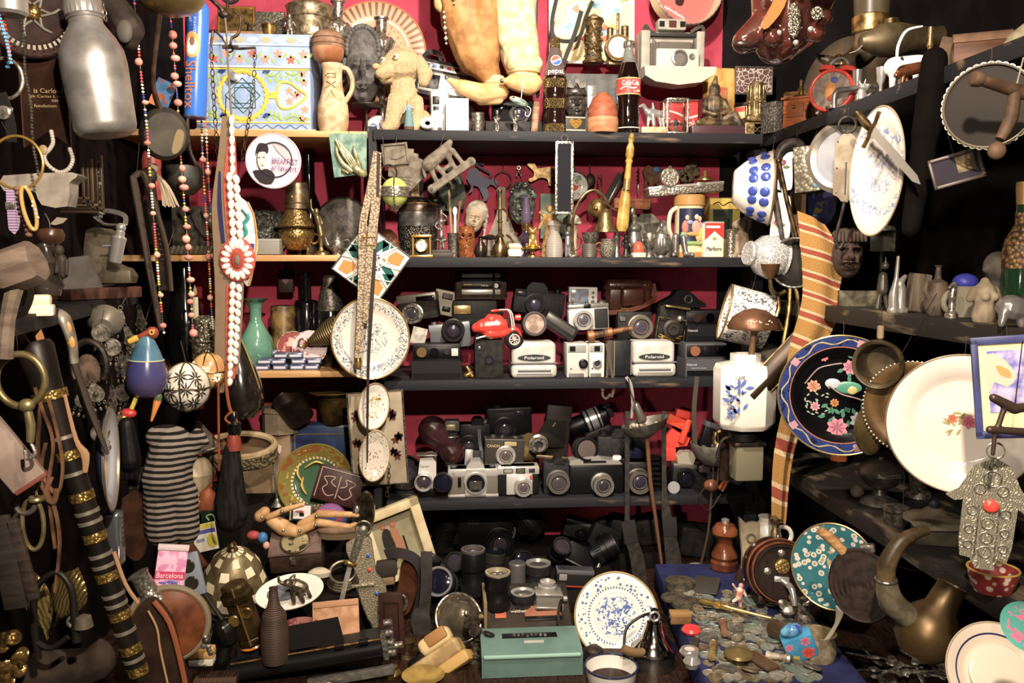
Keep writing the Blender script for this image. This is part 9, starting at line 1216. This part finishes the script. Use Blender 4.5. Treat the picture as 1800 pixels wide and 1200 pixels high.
# ---------- coffee grinder and neighbours at the corner
t=T('coffee_grinder','coffee grinder','wall coffee grinder with white porcelain hopper painted in blue',1307,752,1.95);W_=M('e2dccf',.2,coat=.4);p('hopper',W_).at(0,0,0,0,0,22.5).lathe([(0,0),(46,2),(50,8),(53,14),(54,104),(50,114),(26,118),(26,132),(22,132),(22,118),(0,116)],n=8,c=(0,0,0));k=p('blue_painting',M('5a6fae',.4));[leaf(k,-30+RU(-14,14),RU(24,84),RU(8,18),RU(0,180),y=-50.4,w=.4)for i in range(26)];k.m(M('4a4a50',.4)).txt('CAFE',16,6,-26,-50.4,96,.3);m2=p('iron_works',M('221e1a',.5,.6));m2.box(0,14,-8,60,40,14,3);m2.cyl(0,0,-20,24,14,'z',20);g=p('glass_cup',M('8a8468',.15,tr=.4));g.box(6,0,-58,50,40,66,4);p('cup_rim',IRN).box(6,0,-26,56,44,8,2);p('crank',IRN).tube([(-26,-10,-12),(-44,-14,-20),(-52,-14,-50)],3,8,3);p('wall_board',DWD).box(0,62,-10,40,6,200,2)
t=T('skimmer','skimmer','brown copper skimmer with pierced dome, handle standing in the hopper',1325,575,1.93);p('dome',M('7a5238',.4,.7,c2='5c3c28',s=20)).lathe([(0,34),(20,30),(38,18),(46,2),(45,-3),(44,2),(36,16),(19,28),(0,32)],n=44,sy=.9);p('shaft',M('7d5a3c',.5)).tube([(0,0,30),(0,0,-10),(-4,0,-62)],[3,5,6],10,2);k=p('holes',M('d8c8a8',.4));[k.ell(-24+RU(0,44),-38+RU(0,4),RU(4,14),1.3,n=6)for i in range(16)]
t=L('transfer_cup','cup','white cup with black transfer print and gold rim hung sideways',1308,556,2.06,[(0,40),(16,38),(24,30),(36,8),(48,-30),(50,-34)],PM('e2dcd0',.07,[(.3,1.3,'n',7,.44,'55545a')],1,.15,'yz'),ax='x',n=40,th=2,rot=(0,14,-12));p('gold_rim',M('b08a4a',.3,.8)).tor(-34,0,0,49,1.8,'x',40,8);p('handle',W_).tor(28,-22,0,14,4,'y',20,8);wire(t,(0,0,80),bot=(0,0,34))
t=T('brass_scoop','scoop','long brown brass chute leaning against the porcelain hopper',1366,646,1.9,rot=(0,44,0));b=p('chute',M('43311c',.4,.6,c2='2f2214',s=16));b.grid(lambda u,v:(22*(u*2-1),14*(1-(u*2-1)**2)*-1,-70+140*v),12,6);b.grid(lambda u,v:(20*(u*2-1),12*(1-(u*2-1)**2)*-1+3,-70+140*v),12,6);p('edge',DBR).tube([(-22,0,-70),(-22,0,70)],2,6,1);p('edge',DBR).tube([(22,0,-70),(22,0,70)],2,6,1)
t=T('brass_bell_hook','hook','brass hook with square bell cup hanging behind the skimmer',1372,560,2.02);k=p('hook',BRS);k.tube([(16,0,60),(14,0,10),(4,0,-60)],4,8,3);k.tube([(-6,0,40),(-4,0,20),(-8,0,4)],4,8,3);p('cup',M('5c4a30',.4,.7)).lathe([(18,-20),(8,0),(0,4)],(-10,0,0),n=4)
t=T('grey_gourd','jar','lumpy grey pottery jar behind the skimmer handle',1350,640,2.08);p('jar',M('6b6458',.7,c2='3f3a32',s=40)).ell(0,0,0,26,22,38,20).disp(3,.07)
# ---------- right: big plates and hung metal
t=plate('black_plate','large black plate with blue border, bird on branch and peonies',1478,694,('x',.8),106,9,PM('0a090c',.124,[(.8,.97,'s',0,0,'2a3a78'),(.8,.97,'n',5,.42,'18204a'),(.785,.8,'s',0,0,'a86a3a'),(.84,.93,'q',11,.012,'a89a64'),(.83,.95,'p',5,.95,'b07f88')],1,.12),M('b09a5c',.3,.9),rot=(0,0,-22),hook=24)
k=p('painted_birds',M('a08a86',.3));k.tube([(-60,-2,18),(-40,-2,44),(-20,-2,52),(0,-2,56)],3,6,5,fl=.4);k.tube([(-20,-2,16),(0,-2,2),(30,-2,-6),(60,-2,-20)],4,6,5,fl=.4);k.m(M('b0b4c0',.3)).ell(-14,-2,20,13,1.5,9,16);k.m(M('3f8a74',.3)).ell(12,-2,14,22,1.5,11,16);k.m(M('b8a860',.3)).ell(18,-2.6,10,9,1.5,8,12)
for x,z,r,c in((-4,-58,19,'c87a8c'),(32,-44,17,'b4bcbc'),(-46,14,12,'c8866a'),(14,50,14,'c87a8c'),(-30,66,8,'c86a6a'),(-42,-22,9,'c88a94'),(-10,-14,8,'b87a3a')):k.m(M(c,.3));flower(k,x,z,r,8,-2.4,.6)
k.m(M('3f7d64',.3));[leaf(k,x+RU(-12,12),z+RU(-10,10),13,RU(0,360),-2.1,.5)for x,z in((-20,-50),(16,-44),(6,-30),(34,-20),(0,-76),(20,70),(-24,-30),(4,40))for i in range(4)];k.m(M('8fa08a',.3));[leaf(k,-50+RU(-10,34),RU(-40,20),7,RU(0,360),-2,.4)for i in range(30)]
t=L('brass_mug','mug','dull brass pot with dark hollow hung before the black plate',1544,640,('x',.72),[(0,-40),(30,-38),(40,-20),(44,4),(42,8),(39,6)],M('6b5c40',.35,.7,c2='4a3f2c',s=20),ax='y',n=44,th=2.4,rot=(0,0,-40));p('grip',M('8a7458',.5)).cyl(0,6,44,6,24,'z',14,2);wire(t,(0,6,100),bot=(0,6,68))
t=T('brass_ladle','ladle','round bottomed brass ladle hanging below the brass pot',1528,756,('x',.74));p('bowl',M('8a7648',.3,.9,c2='6b5a36',s=16)).ell(0,0,0,24,30,44,28);p('handle',DBR).tube([(-10,0,36),(-12,0,52),(4,0,64),(16,4,60)],3,8,4);wire(t,(112,0,240),bot=(14,4,60))
plate('brass_tray','brown brass tray with rope edge behind the white flower dish',1606,716,('x',.78),82,10,M('6b4f24',.35,.6,c2='543c1a',s=14),M('b8ac94',.3,.9),rot=(0,0,-36),c='tray',scal=70)
t=plate('flower_dish','large deep white dish with one rose spray in its centre',1690,742,('x',.74),122,24,M('d8cec4',.14,coat=.4,c2='cfc3b6',s=8),M('8a7458',.4,.5),rot=(0,0,-30),hook=30,c='dish');k=p('rose_spray',M('b8566a',.4));flower(k,12,2,13,6,-1.5,.7);k.m(M('b8623e',.4));flower(k,-14,6,9,6,-1.5,.7);k.m(M('9a8a50',.4));[leaf(k,RU(-18,10),RU(-16,16),14,RU(0,360),-1.2,.3)for i in range(14)]
t=T('framed_print','picture','small picture in a blue frame hanging at the right edge',1776,680,('x',.66),rot=(0,-6,-26));b=p('frame',M('2f345c',.4,c2='3a4070',s=20));[b.box(x,2,z,w_,9,h_,2)for x,z,w_,h_ in((0,84,116,14),(0,-84,116,14),(-52,0,12,176),(52,0,12,176))];p('mat',M('c9bd86',.6)).box(0,4,0,96,2,160);k=p('print',M('5a5aa0',.5,c2='a89ab8',s=60));k.box(4,2,10,74,2,110);k.m(M('a89f8c',.5)).ext([(-34,60),(-8,50),(10,20),(-4,0),(-24,10),(-34,-10)],1,y=.6,sm=2);k.m(M('b87a3a',.5)).ext([(-20,40),(0,30),(2,16),(-14,22)],1,y=.2,sm=2);wire(t,(0,4,110),bot=(0,4,90))
t=T('corkscrew','corkscrew','dark metal bird shaped corkscrew hanging before the blue frame',1782,748,('x',.62));b=p('tool',M('4a382c',.45,.6));b.cap((-40,0,50),(0,0,30),8,10);b.cap((0,0,30),(40,0,36),9,7);b.cap((-20,0,30),(-30,0,-4),5,5);b.cap((-44,0,-6),(30,0,-12),7,7);b.cap((-34,0,-10),(-36,0,-50),4);b.blob(2);p('hanging_wire',IRN).tube([(0,0,36),(10,4,150)],1,5,1)
t=T('hamsa','amulet','big silver filigree hand amulet with a red stone',1738,900,('x',.64),rot=(0,3,-24));HM=M('8f8a76',.45,.6,c2='77725f',s=110,k='w',dis=14,b=.4);p('hand',HM).ext([(0,98),(28,84),(44,50),(62,22),(60,0),(44,12),(42,-60),(36,-88),(22,-84),(12,-104),(-12,-104),(-22,-86),(-38,-84),(-42,-56),(-42,18),(-56,14),(-70,22),(-50,36),(-30,80)],6,sm=1);k=p('filigree',PEW);[k.tor(x,-.6,z,r,1.4,'y',18,6)for x,z,r in((0,60,14),(-18,40,9),(18,40,9),(0,10,10),(-26,0,8),(26,0,8),(0,-20,10),(0,-46,10),(0,-72,10),(-28,-34,7),(28,-34,7),(-28,-62,7),(28,-62,7),(0,80,6))];[k.tube([(x,-1,10),(x,-1,-86)],1.2,6,1)for x in(-16,16)];p('stone',M('d8301e',.2)).ell(2,-3,12,13,6,12);p('loop',SIL).tor(0,3,110,14,2,'y',24,6)
# ---------- middle side shelf
STB=M('8a7d66',.8,c2='6b5f4c',s=30)
t=on(1,'card_box','box','long old tin box lying at the end of the worn side shelf',1512,530,.9,rot=(0,0,-18));p('box',M('5c5640',.6,c2='3f3a2a',s=60)).box(0,10,14,70,22,28,1)
t=on(1,'bird_figurine','figurine','dark metal bird figurine standing on the worn side shelf',1550,540,.9);b=p('bird',M('5a564c',.4,.6));b.cap((0,0,34),(0,0,58),10,8);b.ell(2,-2,76,7);b.cap((2,-4,78),(0,-6,92),3,1);b.cap((-4,0,34),(-8,0,2),4,4);b.cap((4,0,30),(10,0,2),4,4);b.blob(1.4)
t=on(1,'embracing_pair','figurine','tall smooth pewter figurine of two slender forms',1577,544,.87);b=p('figure',M('96928a',.3,.6));b.tube([(-6,0,0),(-8,0,30),(-4,0,60),(-2,0,100)],[9,8,4,3],12,4);b.tube([(6,0,0),(6,0,40),(4,0,52),(14,0,66)],[9,8,7,3],12,4);b.cap((-10,0,4),(12,0,4),8);b.blob(1.3)
t=on(1,'sign_stand','sign','small grey metal plaque on a pole behind the bird figurine',1548,540,1.0);p('plaque',M('6b675c',.5,.4)).box(0,2,110,44,5,36,1);p('pole',IRN).cyl(0,4,0,3,92);p('crest',PEW).lathe([(20,128),(18,134),(6,138),(6,150),(0,152)],n=18)
t=on(1,'fossil_wood','wood','ribbed grey piece of weathered wood standing upright',1614,548,.92,rot=(0,6,0));p('wood',M('6e6252',.8,c2='4a4136',s=90,sx=(1,1,.1),b=.8)).box(0,10,34,36,20,68,4).disp(2,.1)
t=on(1,'lidded_jug','jug','dark clay pitcher with long neck on the side shelf',1646,552,.9);p('jug',M('5a4c3e',.6,c2='40352b',s=30)).lathe([(0,0),(14,0),(22,18),(20,40),(16,58),(6,64),(4,84),(8,88)],n=28);p('spout',M('5a4c3e',.6)).tube([(-16,-4,30),(-26,-6,44),(-24,-6,56)],[6,5,4],8,4)
t=on(1,'chess_knight','figurine','little pale silver horse head figurine on round foot',1672,556,.88);b=p('knight',SIL);b.lathe([(0,0),(11,0),(11,8),(6,14),(5,30),(8,38),(0,40)],n=18);b.cap((0,0,40),(2,0,58),7,6);b.cap((2,0,60),(-8,-4,54),5,3);b.blob(1)
t=on(1,'lobed_mug','mug','grey pottery mug with big ring handle behind horse head',1694,554,.93);p('mug',M('77705f',.6)).lathe([(0,0),(22,0),(24,50),(26,54)],n=26,th=2);p('handle',M('77705f',.6)).tor(-24,-6,26,18,5,'y',22,8);p('blue_lid',M('2c2f8a',.4)).ell(0,0,60,22,20,16)
t=on(1,'nude_torso','statue','headless beige stone torso on the worn side shelf',1728,560,.89);b=p('torso',STB);b.cap((0,0,8),(0,0,28),20,17);b.cap((0,0,34),(0,0,50),18,20);b.cap((-18,0,54),(-26,0,40),9,7);b.cap((18,0,54),(26,0,40),9,7);b.ell(-8,-16,44,8);b.ell(8,-16,44,8);b.cap((0,0,60),(0,0,70),8,8);b.blob(2)
t=on(1,'stone_bust','bust','dark grey stone head in profile behind the torso',1744,556,.95);b=p('bust',M('4c463e',.8,c2='38332d',s=30));b.cap((0,0,10),(0,0,60),14,12);b.ell(4,0,90,24,20,28);b.ell(-18,-4,86,7,6,7);b.cap((10,0,100),(20,0,74),16,12);b.blob(2)
t=on(1,'metal_helmet','ornament','shiny metal elephant like ornament at right end of shelf',1780,568,.86);b=p('body',M('8a8684',.25,.8));b.cap((-6,0,34),(14,0,30),24,22);b.cap((-20,-6,30),(-26,-8,6),10,6);b.cap((8,-8,24),(10,-10,6),9,8);b.blob(2)
t=L('green_bottle','bottle','green wine bottle half wrapped in brass basketry at right edge',1790,556,('x',.98),[(0,0),(30,0),(32,8),(32,110),(26,140),(14,164),(12,224),(14,226),(14,238),(0,238)],M('12301c',.06,coat=1),n=32,z=ZR[1]);p('basketry',M('6b4c24',.5,.4,c2='3a2812',s=120,k='v',b=-.8)).lathe([(33,90),(33,112),(27,141),(15,165),(14,160),(14,186)],n=32);p('capsule',M('8a6a3a',.4,.5)).lathe([(13,200),(15,226),(15,239),(0,240)],n=24)
# ---------- bottom side shelf
t=on(2,'sugar_bowl','bowl','hammered grey metal covered bowl on a wide foot',1545,900,.93);b=p('bowl',M('6e6a62',.35,.7,c2='4f4b45',s=50,b=.4));b.lathe([(0,0),(34,0),(30,6),(12,16),(10,24),(30,36),(38,52),(36,58)],n=36);p('lid',M('77736a',.35,.7,b=.5,bs=120)).lathe([(38,56),(34,66),(16,76),(4,78),(4,82),(0,84)],n=36)
t=on(2,'round_stone','stone','small facetted grey stone ball on the lowest side shelf',1506,880,.9);p('ball',STN).ell(0,0,12,12,12,12,8)
t=on(2,'spice_jar','jar','dark jar with an orange label at the far end of lowest shelf',1472,864,1.0);p('jar',M('1a1512',.3)).lathe([(0,0),(14,0),(14,34),(11,38),(12,46),(0,46)],n=22);p('label',M('c8641e',.5)).lathe([(14.4,8),(14.4,24)],n=22)
L('trinket_box','box','round silver embossed trinket box on the lowest side shelf',1574,922,('x',.89),[(0,0),(20,0),(21,4),(20,22),(22,24),(22,30),(10,34),(0,34)],M('a09688',.35,.8,c2='5f574c',s=100,b=.6),n=32,z=ZR[2])
t=on(2,'hat_dish','dish','pale wide brimmed lidded dish with blue knob',1640,930,.93);p('dish',M('8f8068',.5,c2='6b5c48',s=20)).lathe([(0,0),(26,0),(30,20),(52,24),(50,28),(24,34),(14,44),(0,46)],n=36);p('knob',M('3a4258',.3)).lathe([(7,44),(8,52),(4,58),(0,59)],n=16)
t=on(2,'candle_stub','candlestick','dark squat candle holder stack behind sugar bowl',1612,890,1.04);p('holder',PEW).lathe([(0,0),(24,0),(22,8),(14,14),(16,40),(24,46),(24,60),(12,64),(10,80),(0,80)],n=20)
t=on(2,'slate_box','box','long angular grey stone box with pale lid on lowest shelf',1656,968,.9,rot=(0,0,-16));p('box',M('57503f',.7,c2='3f3a2e',s=30)).box(0,20,16,88,34,32,2);p('lid',M('8f8670',.6)).ext([(-48,34),(-34,42),(50,40),(50,32),(-20,28)],40)
t=on(2,'mosaic_bowl','bowl','small bowl with red and white patterned side under hand amulet',1745,1012,.86);p('bowl',M('c9bba4',.4,c2='8a2a28',s=70,k='v',th=(.3,.4))).lathe([(0,0),(30,0),(40,26),(42,40)],n=30,th=2);p('rim',M('c9a03a',.4)).tor(0,0,40,41,2,'z',30,6)
# ---------- lower right corner
t=T('wooden_barrel','barrel','small dark barrel with copper hoops and a silver tap',1364,1000,1.86,rot=(-14,3,-10));BD=M('2a1c14',.4,c2='1a110c',s=16,sx=(4,1,1));pr=[(46,-46),(52,-30),(56,-10),(56,10),(53,30),(47,46)];p('staves',BD).lathe([(0,-44)]+pr+[(43,46),(42,40),(0,40)],ax='y',n=48,c=(0,-6,0));k=p('hoop',M('a05c38',.3,.9,c2='7d4426',s=20))
for z in(-40,-20,18,38):r=56.6-(z/46)**2*9;k.lathe([(r-2,z-7),(r+.4,z-7),(r+.4,z+7),(r-2,z+7)],(0,-6,0),'y',48,nc=1)
b=p('medallion',BRSE);b.lathe([(13,40),(12,43),(0,44)],(0,-6,10),'y',28);[p('stud',SILE).lathe([(6,40),(0,43)],(x,-6,z),'y',14)for x,z in((-24,0),(26,4),(-2,32))];[p('stud',SIL).ell(x,y,z,5)for x,y,z in((-40,-6,38),(-50,-6,16),(0,-6,57),(36,-6,42))];k=p('tap',CHR);k.cyl(6,-44,-18,5,30,'y',14);k.tube([(6,-60,-18),(12,-70,-26),(16,-74,-50)],[6,6,4],10,4);k.box(0,-46,-12,26,5,10,2);p('bung_key',BRZ).lathe([(6,52),(8,64),(5,70),(7,78),(12,86),(5,92),(0,96)],(-4,-4,0),n=14);c=p('cradle',DWD);c.box(-30,0,-50,12,70,14,2);c.box(30,0,-50,12,70,14,2);c.box(0,24,-58,84,12,8,2)
plate('turquoise_plate','turquoise plate covered with white daisies behind the barrel',1466,994,('x',.8),78,8,PM('2b6d76',.093,[(0,.94,'v',6.4,.42,'cfc8b8'),(0,.94,'v',6.4,.2,'3a6a6c'),(0,.94,'v',6.4,.14,'b8a070'),(0,.5,'n',2,.4,'b09a70')],1,.15),M('a8905a',.35,.8),rot=(0,6,-38),oval=.92)
t=T('waffle_iron','iron','dark round ridged iron disc with a wooden handle',1514,1030,('x',.7),rot=(0,-12,-34));k=p('disc',M('2a201b',.6,.4,c2='3f3028',s=60));k.lathe([(0,0)]+[(r,(i%2)*1.6)for i,r in enumerate(range(6,64,5))]+[(64,-3),(62,-8),(0,-9)],ax='y',n=44);k.V=[Vector((v.x*.86,v.y,v.z*1.06))for v in k.V];p('back_plate',PEW).lathe([(0,-10),(58,-10),(58,-18),(0,-18)],ax='y',n=36);p('handle',LWD).tube([(-20,6,60),(-34,0,84),(-52,-8,106)],[9,10,8],12,4);p('hinge',PEW).box(20,10,64,26,14,16,4);wire(t,(136,92,-6),bot=(22,14,52))
t=T('horn_pipe','pipe','huge brass bowled pipe with curved horn stem, hanging at right',1580,1030,('x',.68));p('stem',M('55452a',.4,c2='3a2e1a',s=30)).tube([(-24,0,10),(-22,0,44),(0,0,80),(30,0,96),(48,0,100)],[16,16,13,10,8],16,6);k=p('joint',M('6b624c',.35,.7,c2='8f866a',s=40));k.tube([(-24,0,14),(-14,0,-24),(14,0,-52),(40,0,-74)],[17,22,21,20],18,5);p('ring',PEW).tor(-24,0,12,17,3,'z',24,8);b=p('bowl',M('5c4726',.4,.8,c2='453418',s=10));b.lathe([(0,-62),(30,-58),(50,-36),(54,-8),(44,22),(28,40),(24,78),(26,84)],n=40,th=2);b.V=[Euler((0,radians(26),0)).to_matrix()@v+Vector((62,0,-76))for v in b.V];p('foot',BRS).cap((100,0,-92),(112,0,-86),13,9);wire(t,(0,6,330),bot=(0,0,92))
t=plate('rimmed_plate','big white plate with one blue line at the lower right corner',1750,1186,('x',.68),88,14,PM('bdb09e',.064,[(.74,.775,'s',0,0,'2a2c5a')],1,.2),M('8f7d64',.5),rot=(-34,20,-22));t.b.lathe([(46,2),(50,16),(44,18),(0,16)],ax='y',n=40)
t=T('pink_plate','plate','edge of a turquoise and pink flowered plate at the right edge',1806,1100,('x',.6),rot=(0,0,-60));b=p('dish',PM('3f8a80',.027,[(0,.8,'n',3,.46,'c85a78')],1,.2));b.lathe([(0,0),(30,0),(44,6),(42,2),(0,-3)],ax='y',n=36)
t=T('porcelain_jug','jug','white china jug with handle standing behind the barrel',1348,940,2.1);p('jug',W_).lathe([(0,-40),(22,-40),(28,-10),(22,16),(14,26),(16,34)],n=30);p('handle',W_).tor(26,-6,0,16,4,'y',22,8)
t=T('carved_plaque','plaque','pale carved bone plaque leaning left of the barrel',1312,980,2.02,rot=(0,8,0));p('plaque',M('a89c80',.6,c2='8a7d62',s=24)).ext([(-18,-60),(-4,-20),(-14,30),(-24,70),(-10,60),(14,64),(18,10),(6,-40)],8,sm=2);p('carving',M('6b5f48',.7)).tor(2,-1,36,7,2,'y',16,6)
t=T('spoon_heap','spoons','tangled heap of dull metal spoons and bits at lower right',1590,1180,1.62,z=ZT);b=p('bits',PEW);b.stuff=True
for i in range(40):b.at(RU(-50,130),RU(-40,50),RU(4,26),RU(-20,20),RU(-20,20),RU(0,360));b.ell(0,0,0,RU(10,20),RU(6,12),4,10);b.tube([(10,0,0),(50,0,3)],2.4,6,1)
b.at()
t=T('glass_jar','jar','gold rimmed glass jar and pale spoon at the front right of the coins',1434,1200,1.6,z=ZT+.07);p('jar',M('8f7d5a',.2,.4,c2='b8a888',s=60)).lathe([(0,0),(30,0),(34,20),(30,40),(32,46)],n=30,th=2);p('spoon',M('c9bda8',.4)).tube([(10,0,20),(30,-6,60),(36,-8,90)],[6,5,14],10,4,fl=.5)
for t in ALL:t.fin()
